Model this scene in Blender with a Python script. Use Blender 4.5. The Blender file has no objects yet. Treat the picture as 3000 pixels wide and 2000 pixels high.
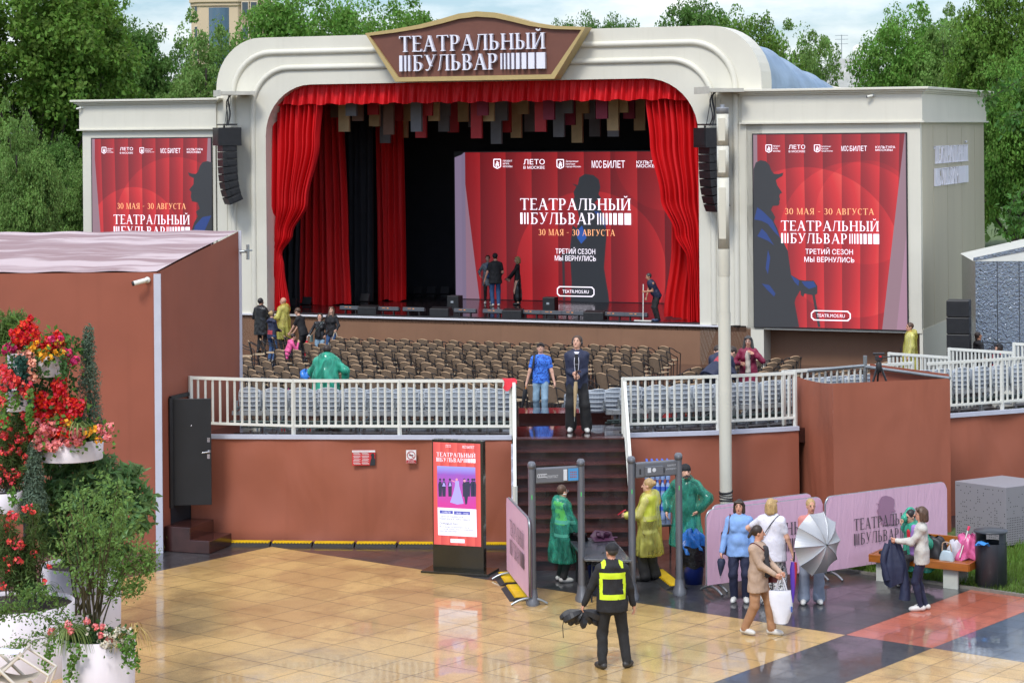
import bpy, bmesh, math, random
import numpy as np
from mathutils import Vector, Matrix
from mathutils.bvhtree import BVHTree
R = math.radians
rnd = random.Random(7)
SC = bpy.context.scene
COL = SC.collection
# ---------------------------------------------------------------- camera
F, VH, ROLL, H = 6500., -615., .009, 7.8
cam = bpy.data.cameras.new('camera'); co = bpy.data.objects.new('camera', cam); COL.objects.link(co)
cam.sensor_fit = 'HORIZONTAL'; cam.sensor_width = 36; cam.lens = 36*F/3000
cam.shift_y = VH/3000; cam.shift_x = .009*615/3000
cam.clip_start = .5; cam.clip_end = 3000
co.matrix_world = Matrix.Translation((0, 0, H)) @ Matrix.Rotation(R(90), 4, 'X') @ Matrix.Rotation(-ROLL, 4, 'Z')
SC.camera = co
# ---------------------------------------------------------------- light: an overcast, brightening sky
SUN_EL, SUN_ROT = R(52), R(205)
w = bpy.data.worlds.new('World'); SC.world = w; w.use_nodes = True
nt = w.node_tree; nt.nodes.clear()
def wn(t, **k):
    n = nt.nodes.new(t)
    for a, b in k.items(): setattr(n, a, b)
    return n
out = wn('ShaderNodeOutputWorld'); bg = wn('ShaderNodeBackground'); sky = wn('ShaderNodeTexSky', sky_type='NISHITA', sun_disc=False)
sky.sun_elevation = SUN_EL; sky.sun_rotation = SUN_ROT; sky.air_density = 1.2; sky.dust_density = 1.0
tc = wn('ShaderNodeTexCoord'); mp = wn('ShaderNodeMapping'); mp.inputs['Scale'].default_value = (1, 1, 3.2); mp.inputs['Location'].default_value = (.35, 0, .2)
nz = wn('ShaderNodeTexNoise'); nz.inputs['Scale'].default_value = 3.4; nz.inputs['Detail'].default_value = 8; nz.inputs['Roughness'].default_value = .6
rp = wn('ShaderNodeValToRGB'); rp.color_ramp.elements[0].position = .46; rp.color_ramp.elements[1].position = .60
rp.color_ramp.elements[0].color = (.05, .05, .05, 1)
sp_ = wn('ShaderNodeSeparateXYZ'); el = wn('ShaderNodeValToRGB')      # clouds: duller near the horizon, brighter overhead
el.color_ramp.elements[0].position = .0; el.color_ramp.elements[0].color = (.52, .535, .545, 1); el.color_ramp.elements[1].position = .55; el.color_ramp.elements[1].color = (1, 1, 1, 1)
ml = wn('ShaderNodeVectorMath', operation='SCALE'); ml.inputs['Scale'].default_value = 12.5
sk = wn('ShaderNodeVectorMath', operation='MULTIPLY'); sk.inputs[1].default_value = (.52, .68, .96)
mx = wn('ShaderNodeMix', data_type='RGBA')
L = nt.links.new
L(tc.outputs['Generated'], mp.inputs[0]); L(mp.outputs[0], nz.inputs['Vector']); L(nz.outputs['Fac'], rp.inputs[0]); L(tc.outputs['Generated'], sp_.inputs[0]); L(sp_.outputs[2], el.inputs[0]); L(el.outputs[0], ml.inputs[0])
L(rp.outputs[0], mx.inputs['Factor']); L(sky.outputs[0], sk.inputs[0]); L(sk.outputs[0], mx.inputs['A']); L(ml.outputs[0], mx.inputs['B']); L(mx.outputs['Result'], bg.inputs['Color'])
bg.inputs['Strength'].default_value = .10; L(bg.outputs[0], out.inputs[0])
sl = bpy.data.lights.new('sun', 'SUN'); sl.energy = 1.5; sl.angle = R(16); sl.color = (1, .965, .92)
so = bpy.data.objects.new('sun', sl); COL.objects.link(so)
# sky sun_rotation r puts the sun at (sin r, cos r); the lamp shines from there
sdir = Vector((math.sin(SUN_ROT)*math.cos(SUN_EL), math.cos(SUN_ROT)*math.cos(SUN_EL), math.sin(SUN_EL)))
so.rotation_euler = sdir.to_track_quat('Z', 'Y').to_euler(); so.location = sdir*60
SC.view_settings.view_transform = 'Standard'; SC.view_settings.look = 'None'; SC.view_settings.exposure = .80; SC.view_settings.gamma = 1
SC.cycles.max_bounces = 8; SC.cycles.transparent_max_bounces = 12; SC.cycles.caustics_reflective = False; SC.cycles.caustics_refractive = False
SC.cycles.sample_clamp_indirect = 6
# ---------------------------------------------------------------- where a point of the photo lies on a known plane
def uv(x, y): return (x-1500)-ROLL*(y-1000), (y-1000)+ROLL*(x-1500)
def at(x, y, d):
    u, v = uv(x, y); return Vector((u*d/F, d, H-(v-VH)*d/F))
def on(x, y, z=0):
    u, v = uv(x, y); return at(x, y, F*(H-z)/(v-VH))
TH = R(22); CT, ST = math.cos(TH), math.sin(TH); S0 = Vector((-.67, 73.3, 0))
def sloc(s, dep, z=0): return Vector((S0.x+s*CT+dep*ST, S0.y-s*ST+dep*CT, z))
def spl(x, y, off=0):      # stage-parallel plane: (s, z)
    u, v = uv(x, y); d = (S0.x*ST+S0.y*CT+off)/(u/F*ST+CT); X = u*d/F
    return ((X-S0.x)*CT-(d-S0.y)*ST, H-(v-VH)*d/F)
# ---------------------------------------------------------------- materials
def lin(h):
    h = h.lstrip('#'); o = []
    for i in (0, 2, 4):
        c = int(h[i:i+2], 16)/255; o.append(c/12.92 if c <= .04045 else ((c+.055)/1.055)**2.4)
    return tuple(o)
MATS = {}
class V:                    # small arithmetic on shader sockets
    def __init__(s, nt, k): s.nt, s.k = nt, k
    def _o(s, op, o=None, c=None):
        n = s.nt.nodes.new('ShaderNodeMath'); n.operation = op
        for i, q in enumerate((s, o, c)):
            if q is None: continue
            if isinstance(q, V): s.nt.links.new(q.k, n.inputs[i])
            else: n.inputs[i].default_value = q
        return V(s.nt, n.outputs[0])
    def __add__(s, o): return s._o('ADD', o)
    def __sub__(s, o): return s._o('SUBTRACT', o)
    def __mul__(s, o): return s._o('MULTIPLY', o)
    def __truediv__(s, o): return s._o('DIVIDE', o)
    def gt(s, o): return s._o('GREATER_THAN', o)
    def lt(s, o): return s._o('LESS_THAN', o)
    def fr(s): return s._o('FRACT')
    def mx(s, o): return s._o('MAXIMUM', o)
    def mn(s, o): return s._o('MINIMUM', o)
    def pw(s, o): return s._o('POWER', o)
    def sqrt(s): return s._o('SQRT')
    def ab(s): return s._o('ABSOLUTE')
    def inv(s): return V.__mul__(s, -1)+1
def node(nt, t, ins=None, **k):
    n = nt.nodes.new(t)
    for a, b in k.items(): setattr(n, a, b)
    for a, b in (ins or {}).items():
        if isinstance(b, V): nt.links.new(b.k, n.inputs[a])
        elif hasattr(b, 'is_output'): nt.links.new(b, n.inputs[a])
        else: n.inputs[a].default_value = b
    return n
def mixc(nt, f, a, b, mode='MIX'):
    n = nt.nodes.new('ShaderNodeMix'); n.data_type = 'RGBA'; n.blend_type = mode
    for key, q in (('Factor', f), ('A', a), ('B', b)):
        if isinstance(q, V): nt.links.new(q.k, n.inputs[key])
        elif hasattr(q, 'is_output'): nt.links.new(q, n.inputs[key])
        elif isinstance(q, (int, float)): n.inputs[key].default_value = q
        else: n.inputs[key].default_value = tuple(q)[:3]+(1,)
    return n.outputs['Result']
def noise(nt, scale, detail=4, vec=None, rough=.55, out='Fac', dist=0):
    if vec is None: vec = node(nt, 'ShaderNodeTexCoord').outputs['Object']
    n = node(nt, 'ShaderNodeTexNoise', {'Scale': scale, 'Detail': detail, 'Roughness': rough, 'Distortion': dist, 'Vector': vec})
    return n.outputs[out]
def ramp(nt, fac, stops):
    n = nt.nodes.new('ShaderNodeValToRGB'); e = n.color_ramp.elements
    while len(e) < len(stops): e.new(.5)
    for q, (p, c) in zip(e, stops): q.position = p; q.color = (tuple(c)+(1,))[:4] if not isinstance(c, (int, float)) else (c, c, c, 1)
    nt.links.new(fac.k if isinstance(fac, V) else fac, n.inputs[0]); return n.outputs[0]
def newmat(name):
    m = bpy.data.materials.new(name); m.use_nodes = True; MATS[name] = m
    return m, m.node_tree, m.node_tree.nodes['Principled BSDF']
def M(name, col=None, rough=.6, metal=0, var=.12, vs=3, bump=0, bs=40, alpha=1, coat=0, spec=.5, isl=0, trans=0, stretch=None):
    if name in MATS: return MATS[name]
    if isinstance(col, str): col = lin(col)
    m, nt, b = newmat(name)
    base = None
    vec = None
    if stretch:
        vec = node(nt, 'ShaderNodeMapping', {'Vector': node(nt, 'ShaderNodeTexCoord').outputs['Object'], 'Scale': stretch}).outputs[0]
    if var:
        f = ramp(nt, noise(nt, vs, 5, vec), [(.3, 0), (.7, 1)])
        base = mixc(nt, f, [c*(1-var) for c in col], [min(1, c*(1+var)) for c in col])
    if isl:
        g = node(nt, 'ShaderNodeNewGeometry').outputs['Random Per Island']
        hs = node(nt, 'ShaderNodeHueSaturation', {'Color': base if base is not None else tuple(col)+(1,), 'Value': V(nt, g)*(2*isl)+(1-isl), 'Hue': V(nt, g)*.03+.485})
        base = hs.outputs[0]
    if base is None: b.inputs['Base Color'].default_value = tuple(col)+(1,)
    else: nt.links.new(base, b.inputs['Base Color'])
    b.inputs['Roughness'].default_value = rough; b.inputs['Metallic'].default_value = metal
    b.inputs['Specular IOR Level'].default_value = spec; b.inputs['Coat Weight'].default_value = coat
    b.inputs['Alpha'].default_value = alpha
    if bump:
        bn = node(nt, 'ShaderNodeBump', {'Strength': bump, 'Distance': .02, 'Height': noise(nt, bs, 4, vec)})
        nt.links.new(bn.outputs[0], b.inputs['Normal'])
    if trans:
        o = nt.nodes['Material Output']; t = node(nt, 'ShaderNodeBsdfTranslucent')
        if base is None: t.inputs[0].default_value = tuple(col)+(1,)
        else: nt.links.new(base, t.inputs[0])
        mxs = node(nt, 'ShaderNodeMixShader', {0: trans, 1: b.outputs[0], 2: t.outputs[0]}); nt.links.new(mxs.outputs[0], o.inputs[0])
    return m
def emis(name, col, st=1.0, base=.02):
    if name in MATS: return MATS[name]
    if isinstance(col, str): col = lin(col)
    m, nt, b = newmat(name); b.inputs['Base Color'].default_value = (base, base, base, 1); b.inputs['Roughness'].default_value = .5
    b.inputs['Emission Color'].default_value = tuple(col)+(1,); b.inputs['Emission Strength'].default_value = st
    return m
# ---------------------------------------------------------------- meshes
def catmull(pts, n=6):
    P = [Vector(p) for p in pts]; o = []
    for i in range(len(P)-1):
        a, b, c, d = P[max(i-1, 0)], P[i], P[i+1], P[min(i+2, len(P)-1)]
        for k in range(n):
            t = k/n; o.append(.5*((2*b)+(c-a)*t+(2*a-5*b+4*c-d)*t*t+(3*b-a-3*c+d)*t**3))
    return o+[P[-1]]
class MB:
    def __init__(s): s.v, s.f, s.m, s.sm = [], [], [], []
    def add(s, vs, fs, m=0, sm=False):
        k = len(s.v); s.v += [tuple(p) for p in vs]; s.f += [tuple(i+k for i in f) for f in fs]; s.m += [m]*len(fs); s.sm += [sm]*len(fs); return s
    def box(s, c, d, rz=0, m=0, top=1, rot=None):
        x, y, z = d[0]/2, d[1]/2, d[2]/2; vs = []
        q = rot if rot is not None else Matrix.Rotation(rz, 3, 'Z')
        for dz, k in ((-z, 1), (z, top)):
            for dx, dy in ((-x, -y), (x, -y), (x, y), (-x, y)): vs.append(q @ Vector((dx*k, dy*k, dz))+Vector(c))
        return s.add(vs, [(3, 2, 1, 0), (4, 5, 6, 7), (0, 1, 5, 4), (1, 2, 6, 5), (2, 3, 7, 6), (3, 0, 4, 7)], m)
    def tube(s, pts, r, n=8, m=0, cap=True, sq=None):
        pts = [Vector(p) for p in pts]; rr = r if isinstance(r, (list, tuple)) else [r]*len(pts)
        vs = []; fs = []; up = Vector((0, 0, 1)); prev = None
        for i, p in enumerate(pts):
            t = (pts[min(i+1, len(pts)-1)]-pts[max(i-1, 0)])
            t = t.normalized() if t.length > 1e-9 else Vector((0, 0, 1))
            if prev is None:
                a = t.orthogonal() if abs(t.z) > .95 else t.cross(up)
            else: a = prev-t*prev.dot(t)
            a = a.normalized() if a.length > 1e-6 else t.orthogonal().normalized(); prev = a; b = t.cross(a)
            for k in range(n):
                g = 2*math.pi*(k+.5)/n; vs.append(p+a*(math.cos(g)*rr[i])+b*(math.sin(g)*rr[i]*(sq or 1)))
        for i in range(len(pts)-1):
            for k in range(n): fs.append((i*n+k, i*n+(k+1) % n, (i+1)*n+(k+1) % n, (i+1)*n+k))
        s.add(vs, fs, m, n > 5)
        if cap:
            s.add(vs[:n], [tuple(range(n))[::-1]], m); s.add(vs[-n:], [tuple(range(n))], m)
        return s
    def bar(s, a, b, wd, m=0):      # square bar
        return s.tube([a, b], wd*.7071, 4, m)
    def lathe(s, prof, n=24, c=(0, 0, 0), m=0, sx=1, sy=1, a0=0, a1=2*math.pi):
        full = abs(a1-a0) > 6.2; k = n if full else n+1; vs = []; fs = []
        for r, z in prof:
            for i in range(k):
                g = a0+(a1-a0)*i/n; vs.append((c[0]+r*math.cos(g)*sx, c[1]+r*math.sin(g)*sy, c[2]+z))
        for j in range(len(prof)-1):
            for i in range(n if full else n): 
                i2 = (i+1) % k
                fs.append((j*k+i, j*k+i2, (j+1)*k+i2, (j+1)*k+i))
        return s.add(vs, fs, m, True)
    def grid(s, fn, nu, nv, m=0, sm=True):
        vs = [fn(i/nu, j/nv) for j in range(nv+1) for i in range(nu+1)]
        return s.add(vs, [(j*(nu+1)+i, j*(nu+1)+i+1, (j+1)*(nu+1)+i+1, (j+1)*(nu+1)+i) for j in range(nv) for i in range(nu)], m, sm)
    def prism(s, poly, y0, y1, m=0, ax='y'):    # polygon in x,z extruded along y
        n = len(poly); f = {'y': lambda a, b, t: (a, t, b), 'z': lambda a, b, t: (a, b, t), 'x': lambda a, b, t: (t, a, b)}[ax]
        vs = [f(a, b, y0) for a, b in poly]+[f(a, b, y1) for a, b in poly]
        return s.add(vs, [tuple(range(n)), tuple(range(2*n-1, n-1, -1))]+[(i, n+i, n+(i+1) % n, (i+1) % n) for i in range(n)], m)
    def sphere(s, c, r, n=10, m=0, sq=(1, 1, 1)):
        pr = []
        k = max(4, n//2)
        for j in range(k+1):
            g = -math.pi/2+math.pi*j/k; pr.append((max(1e-4, math.cos(g)), math.sin(g)))
        vs = []; fs = []
        for a, z in pr:
            for i in range(n): vs.append((c[0]+r*sq[0]*a*math.cos(2*math.pi*i/n), c[1]+r*sq[1]*a*math.sin(2*math.pi*i/n), c[2]+r*sq[2]*z))
        for j in range(k):
            for i in range(n): fs.append((j*n+i, j*n+(i+1) % n, (j+1)*n+(i+1) % n, (j+1)*n+i))
        return s.add(vs, fs, m, True)
    def xf(s, mat): s.v = [tuple(mat @ Vector(p)) for p in s.v]; return s
    def build(s, name, mats, parent=None, bevel=0):
        me = bpy.data.meshes.new(name); me.from_pydata(s.v, [], s.f)
        if not isinstance(mats, (list, tuple)): mats = [mats]
        for q in mats: me.materials.append(q)
        me.polygons.foreach_set('material_index', s.m); me.polygons.foreach_set('use_smooth', s.sm)
        me.update(); me.validate()
        o = bpy.data.objects.new(name, me); COL.objects.link(o)
        if parent: o.parent = parent
        if bevel:
            b = o.modifiers.new('bevel', 'BEVEL'); b.width = bevel; b.segments = 2; b.limit_method = 'ANGLE'; b.angle_limit = R(40)
        return o
def raw(name, vs, fs, mats, parent=None, mi=None, smooth=True):   # numpy arrays, all quads
    me = bpy.data.meshes.new(name); nv, nf = len(vs), len(fs); k = fs.shape[1]
    me.vertices.add(nv); me.vertices.foreach_set('co', np.ascontiguousarray(vs, np.float32).ravel())
    me.loops.add(nf*k); me.loops.foreach_set('vertex_index', np.ascontiguousarray(fs, np.int32).ravel())
    me.polygons.add(nf); me.polygons.foreach_set('loop_start', np.arange(0, nf*k, k, dtype=np.int32))
    for q in (mats if isinstance(mats, (list, tuple)) else [mats]): me.materials.append(q)
    if mi is not None: me.polygons.foreach_set('material_index', np.asarray(mi, np.int32))
    me.update(calc_edges=True)
    me.polygons.foreach_set('use_smooth', np.full(nf, smooth)); me.validate()
    o = bpy.data.objects.new(name, me); COL.objects.link(o)
    if parent: o.parent = parent
    return o
def tag(o, label, cat, group=None, kind=None):
    if label: o['label'] = label
    if cat: o['category'] = cat
    if group: o['group'] = group
    if kind: o['kind'] = kind
    return o
def thing(name, label, cat, loc=(0, 0, 0), rz=0, group=None):
    o = bpy.data.objects.new(name, None); COL.objects.link(o); o.location = loc; o.rotation_euler = (0, 0, rz); o.empty_display_size = .2
    return tag(o, label, cat, group)
KIDS = {}
def dup(root, loc, rz, label=None):
    def cp(o, par):
        q = o.copy(); COL.objects.link(q)
        if par: q.parent = par
        for ch in o.children: cp(ch, q)
        return q
    r = cp(root, None); r.location = loc; r.rotation_euler = (0, 0, rz)
    if label: r['label'] = label
    return r
def structure(o): o['kind'] = 'structure'; return o
# ---------------------------------------------------------------- lettering
def sans(txt, h, w=None, bold=0, sp=1.0):     # (verts, tris) of sans lettering: cap height h, stretched to width w; origin at left baseline
    cu = bpy.data.curves.new('t', 'FONT'); cu.body = txt; cu.size = 1; cu.resolution_u = 3; cu.space_character = sp
    ob = bpy.data.objects.new('t', cu); COL.objects.link(ob)
    dg = bpy.context.evaluated_depsgraph_get(); me = bpy.data.meshes.new_from_object(ob.evaluated_get(dg))
    vs = [v.co.copy() for v in me.vertices]; fs = [tuple(p.vertices) for p in me.polygons]
    bpy.data.objects.remove(ob); bpy.data.curves.remove(cu); bpy.data.meshes.remove(me)
    x0 = min(v.x for v in vs); x1 = max(v.x for v in vs); k = h/.727
    kx = w/(x1-x0) if w else k
    return [((v.x-x0)*kx, v.y*k) for v in vs], fs
TT, tt = .15, .052
def _st(x, y0=0, y1=1, w=TT, s0=True, s1=True):
    o = [[(x, y0), (x+w, y0), (x+w, y1), (x, y1)]]
    for f, y, d in ((s0, y0, 1), (s1, y1, -1)):
        if f: o.append([(x-.075, y), (x+w+.075, y), (x+w+.075, y+.03*d), (x+w, y+.075*d), (x, y+.075*d), (x-.075, y+.03*d)][::d])
    return o
def _bar(x0, x1, y, t=tt): return [[(x0, y), (x1, y), (x1, y+t), (x0, y+t)]]
def _dg(x0, y0, x1, y1, w): return [[(x0, y0), (x0+w, y0), (x1+w, y1), (x1, y1)]]
def _arc(cx, cy, rx, ry, a0, a1, n=14, T=TT, t=tt):
    o = []
    for i in range(n):
        a, b = R(a0+(a1-a0)*i/n), R(a0+(a1-a0)*(i+1)/n)
        o.append([(cx+rx*math.cos(a), cy+ry*math.sin(a)), (cx+rx*math.cos(b), cy+ry*math.sin(b)),
                  (cx+(rx-T)*math.cos(b), cy+(ry-t)*math.sin(b)), (cx+(rx-T)*math.cos(a), cy+(ry-t)*math.sin(a))])
    return o
def _tip(x, y, d, l=.17, k=.05): return [[(x, y), (x, y-l*d), (x+k*(1 if x < .3 else -1)*.6, y-l*d), (x+k*(1 if x < .3 else -1)*1.5, y-tt*d)]]
def _ser(x, w): return [[(x-w, 0), (x+w, 0), (x+w, .03), (x, .06), (x-w, .03)]]
def _bowl(x, y0, y1, r): # right-hand bowl from stem at x
    c = (y0+y1)/2; ry = (y1-y0)/2; e = x+.1
    return _bar(x, e+.12, y1-tt)+_bar(x, e+.12, y0)+_arc(e+.12, c, r, ry, -90, 90)
GL = {
 'Т': (.84, lambda: _st(.345, s1=False)+_bar(0, .84, 1-tt)+_tip(0, 1, 1)+_tip(.84, 1, 1)),
 'Е': (.72, lambda: _st(.09)+_bar(.1, .66, 1-tt)+_bar(.1, .55, .49)+_bar(.1, .70, 0)+_tip(.66, 1, 1)+_tip(.70, 0, -1)),
 'А': (.92, lambda: _dg(.08, 0, .42, 1, .06)+_dg(.70, 0, .36, 1, .17)+_bar(.2, .72, .31)+_ser(.1, .1)+_ser(.79, .14)),
 'Р': (.74, lambda: _st(.09)+_bowl(.15, .42, 1, .30)),
 'Л': (.90, lambda: _st(.66, s1=False)+_dg(.10, .05, .27, 1, .065)+_bar(.2, .88, 1-tt)+_arc(.06, .09, .10, .09, -110, 20, 6, .06, .05)),
 'Ь': (.74, lambda: _st(.09)+_bowl(.15, 0, .56, .31)),
 'Н': (.94, lambda: _st(.09)+_st(.70)+_bar(.15, .8, .49)),
 'Ы': (1.06, lambda: _st(.09)+_bowl(.15, 0, .56, .28)+_st(.84)),
 'Й': (.96, lambda: _st(.09)+_st(.72)+_dg(.2, .06, .68, .94, .07)+_arc(.48, 1.27, .17, .17, 195, 345, 8, .07, .07)),
 'Б': (.76, lambda: _st(.09)+_bar(.1, .68, 1-tt)+_tip(.68, 1, 1)+_bowl(.15, 0, .56, .31)),
 'У': (.88, lambda: _dg(.40, .28, .10, 1, .16)+_dg(.30, .06, .74, 1, .06)+_arc(.22, .10, .13, .10, 180, 350, 8, .07, .06)+[[(0, .97), (.33, .97), (.33, 1), (0, 1)]]+[[(.62, .97), (.88, .97), (.88, 1), (.62, 1)]]),
 'В': (.78, lambda: _st(.09)+_bowl(.15, .5, 1, .26)+_bowl(.15, 0, .54, .32)),
 'М': (1.1, lambda: _st(.10, w=.06)+_st(.86)+_dg(.46, 0, .14, 1, .12)+_dg(.50, 0, .84, 1, .06)),
 'Я': (.80, lambda: _st(.58)+_arc(.42, .71, .32, .29, 90, 270)+_bar(.4, .62, 1-tt)+_bar(.4, .62, .42)+_dg(.10, 0, .40, .44, .13)+_ser(.14, .12)),
 'Г': (.68, lambda: _st(.09)+_bar(.1, .64, 1-tt)+_tip(.64, 1, 1)),
 'С': (.82, lambda: _arc(.44, .5, .40, .51, 50, 310)+_tip(.72, .93, 1, .2)),
 '3': (.62, lambda: _arc(.28, .74, .26, .26, -90, 150, 12)+_arc(.28, .26, .31, .27, -150, 90, 12)),
 '0': (.74, lambda: _arc(.36, .5, .33, .51, 0, 360, 22)),
 '–': (.6, lambda: _bar(.1, .48, .44)), '-': (.6, lambda: _bar(.1, .48, .44)), ' ': (.36, lambda: []),
}
def serif(txt, h, w=None, gap=.10):           # list of convex polygons, left baseline origin
    x = 0; P = []
    for ch in txt:
        wd, f = GL[ch]; P += [[(a+x, b) for a, b in p] for p in f()]; x += wd+gap
    x -= gap; kx = w/x if w else h
    return [[(a*kx, b*h) for a, b in p] for p in P]
def bars(h, w, ws, gap):                      # the rhythm of growing bars
    tot = sum(ws)+gap*(len(ws)-1); k = w/tot; x = 0; P = []
    for q in ws:
        P.append([(x*k, 0), ((x+q)*k, 0), ((x+q)*k, h), (x*k, h)]); x += q+gap
    return P
def logo(W, h, gapv=.22):                     # two lines: word over barred word, total width W, letter height h
    P = [[(a, b+h*(1+gapv)) for a, b in p] for p in serif('ТЕАТРАЛЬНЫЙ', h, W)]
    P += bars(h, W*.075, [1, .6, .6], .75)
    P += [[(a+W*.095, b) for a, b in p] for p in serif('БУЛЬВАР', h, W*.585)]
    P += [[(a+W*.70, b) for a, b in p] for p in bars(h, W*.30, [.55, .55, .7, .95, 1.3, 1.7, 2.3, 3.2], .8)]
    return P
def put(mb, polys, x, z, y, m=0, step=.0004, depth=0):   # flat polygons into the x-z plane facing -y
    for i, p in enumerate(polys):
        yy = y-(i % 5)*step
        if depth: mb.prism([(a+x, b+z) for a, b in p], yy-depth, y, m)
        else: mb.add([(a+x, yy, b+z) for a, b in p], [tuple(range(len(p)))], m)
def puts(mb, txt, h, x, z, y, w=None, m=0, bold=0, center=False, sp=1.0):
    vs, fs = sans(txt, h, w, bold, sp)
    if center: x = x-max(v[0] for v in vs)/2
    mb.add([(a+x, y, b+z) for a, b in vs], fs, m)
# ================================================================ materials of the setting
m, nt, b = newmat('cream_paint'); tcn = node(nt, 'ShaderNodeTexCoord').outputs['Object']; c_ = lin('#d5d2c3')
k_ = mixc(nt, ramp(nt, noise(nt, .6, 5, tcn), [(.3, 0), (.7, 1)]), [q*.95 for q in c_], [q*1.04 for q in c_])
st_ = ramp(nt, noise(nt, 4, 4, node(nt, 'ShaderNodeMapping', {'Vector': tcn, 'Scale': (1.2, 1.2, .06)}).outputs[0], .65), [(.54, 0), (.78, 1)])
k_ = mixc(nt, V(nt, st_)*.13, k_, lin('#a9a48e')); k_ = mixc(nt, V(nt, ramp(nt, noise(nt, 26, 3, tcn, .7), [(.66, 0), (.74, 1)]))*.10, k_, lin('#8b8672'))
nt.links.new(k_, b.inputs['Base Color']); b.inputs['Roughness'].default_value = .5
bn = node(nt, 'ShaderNodeBump', {'Strength': .12, 'Distance': .03, 'Height': noise(nt, 2.2, 3, tcn)}); nt.links.new(bn.outputs[0], b.inputs['Normal']); WHITE = m
WHITE2 = M('white_metal_paint', '#dadbd2', .35, var=.05, vs=2)
BLACK = M('black_drape', (.012, .012, .016), .9, var=.2, vs=2)
BLKM = M('black_metal', (.018, .018, .02), .4, var=.2)
BLKP = M('black_plastic', (.022, .022, .024), .5, var=.25, vs=8)
GOLD = M('gold_trim', '#b39d68', .4, var=.06)
SIGNB = M('sign_brown', '#6d4335', .6, var=.06)
LETTER = M('letter_white', '#e4e4ee', .4, var=0)
STEEL = M('galvanised_steel', '#9aa0a2', .35, metal=.8, var=.15, vs=6)
DECK = M('wet_deck', (.03, .011, .010), .09, var=.4, vs=1.2, coat=.6, spec=.9)
SFLOOR = M('stage_floor', (.012, .008, .009), .16, var=.3, vs=1, spec=.7)
def fabric(name, col, fold=.35, sc=(.55, .55, .22)):
    m, nt, b = newmat(name); c = lin(col)
    tcn = node(nt, 'ShaderNodeTexCoord').outputs['Object']
    f = ramp(nt, noise(nt, .7, 3, tcn), [(.3, 0), (.7, 1)])
    streak = ramp(nt, noise(nt, 5, 3, node(nt, 'ShaderNodeMapping', {'Vector': tcn, 'Scale': (1, 1, .05)}).outputs[0]), [(.55, 0), (.75, 1)])
    k = mixc(nt, f, [q*.92 for q in c], [q*1.08 for q in c])
    k = mixc(nt, V(nt, streak)*.14, k, [q*.55 for q in c])
    spots = node(nt, 'ShaderNodeTexVoronoi', {'Scale': 9, 'Vector': tcn})
    k = mixc(nt, V(nt, spots.outputs['Distance']).lt(.035)*.35, k, [min(1, q*2) for q in c])
    nt.links.new(k, b.inputs['Base Color']); b.inputs['Roughness'].default_value = .52; b.inputs['Specular IOR Level'].default_value = .35
    v = node(nt, 'ShaderNodeMapping', {'Vector': tcn, 'Scale': sc}).outputs[0]
    h = V(nt, noise(nt, 1.6, 2, v, dist=.8))*1.0+V(nt, noise(nt, 260, 1, tcn))*.006
    bn = node(nt, 'ShaderNodeBump', {'Strength': fold, 'Distance': .25, 'Height': h}); nt.links.new(bn.outputs[0], b.inputs['Normal'])
    return m
BROWNP = fabric('brown_panel', '#86644d', .03, (1, 1, 1))
FAB = fabric('brown_fabric', '#9a5a45', .30)
FABP = fabric('brown_tent_fabric', '#935441', .10)
STRIP = M('white_strip', '#b9bdcb', .5, var=.05)
# ================================================================ ground
gm, nt, b = newmat('wet_paving')
tcn = node(nt, 'ShaderNodeTexCoord').outputs['Object']
sx = node(nt, 'ShaderNodeSeparateXYZ', {0: tcn}); p, q = V(nt, sx.outputs[0]), V(nt, sx.outputs[1])
W3 = 1.482
dark = (.040, .042, .048); beige = lin('#caa96e'); red = lin('#b9664f'); blue = (.055, .085, .135)
near = mixc(nt, q.gt(8.35*W3), beige, dark)                   # p<0
near = mixc(nt, q.gt(-W3)*q.lt(0), near, dark)
far = mixc(nt, q.lt(0), dark, red); far = mixc(nt, q.lt(-W3), far, blue); far = mixc(nt, q.lt(-3*W3), far, dark)
base = mixc(nt, p.gt(0), near, far)
wob = node(nt, 'ShaderNodeMapping', {'Vector': tcn}).outputs[0]
br = node(nt, 'ShaderNodeTexBrick', {'Vector': wob, 'Color1': (1.06, 1.04, 1.0, 1), 'Color2': (.88, .87, .86, 1), 'Mortar': (.2, .19, .19, 1), 'Scale': 1.0,
          'Mortar Size': .006, 'Mortar Smooth': .3, 'Brick Width': W3/3, 'Row Height': W3/3, 'Bias': -.35}, offset=0)
br2 = node(nt, 'ShaderNodeTexBrick', {'Vector': wob, 'Color1': (1.05, 1.03, 1.0, 1), 'Color2': (.86, .85, .83, 1), 'Mortar': (.10, .09, .09, 1), 'Scale': 1.0,
          'Mortar Size': .0075, 'Mortar Smooth': .2, 'Brick Width': W3/2, 'Row Height': W3/2, 'Bias': -.35}, offset=0)
big = q.gt(0)
base = mixc(nt, 1.0, base, mixc(nt, big, br.outputs['Color'], br2.outputs['Color']), 'MULTIPLY')
gr = ramp(nt, noise(nt, 46, 4, tcn, .8), [(.30, (.60, .58, .56)), (.66, (1.18, 1.18, 1.18))])
base = mixc(nt, 1.0, base, gr, 'MULTIPLY')
pud = ramp(nt, noise(nt, .42, 7, tcn, .66, dist=.5), [(.43, 0), (.54, 1)])
stain = ramp(nt, noise(nt, .9, 6, tcn, .7, dist=.6), [(.32, (.72, .67, .62)), (.48, (.99, .98, .97)), (.7, (1.1, 1.1, 1.08))])
base = mixc(nt, 1.0, base, stain, 'MULTIPLY')
base = mixc(nt, V(nt, pud)*.18, base, mixc(nt, 1.0, base, (.6, .58, .56), 'MULTIPLY'))
nt.links.new(base, b.inputs['Base Color']); b.inputs['Specular IOR Level'].default_value = .35
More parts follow.
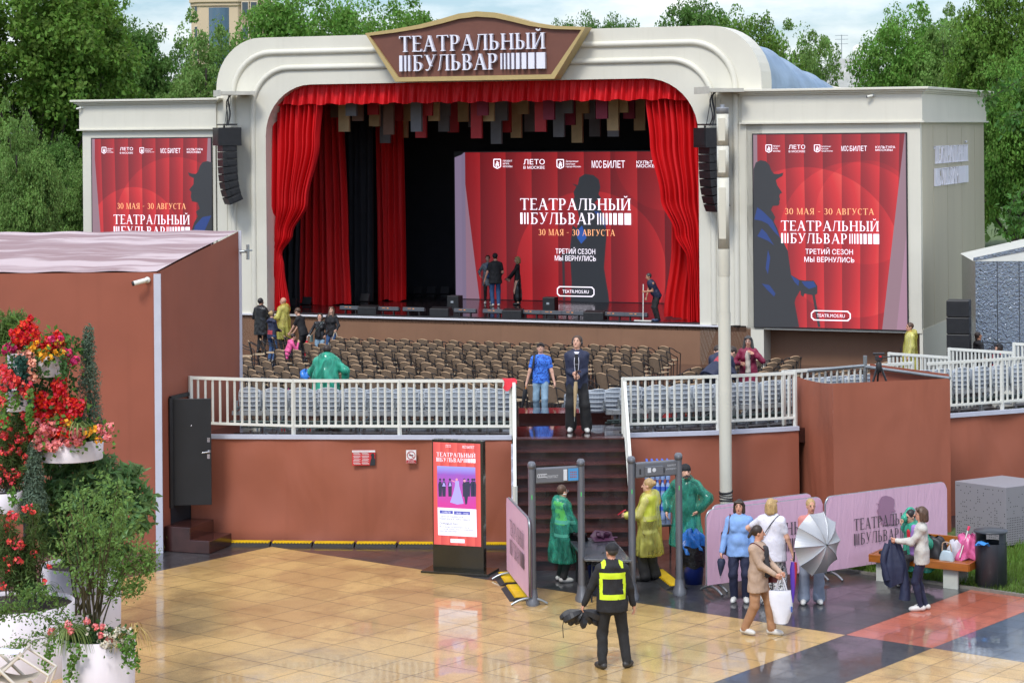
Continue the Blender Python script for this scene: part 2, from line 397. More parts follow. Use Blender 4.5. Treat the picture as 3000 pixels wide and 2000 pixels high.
nt.links.new((V(nt, noise(nt, 1.7, 4, tcn))*.25+.26).k, b.inputs['Roughness'])
b.inputs['Coat IOR'].default_value = 1.43
joint = V(nt, br.outputs['Fac'])*big.inv()+V(nt, br2.outputs['Fac'])*big; pv = V(nt, pud)
nt.links.new(((pv*.64+.36)*(joint*-.6+1)).k, b.inputs['Coat Weight'])
nt.links.new((pv*-.10+.118+V(nt, noise(nt, 2.2, 3, tcn))*.05).k, b.inputs['Coat Roughness'])
bn = node(nt, 'ShaderNodeBump', {'Strength': .6, 'Distance': .004, 'Height': V(nt, noise(nt, 120, 3, tcn))+joint*-2}); nt.links.new(bn.outputs[0], b.inputs['Normal'])
cn = node(nt, 'ShaderNodeBump', {'Strength': .16, 'Distance': .008, 'Height': V(nt, noise(nt, 5, 3, tcn))+joint*-.4}); nt.links.new(cn.outputs[0], b.inputs['Coat Normal'])
g = MB(); g.add([(-700, -700, 0), (700, -700, 0), (700, 700, 0), (-700, 700, 0)], [(0, 1, 2, 3)])
go = structure(g.build('ground', gm)); go.location = (5.107, 34.21, 0); go.rotation_euler[2] = R(51.4)
# park lawn beyond the stage, and the lawn under the bench
GRASSM = M('lawn', (.075, .12, .025), .8, var=.45, vs=6, bump=.5, bs=60)
g = MB(); g.add([(-120, 92, .01), (120, 60, .01), (200, 300, .01), (-200, 300, .01)], [(0, 1, 2, 3)]); structure(g.build('park_lawn', GRASSM))
la = [on(2395, 1660), on(2860, 1727), on(3100, 1762), Vector((13.5, 40, 0)), Vector((13, 44, 0)), Vector((7.0, 42.8, 0)), Vector((5.3, 40.3, 0))]
g = MB(); g.prism([(v.x, v.y) for v in la], .03, -.02, 0, 'z'); structure(g.build('lawn_bed', GRASSM))
g = MB()
for a, c in ((la[0], la[1]), (la[1], la[2])): g.bar(a+Vector((0, 0, .0)), c+Vector((0, 0, .0)), .09)
structure(g.build('kerb', M('kerb_concrete', '#77736a', .7, var=.2, vs=8)))
# auditorium floor and curved tribune
AF = .33
g = MB(); g.prism([(-14, 46.5), (14.5, 46.5), (22, 66), (16, 68.2), (-12, 79.6), (-16, 70)], 0.012, AF, 0, 'z')
structure(g.build('auditorium_floor', DECK))
WP = [(-6.2, 42.58), (-5.74, 42.54), (-3.27, 42.29), (-.11, 42.03), (2.3, 42.21), (3.9, 42.44), (5.41, 42.92), (7.1, 43.75), (8.82, 44.64), (10.34, 45.3), (12.5, 46.5)]
def wy(x):
    for (a, b_), (c, d) in zip(WP, WP[1:]):
        if x <= c: return b_+(d-b_)*(x-a)/(c-a)
    return d
def wall_pt(x, o=0, z=0):
    n = Vector((-(wy(x+.8)-wy(x-.8)), 1.6, 0)).normalized(); return Vector((x, wy(x), z))+n*o
def wxs(x0, x1, st=.35):
    n = max(2, int((x1-x0)/st)); return [x0+(x1-x0)*i/n for i in range(n+1)]
tr = thing('seating_platform', 'raised dark wet deck of the seating tribune behind the white railings', 'platform', (0, 43, 0))
AX0, AX1 = .03, 2.13      # aisle
def strip(xs, o0, o1, z0, z1, m=0):
    g = MB()
    for a, c in zip(xs, xs[1:]):
        A, B, C_, D = [wall_pt(x, o) for x, o in ((a, o0), (c, o0), (c, o1), (a, o1))]
        vs = [(v.x, v.y-43, z0) for v in (A, B, C_, D)]+[(v.x, v.y-43, z1) for v in (A, B, C_, D)]
        g.add(vs, [(3, 2, 1, 0), (4, 5, 6, 7), (0, 1, 5, 4), (2, 3, 7, 6), (1, 2, 6, 5), (3, 0, 4, 7)], m)
    return g
ROWZ = lambda k: 2.0-.13*k
strip(wxs(-6.1, 12.4), .03, 1.55, 1.72, 2.0).build('deck', DECK, tr)
for k in range(1, 8): strip(wxs(-5.4, 12.2), 1.55+.95*(k-1), 1.55+.95*k, .4, ROWZ(k)).build('tier', DECK, tr)
aisle = MB()
for i in range(6): aisle.box((1.08, 44.45-43+1.2+i*.9+.45, 1.0), (1.9, .9, 2*(1.0-.14*i)), m=0)
aisle.build('aisle_step', DECK, tr)
# fabric front of the platform, left and right of the stairs
def front(x0, x1, label):
    t = thing('fabric_wall', label, 'wall', ((x0+x1)/2, wy((x0+x1)/2), 0))
    def fn(u, v):
        x = x0+(x1-x0)*u; z = v*1.97
        w_ = .018*math.sin(x*2.1+z*1.7)+.015*math.sin(x*5.3-z*2.3)+.012*math.sin(z*4+x)
        q_ = wall_pt(x, -.02-w_*(1 if .05 < v < .97 else .2))-t.location; return (q_.x, q_.y, z)
    g = MB(); g.grid(fn, int((x1-x0)*8), 16); g.build('banner', FAB, t)
    g = strip(wxs(x0, x1), -.06, .02, 1.97, 2.05); g.v = [(a-t.location.x, b_+43-t.location.y, c) for a, b_, c in g.v]; g.build('trim_strip', STRIP, t)
    return t
front(-6.18, -.02, 'brown fabric front of the seating platform between the black door and the stairs')
front(2.18, 5.52, 'brown fabric front of the seating platform behind the cream pole')
front(8.45, 12.4, 'dark brown fabric front of the platform behind the perforated grey box')
# stairs
STAIR = M('wet_dark_wood', (.040, .014, .012), .22, var=.35, vs=2.5, bump=.1, bs=6, coat=.3)
st = thing('staircase', 'wide wet dark brown wooden stairs climbing to the seating platform', 'stairs', (1.08, 39.4, 0))
for i in range(10):
    g = MB(); z1 = .2*(i+1); y0 = .28*i
    g.box((0, y0+(2.75-y0)/2+.012, z1-.11), (2.04, 2.75-y0-.02, .18)); g.box((0, y0+(2.7-y0)/2, z1-.01), (2.08, 2.8-y0, .022), m=1)
    g.build('step', [STAIR, M('stair_nosing', (.075, .022, .018), .25, var=.3, vs=4, coat=.4)], st)
g = MB()
for i in range(9): g.box((-1.09, .28*i+.14, .2*(i+1)-.0), (.05, .3, .2))
g.build('side_trim', STRIP, st)
# ================================================================ stage building (frame: s along the front, y away, z up)
def sthing(name, label, cat, s=0, dep=0, z=0, group=None): return thing(name, label, cat, sloc(s, dep, z), -TH, group)
def rpath(s0, s1, z0, zt, r, n=10):
    p_ = [(s0, z0), (s0, (z0+zt)/2)]
    p_ += [(s0+r-r*math.cos(R(90*i/n)), zt-r+r*math.sin(R(90*i/n))) for i in range(n+1)]
    p_ += [((s0+s1)/2, zt)]
    p_ += [(s1-r+r*math.sin(R(90*i/n)), zt-r+r*math.cos(R(90*i/n))) for i in range(n+1)]
    return p_+[(s1, (z0+zt)/2), (s1, z0)]
sb = sthing('stage_portal', 'cream arched theatre stage front with rounded corners around the red curtains', 'stage')
OUT = rpath(-10.28, 9.27, 0, 11.1, 1.75); INN = rpath(-8.36, 7.18, 0, 9.46, 1.75)
g = MB(); n = len(OUT)
rows = [[(a, 0, z) for a, z in OUT], [(a, 0, z) for a, z in INN]]
g.add(rows[0]+rows[1], [(i, n+i, n+i+1, i+1) for i in range(n-1)])
g.add([(a, 0, z) for a, z in INN]+[(a, .7, z) for a, z in INN], [(i, n+i, n+i+1, i+1) for i in range(n-1)])
g.add([(a, 0, z) for a, z in OUT]+[(a, 1.2, z) for a, z in OUT], [(i, i+1, n+i+1, n+i) for i in range(n-1)])
g.build('arch_front', WHITE, sb)
for s0, s1, zt, r in ((-9.62, 8.42, 10.58, 1.5), (-8.85, 7.66, 10.04, 1.4)):
    g = MB(); g.tube([(a, -.0, z) for a, z in rpath(s0, s1, 1.62, zt, r, 14)], .105, 10); g.build('moulding', WHITE, sb)
for q_ in (-9.9, 8.75, 7.9): g = MB(); g.box((q_, -.012, 5.2), (.03, .03, 7.2)); g.build('panel_joint', WHITE, sb)
g = MB(); g.box((-.7, .05, .79), (19.1, .1, 1.52)); g.build('apron', BROWNP, sb)
g = MB(); g.box((-.6, -.01, 1.575), (17.6, .14, .055)); g.build('apron_edge', M('lip_metal', '#d9d9de', .3, var=.03), sb)
g = MB(); g.box((-.5, 5, 1.5), (18.4, 10, .2)); g.build('stage_floor', SFLOOR, sb)
g = MB()
g.box((-.5, 9.9, 5.0), (17.4, .1, 8.6)); g.box((-9.2, 5.3, 4.85), (.1, 9.2, 9.1)); g.box((8.2, 5.3, 4.85), (.1, 9.2, 9.1)); g.box((-.5, 5.3, 9.45), (17.4, 9.2, .1))
g.build('black_box', BLACK, sb)
# tarpaulin vault behind the arch
TARP = M('blue_tarpaulin', '#7f96ad', .45, var=.16, vs=1.4, bump=.5, bs=3)
def vault(u, v):
    i = u*(n-1); k = int(min(i, n-2)); fr = i-k; dep = 1.2+v*16
    a = OUT[k][0]+(OUT[k+1][0]-OUT[k][0])*fr; z = OUT[k][1]+(OUT[k+1][1]-OUT[k][1])*fr
    a = -.5+(a+.5)*(1-.03*v)*.985; z = z*(1-.165*v)-.06
    z += .07*math.sin(v*34)*(1 if z > 8 else 0)+.05*math.sin(a*5+v*17)*.6
    return (a, dep, z)
g = MB(); g.grid(vault, 90, 44); g.build('tarpaulin', TARP, sb)
g = MB(); g.tube([(x, y+.1, z+.02) for x, y, z in (vault(i/60, 1) for i in range(61))], .22, 8); g.build('end_hoop', M('cream_canvas', '#c9c3b6', .7), sb)
# wings
def wing(s0, s1, dep, label, side):
    t = sthing('stage_wing', label, 'stage wing', (s0+s1)/2); hw = (s1-s0)/2
    g = MB(); g.box((0, dep/2, 4.02 if side < 0 else 4.75), (2*hw, dep, 7.95 if side < 0 else 6.5)); g.build('wall', WHITE, t)
    if side > 0:
        g = MB(); g.box((-.02, dep/2+.5, .77), (2*hw-.1, dep-.6, 1.5)); g.build('plinth', BROWNP, t)
        g = MB(); g.box((hw-.03, dep/2+.03, .8), (.1, dep, 1.62)); g.build('corner_board', WHITE, t)
    e = .08
    g = MB(); g.box((0, dep/2, 8.43), (2*hw+2*e, dep+2*e, .9)); g.build('frieze', WHITE, t)
    g = MB(); g.box((0, dep/2, 7.985), (2*hw+.3, dep+.3, .05)); g.build('ledge', WHITE, t)
    g = MB()
    for z, h_, ee in ((8.885, .06, .14), (8.945, .07, .22), (9.015, .075, .32)): g.box((0, dep/2, z), (2*hw+2*ee, dep+2*ee, h_))
    g.build('cornice', WHITE, t, .012)
    return t
wing(-15.74, -10.34, 8, 'cream flat-roofed wing of the stage behind the wide brown tent', -1)
wr = wing(8.72, 14.27, 11, 'cream flat-roofed wing of the stage with raised white letters on its side', 1)
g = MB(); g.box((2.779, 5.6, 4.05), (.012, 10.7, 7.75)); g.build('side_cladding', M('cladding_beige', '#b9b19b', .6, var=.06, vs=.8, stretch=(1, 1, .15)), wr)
for x in (0.4, 2.7, 5.2, 7.6): 
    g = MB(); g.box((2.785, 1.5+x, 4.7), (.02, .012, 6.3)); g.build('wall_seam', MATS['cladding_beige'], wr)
g = MB(); g.v = []; put(g, logo(5.6, .56, .26), 0, 0, 0, 0, depth=.06)
g.xf(Matrix.Translation((2.79, 2.0, 5.95)) @ Matrix.Rotation(R(90), 4, 'Z')); g.build('lettering', M('letter_bluewhite', '#efeffa', .4, var=0), wr)
# sign
sg = sthing('stage_sign', 'brown shield sign with gold edge and white raised letters above the stage', 'sign', 0, -.7)
def sarc(e):
    top = [(-4.2, 11.12), (-3.2, 11.22), (-2.2, 11.36), (-1.4, 11.53), (-.8, 11.68), (-.15, 11.74), (.5, 11.68), (1.1, 11.53), (1.8, 11.33), (2.6, 11.19), (3.66, 11.13)]
    P_ = top+[(2.56, 9.48), (-3.1, 9.48)]; cx, cz = -.27, 10.5
    return [(cx+(a-cx)*(1-e/3.9), cz+(z-cz)*(1-e/1.05)) for a, z in P_]
A = sarc(0); B = sarc(.15); k = len(A)
g = MB(); g.add([(a, 0, z) for a, z in A]+[(a, 0, z) for a, z in B], [(i, k+i, k+(i+1) % k, (i+1) % k) for i in range(k)])
g.add([(a, 0, z) for a, z in A]+[(a, .6, z) for a, z in A], [(i, (i+1) % k, k+(i+1) % k, k+i) for i in range(k)])
g.add([(a, 0, z) for a, z in B]+[(a, .12, z) for a, z in B], [(i, k+i, k+(i+1) % k, (i+1) % k) for i in range(k)]); g.build('frame', GOLD, sg)
g = MB(); g.add([(a, .1, z) for a, z in B], [tuple(range(k))]); g.build('board', SIGNB, sg)
g = MB(); a, z = spl(1168, 208, -.8); c, _ = spl(1595, 208, -.8); put(g, logo(c-a, .525, .22), a, z-.02, .08, 0, depth=.13); g.build('lettering', LETTER, sg)
# ================================================================ LED screens
def led_mat(name, W, Hh, per, circles, wedges, st, tilt=.0):
    m, nt, b = newmat(name)
    s_ = node(nt, 'ShaderNodeSeparateXYZ', {0: node(nt, 'ShaderNodeTexCoord').outputs['Object']}); x, z = V(nt, s_.outputs[0]), V(nt, s_.outputs[2])
    t = ((x+(x-W/2)*(z*-tilt))/per).fr()
    f = t*.70+.20
    for cx, cz, r, gain in circles:
        dd = ((x-cx)*(x-cx)+(z-cz)*(z-cz)).sqrt(); f = f+dd.lt(r)*((dd/r).pw(2.5)*.6+.25)*gain
    col = ramp(nt, f*.62, [(0, (.14, .004, .008)), (.45, (.44, .012, .018)), (.75, (.80, .025, .03)), (1, (1.0, .10, .08))])
    for x0, k_, sgn, cc in wedges:      # sgn*(x-(x0+k z))>0
        col = mixc(nt, ((x-(z*k_+x0))*sgn).gt(0), col, cc)
    nt.links.new(col, b.inputs['Emission Color']); b.inputs['Emission Strength'].default_value = st
    b.inputs['Base Color'].default_value = (.02, .02, .022, 1); b.inputs['Roughness'].default_value = .45
    return m
PK, PK2 = (.46, .26, .36), (.36, .22, .27)
LTX = emis('led_white', (.86, .80, .92), .95); LOR = emis('led_orange', (.92, .42, .20), .9); SIL = emis('led_dark', (.020, .022, .027), .75)
BLU = emis('led_blue', (.012, .04, .19), .7); BLU2 = emis('led_light_blue', (.02, .08, .34), .7)
LBL = ('ПРОЕКТ', 'МЭРА', 'МОСКВЫ')
def screen(name, label, s0, s1, z0, z1, dep, mt, cm=None):
    t = sthing(name, label, 'led screen', s0, dep, z0); W, Hh = s1-s0, z1-z0
    g = MB(); c_ = .38 if cm else 0
    poly = [(0, 0), (W, 0), (W, Hh), (c_, Hh)]+([(c_*.75, Hh*.985), (0, Hh*.966)] if cm else [])
    g.add([(a, 0, b_) for a, b_ in poly], [tuple(range(len(poly)))]); g.build('display', mt, t)
    g = MB(); g.box((W/2, .07, Hh/2), (W+.08, .12, Hh+.08)); g.build('frame', BLKM, t)
    def loc(x, y):
        a, z = spl(x, y, dep); return a-s0, z-z0
    return t, loc, W, Hh
def logos(t, loc, items, sc=1):
    for kind, x, y, w_, h_ in items:      # pixel box: left, baseline y, width, cap height
        g = MB()
        a, z = loc(x, y); c, _ = loc(x+w_, y); _, z2 = loc(x, y-h_); W, Hh = c-a, z2-z
        if kind == 'arms':
            f_ = .09*Hh
            for q_ in (((0, .2), (0, 1)), ((0, 1), (.8, 1)), ((.8, 1), (.8, .2)), ((.8, .2), (.4, 0)), ((.4, 0), (0, .2))):
                (p0, p1), (r0, r1) = q_; dx, dz = r0-p0, r1-p1; L_ = math.hypot(dx, dz); nx, nz_ = -dz/L_*.05, dx/L_*.05
                g.add([(a+(p0+nx)*Hh, -.008, z+(p1+nz_)*Hh), (a+(r0+nx)*Hh, -.008, z+(r1+nz_)*Hh), (a+(r0-nx)*Hh, -.008, z+(r1-nz_)*Hh), (a+(p0-nx)*Hh, -.008, z+(p1-nz_)*Hh)], [(0, 1, 2, 3)])
            for px, pz, r_ in ((.4, .72, .10), (.38, .5, .16), (.5, .42, .13), (.28, .36, .10), (.52, .26, .09), (.3, .2, .08), (.55, .62, .07)):
                g.add([(a+(px+r_*math.cos(i*1.05))*Hh, -.009, z+(pz+r_*.8*math.sin(i*1.05))*Hh) for i in range(6)], [tuple(range(6))])
        elif isinstance(kind, tuple):
            for i, tx in enumerate(kind): puts(g, tx, Hh/len(kind)*.62, a, z+Hh*(1-(i+.8)/len(kind)), -.01, W*(len(tx)/max(len(q) for q in kind)))
        else: puts(g, kind, Hh, a, z, -.01, W, bold=.02)
        g.build('coat_of_arms' if kind == 'arms' else 'logo', LTX, t)
def poly_px(t, loc, name, pts, mt, y):
    g = MB(); g.add([(a, y, z) for a, z in (loc(*p_) for p_ in pts)], [tuple(range(len(pts)))]); return g.build(name, mt, t)
def text_px(t, loc, name, items, mt, y=-.014):
    for k_, x0, x1, yb, h_, tx in items:
        g = MB(); a, z = loc(x0, yb); c, _ = loc(x1, yb); _, z2 = loc(x0, yb-h_)
        if k_ == 'logo': put(g, logo(c-a, z2-z, .26), a, z, y)
        elif k_ == 'serif': put(g, serif(tx, z2-z, c-a), a, z, y)
        else: puts(g, tx, z2-z, a, z, y, c-a, bold=.008)
        g.build(name, mt, t)
def badge(t, loc, x0, y0, x1, y1, mt, txt=True):
    a, z1 = loc(x0, y0); c, z0 = loc(x1, y1); w_ = .035; r_ = .085; g = MB()
    P_ = [(a+r_, z0), (c-r_, z0), (c-r_*.6, z0+r_*.45), (c, z0+r_), (c, z1-r_), (c-r_*.6, z1-r_*.45), (c-r_, z1), (a+r_, z1), (a+r_*.6, z1-r_*.45), (a, z1-r_), (a, z0+r_), (a+r_*.6, z0+r_*.45)]
    cx, cz = (a+c)/2, (z0+z1)/2; Q = [(cx+(p_-cx)*(1-w_/(c-a)*2), cz+(z-cz)*(1-w_/(z1-z0)*2)) for p_, z in P_]; k = len(P_)
    g.add([(p_, -.016, z) for p_, z in P_]+[(p_, -.016, z) for p_, z in Q], [(i, k+i, k+(i+1) % k, (i+1) % k) for i in range(k)])
    puts(g, 'TEATR.MOS.RU', (z1-z0)*.33, cx, z0+(z1-z0)*.34, -.016, (c-a)*.70, bold=.01, center=True); g.build('web_badge', mt, t)
def Z(ox, oy, k, pts): return [(ox+x/k, oy+y/k) for x, y in pts]
# right-hand screen
s0, s1, z0, z1 = 9.0, 13.83, 1.6, 7.62
t, loc, W, Hh = screen('led_screen', 'large red led screen on the wing showing a gentleman in profile facing the letters', s0, s1, z0, z1, -.06,
    led_mat('led_right', s1-s0, z1-z0, .56, [(1.62, 1.9, 3.1, .45), (3.2, 2.75, 2.4, .30), (3.6, 3.6, 1.6, .2)], [(.13, -.0, -1, PK2), (4.05, .125, 1, PK2), (4.5, .11, 1, PK)], .50, .012))
logos(t, loc, [('arms', 2244, 447, 20, 22), (LBL, 2265, 447, 21, 22), ('ЛЕТО', 2311, 437, 48, 12), ('В МОСКВЕ', 2311, 447, 48, 6), ('arms', 2386, 446, 16, 21),
    (('Департамент', 'культуры', 'города Москвы'), 2406, 446, 34, 20), ('МОС', 2465, 443, 21, 15), ('БИЛЕТ', 2490, 443, 50, 15), ('КУЛЬТУРА', 2565, 435, 58, 7), ('МОСКВЫ', 2565, 443, 50, 6)])
man = Z(2000, 0, 2.24, [(466, 1110), (480, 1068), (510, 1052), (545, 1058), (570, 1085), (582, 1120), (600, 1142), (630, 1143), (662, 1133), (655, 1155), (625, 1172), (612, 1182), (620, 1215), (640, 1245), (653, 1265), (638, 1274), (634, 1290), (640, 1308), (634, 1320), (637, 1335), (628, 1350), (592, 1352), (580, 1378), (594, 1400), (608, 1425), (598, 1455), (622, 1500), (640, 1560)])
man += Z(2000, 650, 2.24, [(650, 110), (690, 190), (702, 280), (712, 348), (765, 380), (800, 385), (860, 385), (884, 420), (884, 470), (868, 480), (905, 690), (888, 690), (851, 480), (800, 470), (792, 492), (776, 480), (772, 450), (742, 500), (735, 530), (765, 690), (469, 690)])
poly_px(t, loc, 'gentleman', man, SIL, -.005)
for ps in ([(470, 1440), (490, 1360), (530, 1390), (590, 1450), (640, 1560), (600, 1520), (560, 1470), (520, 1450)], [(490, 1550), (520, 1500), (550, 1530), (600, 1610), (560, 1580)], [(560, 1640), (575, 1690), (560, 1800), (545, 1760)]):
    poly_px(t, loc, 'blue_highlight', Z(2000, 0, 2.24, ps), BLU, -.008)
for ps in ([(520, 405), (570, 415), (610, 470), (600, 490), (560, 450)], [(710, 350), (765, 385), (760, 420), (735, 395)], [(780, 390), (860, 390), (878, 425), (830, 440), (800, 420)]):
    poly_px(t, loc, 'blue_highlight', Z(2000, 650, 2.24, ps), BLU, -.008)
text_px(t, loc, 'date_line', [('serif', 2300, 2561, 628, 18, '30 МАЯ – 30 АВГУСТА')], LOR)
text_px(t, loc, 'title', [('logo', 2289, 2576, 712, 29, '')], LTX)
text_px(t, loc, 'caption', [('sans', 2360, 2499, 744, 15, 'ТРЕТИЙ СЕЗОН'), ('sans', 2357, 2503, 767, 15, 'МЫ ВЕРНУЛИСЬ')], LTX)
badge(t, loc, 2376, 908, 2493, 941, LTX)
# left-hand screen
s0, s1 = -15.32, -10.49
t, loc, W, Hh = screen('led_screen', 'large red led screen with a man in profile, half hidden by the tent roof', s0, s1, z0, z1+.04, -.06,
    led_mat('led_left', s1-s0, z1-z0, .52, [(1.7, 2.4, 1.95, .45), (3.4, 2.9, 2.5, .3)], [(.12, .0, -1, PK), (.55, -.08, -1, PK2), (4.35, .06, 1, PK2)], .50, .012))
logos(t, loc, [('arms', 299, 450, 14, 18), (LBL, 315, 449, 17, 15), ('ЛЕТО', 352, 441, 38, 9), ('В МОСКВЕ', 352, 451, 38, 5), ('arms', 410, 450, 13, 17), (('Департамент', 'культуры', 'города Москвы'), 426, 448, 26, 13),
    ('МОС', 471, 449, 17, 14), ('БИЛЕТ', 492, 449, 37, 14), ('КУЛЬТУРА', 548, 441, 47, 6), ('МОСКВЫ', 548, 449, 40, 6)])
poly_px(t, loc, 'gentleman', [(621, 476)]+Z(0, 0, 2.24, [(1360, 1058), (1330, 1065), (1312, 1090), (1300, 1128), (1285, 1142), (1260, 1140), (1233, 1132), (1243, 1155), (1272, 1170), (1270, 1210), (1242, 1245), (1256, 1260), (1252, 1290), (1260, 1322), (1298, 1330), (1310, 1370), (1286, 1390), (1298, 1420), (1275, 1460), (1255, 1520), (1230, 1600), (1391, 1600)]), SIL, -.005)
poly_px(t, loc, 'blue_highlight', Z(0, 0, 2.24, [(1388, 1415), (1330, 1425), (1280, 1480), (1262, 1560), (1310, 1590), (1350, 1500)]), BLU, -.008)
text_px(t, loc, 'date_line', [('serif', 344, 545, 612, 17, '30 МАЯ – 30 АВГУСТА')], LOR)
text_px(t, loc, 'title', [('logo', 334, 557, 690, 27, '')], LTX)
# main screen
s0, s1, z0, z1 = -4.7, 5.4, 1.62, 7.03
t, loc, W, Hh = screen('led_screen', 'huge red led wall inside the stage with a dark gentleman behind white letters', s0, s1, z0, z1, 7.9,
    led_mat('led_main', s1-s0, z1-z0, 1.02, [(5.3, 1.1, 2.9, .5), (8.2, 5.2, 1.9, .22), (4.0, 4.9, 1.6, .12)], [(.95+.0, -.125, -1, PK), (.42, 0, -1, (.33, .25, .40)), (.27, 0, -1, (.36, .27, .43))], .34, .0), 1)
logos(t, loc, [('arms', 1447, 494, 24, 27), (LBL, 1474, 492, 27, 24), ('ЛЕТО', 1534, 482, 62, 15), ('В МОСКВЕ', 1534, 495, 62, 8), ('arms', 1632, 494, 22, 26), (('Департамент', 'культуры', 'города Москвы'), 1658, 492, 44, 23),
    ('МОС', 1734, 492, 29, 21), ('БИЛЕТ', 1768, 492, 63, 21), ('КУЛЬТУРА', 1865, 480, 76, 9), ('МОСКВЫ', 1865, 491, 66, 9)])
man = Z(1000, 0, 2.24, [(1512, 1205), (1552, 1215), (1562, 1165), (1600, 1142), (1655, 1150), (1690, 1180), (1700, 1230), (1688, 1275), (1708, 1305), (1680, 1312), (1662, 1330), (1700, 1372), (1735, 1440), (1740, 1560)])
man += Z(1000, 650, 2.24, [(1736, 140), (1724, 300), (1736, 380), (1752, 470), (1758, 528), (1505, 522), (1512, 400), (1504, 262), (1465, 262), (1470, 515), (1456, 515), (1450, 265), (1440, 250), (1445, 210), (1500, 200), (1505, 140), (1518, 20)])
man += Z(1000, 0, 2.24, [(1545, 1500), (1562, 1440), (1552, 1385), (1535, 1375), (1528, 1358), (1536, 1340), (1522, 1312), (1530, 1292), (1524, 1262), (1542, 1225)])
poly_px(t, loc, 'gentleman', man, SIL, -.005)
poly_px(t, loc, 'blue_highlight', Z(1000, 0, 2.24, [(1660, 1385), (1690, 1390), (1728, 1450), (1735, 1500), (1700, 1430), (1668, 1400)]), BLU, -.010)
poly_px(t, loc, 'blue_highlight', Z(1000, 0, 2.24, [(1550, 1510), (1580, 1480), (1610, 1560), (1575, 1600), (1548, 1560)]), BLU2, -.010)
text_px(t, loc, 'title', [('logo', 1526, 1850, 656, 33, '')], LTX, -.05)
text_px(t, loc, 'date_line', [('serif', 1579, 1803, 689, 18, '30 МАЯ – 30 АВГУСТА')], LOR, -.05)
text_px(t, loc, 'caption', [('sans', 1629, 1745, 743, 15, 'ТРЕТИЙ СЕЗОН'), ('sans', 1627, 1747, 763, 15, 'МЫ ВЕРНУЛИСЬ')], LTX, -.05)
badge(t, loc, 1632, 838, 1742, 870, LTX)
# ================================================================ curtains
RED = M('red_velvet', (.62, .010, .014), .55, var=.12, vs=1.5, spec=.25, stretch=(1, 1, .2))
RED2 = M('red_velvet_deep', (.60, .010, .012), .6, var=.12, vs=1.5, spec=.25, stretch=(1, 1, .2))
def curtain(name, label, dep, prof, mt, pleats, amp=.14, nv=60, seed=0):   # prof: (z, sL, sR) from top to bottom
    zs = [q_[0] for q_ in prof]; rr = random.Random(seed); ph = [rr.uniform(0, 6.3) for _ in range(6)]
    sm = sum(q_[1] for q_ in prof)/len(prof); t = sthing(name, label, 'curtain', sm, dep, 0)
    def edge(z):
        for (za, a, b_), (zb, c, d) in zip(prof, prof[1:]):
            if zb <= z <= za+1e-6:
                k_ = (za-z)/(za-zb); k_ = k_*k_*(3-2*k_); return a+(c-a)*k_, b_+(d-b_)*k_
        return prof[-1][1:]
    wmax = max(q_[2]-q_[1] for q_ in prof)
    def fn(u, v):
        z = zs[0]+(zs[-1]-zs[0])*v; a, b_ = edge(z); wd = b_-a
        y = amp*(math.sin(u*pleats*6.283+ph[0]+.5*math.sin(v*3+ph[1]))+.45*math.sin(u*pleats*11.1+ph[2]+v*2)+.3*math.sin(u*pleats*3.1+ph[3]-v*3))
        sq_ = min(1, .35+wd/wmax)
        return (a+wd*u-sm, y*sq_, z+(.05*math.sin(u*9+ph[4]) if v > .99 else 0))
    g = MB(); g.grid(fn, int(pleats*9), nv); g.build('cloth', mt, t); return t
c1 = curtain('stage_curtain', 'bright red stage curtain tied back at the portal side near the bald man', .62, [(8.95, -8.42, -6.5), (7.5, -8.44, -6.62), (5.4, -8.44, -7.1), (4.3, -8.46, -7.7), (3.62, -8.46, -8.12), (3.2, -8.5, -8.05), (1.62, -8.66, -7.86)], RED, 11, .15, 70, 3)
g = MB(); g.tube([(-.28+.2*math.cos(i*.63), .05+.2*math.sin(i*.63), 3.6+.02*math.sin(i)) for i in range(11)], .035, 6); g.build('tie_band', RED, c1)
c1 = curtain('stage_curtain', 'bright red stage curtain tied back low beside the man with the mop', .62, [(8.9, 5.26, 7.25), (7.4, 5.4, 7.28), (5.6, 5.75, 7.28), (4.5, 6.2, 7.28), (3.66, 6.6, 7.1), (3.1, 6.62, 7.16), (1.62, 6.6, 7.3)], RED, 10, .15, 70, 5)
curtain('stage_curtain', 'plain red curtain panel hanging inside the stage behind the tied curtain with the mop', 1.9, [(8.9, 5.9, 7.6), (4, 5.6, 7.5), (1.62, 5.3, 7.4)], RED2, 7, .1, 30, 8)
curtain('red_drape', 'tall red drape inside the stage, the widest one next to the tied curtain', 4.0, [(9.2, -9.0, -7.4), (4, -9.25, -7.2), (1.62, -9.35, -7.1)], RED2, 7, .12, 40, 9)
curtain('red_drape', 'narrow red drape deep inside the stage beside the black backdrop', 6.3, [(9.2, -7.15, -6.05), (1.62, -7.1, -6.0)], RED2, 5, .10, 30, 10)
curtain('black_drape', 'black drape hanging behind the tied red curtain', 2.6, [(9.0, -10, -8.3), (1.62, -9.9, -8.5)], BLACK, 7, .1, 30, 11)
curtain('black_drape', 'black drape between the two red drapes inside the stage', 5.2, [(9.0, -8.0, -6.8), (1.62, -8.0, -6.8)], BLACK, 5, .1, 30, 12)
vt = sthing('valance', 'pleated red valance along the top of the stage opening', 'valance', 0, .30)
def vf(u, v):
    s = -8.22+15.26*u; top = 9.5 if -6.6 < s < 5.4 else 9.5-1.0*(min(1, max(-6.6-s, s-5.4)/1.75))**2.2
    bot = 8.78-.03*math.sin(u*120)-(.25*max(0, (s-6.4))**1.0 if s > 6.4 else 0)
    y = .09*math.sin(u*320+1.2*math.sin(u*40))+.06*math.sin(u*530+v*2); return (s, y*(.35+.65*v), top+(bot-top)*v)
g = MB(); g.grid(vf, 620, 6); g.build('cloth', RED, vt)
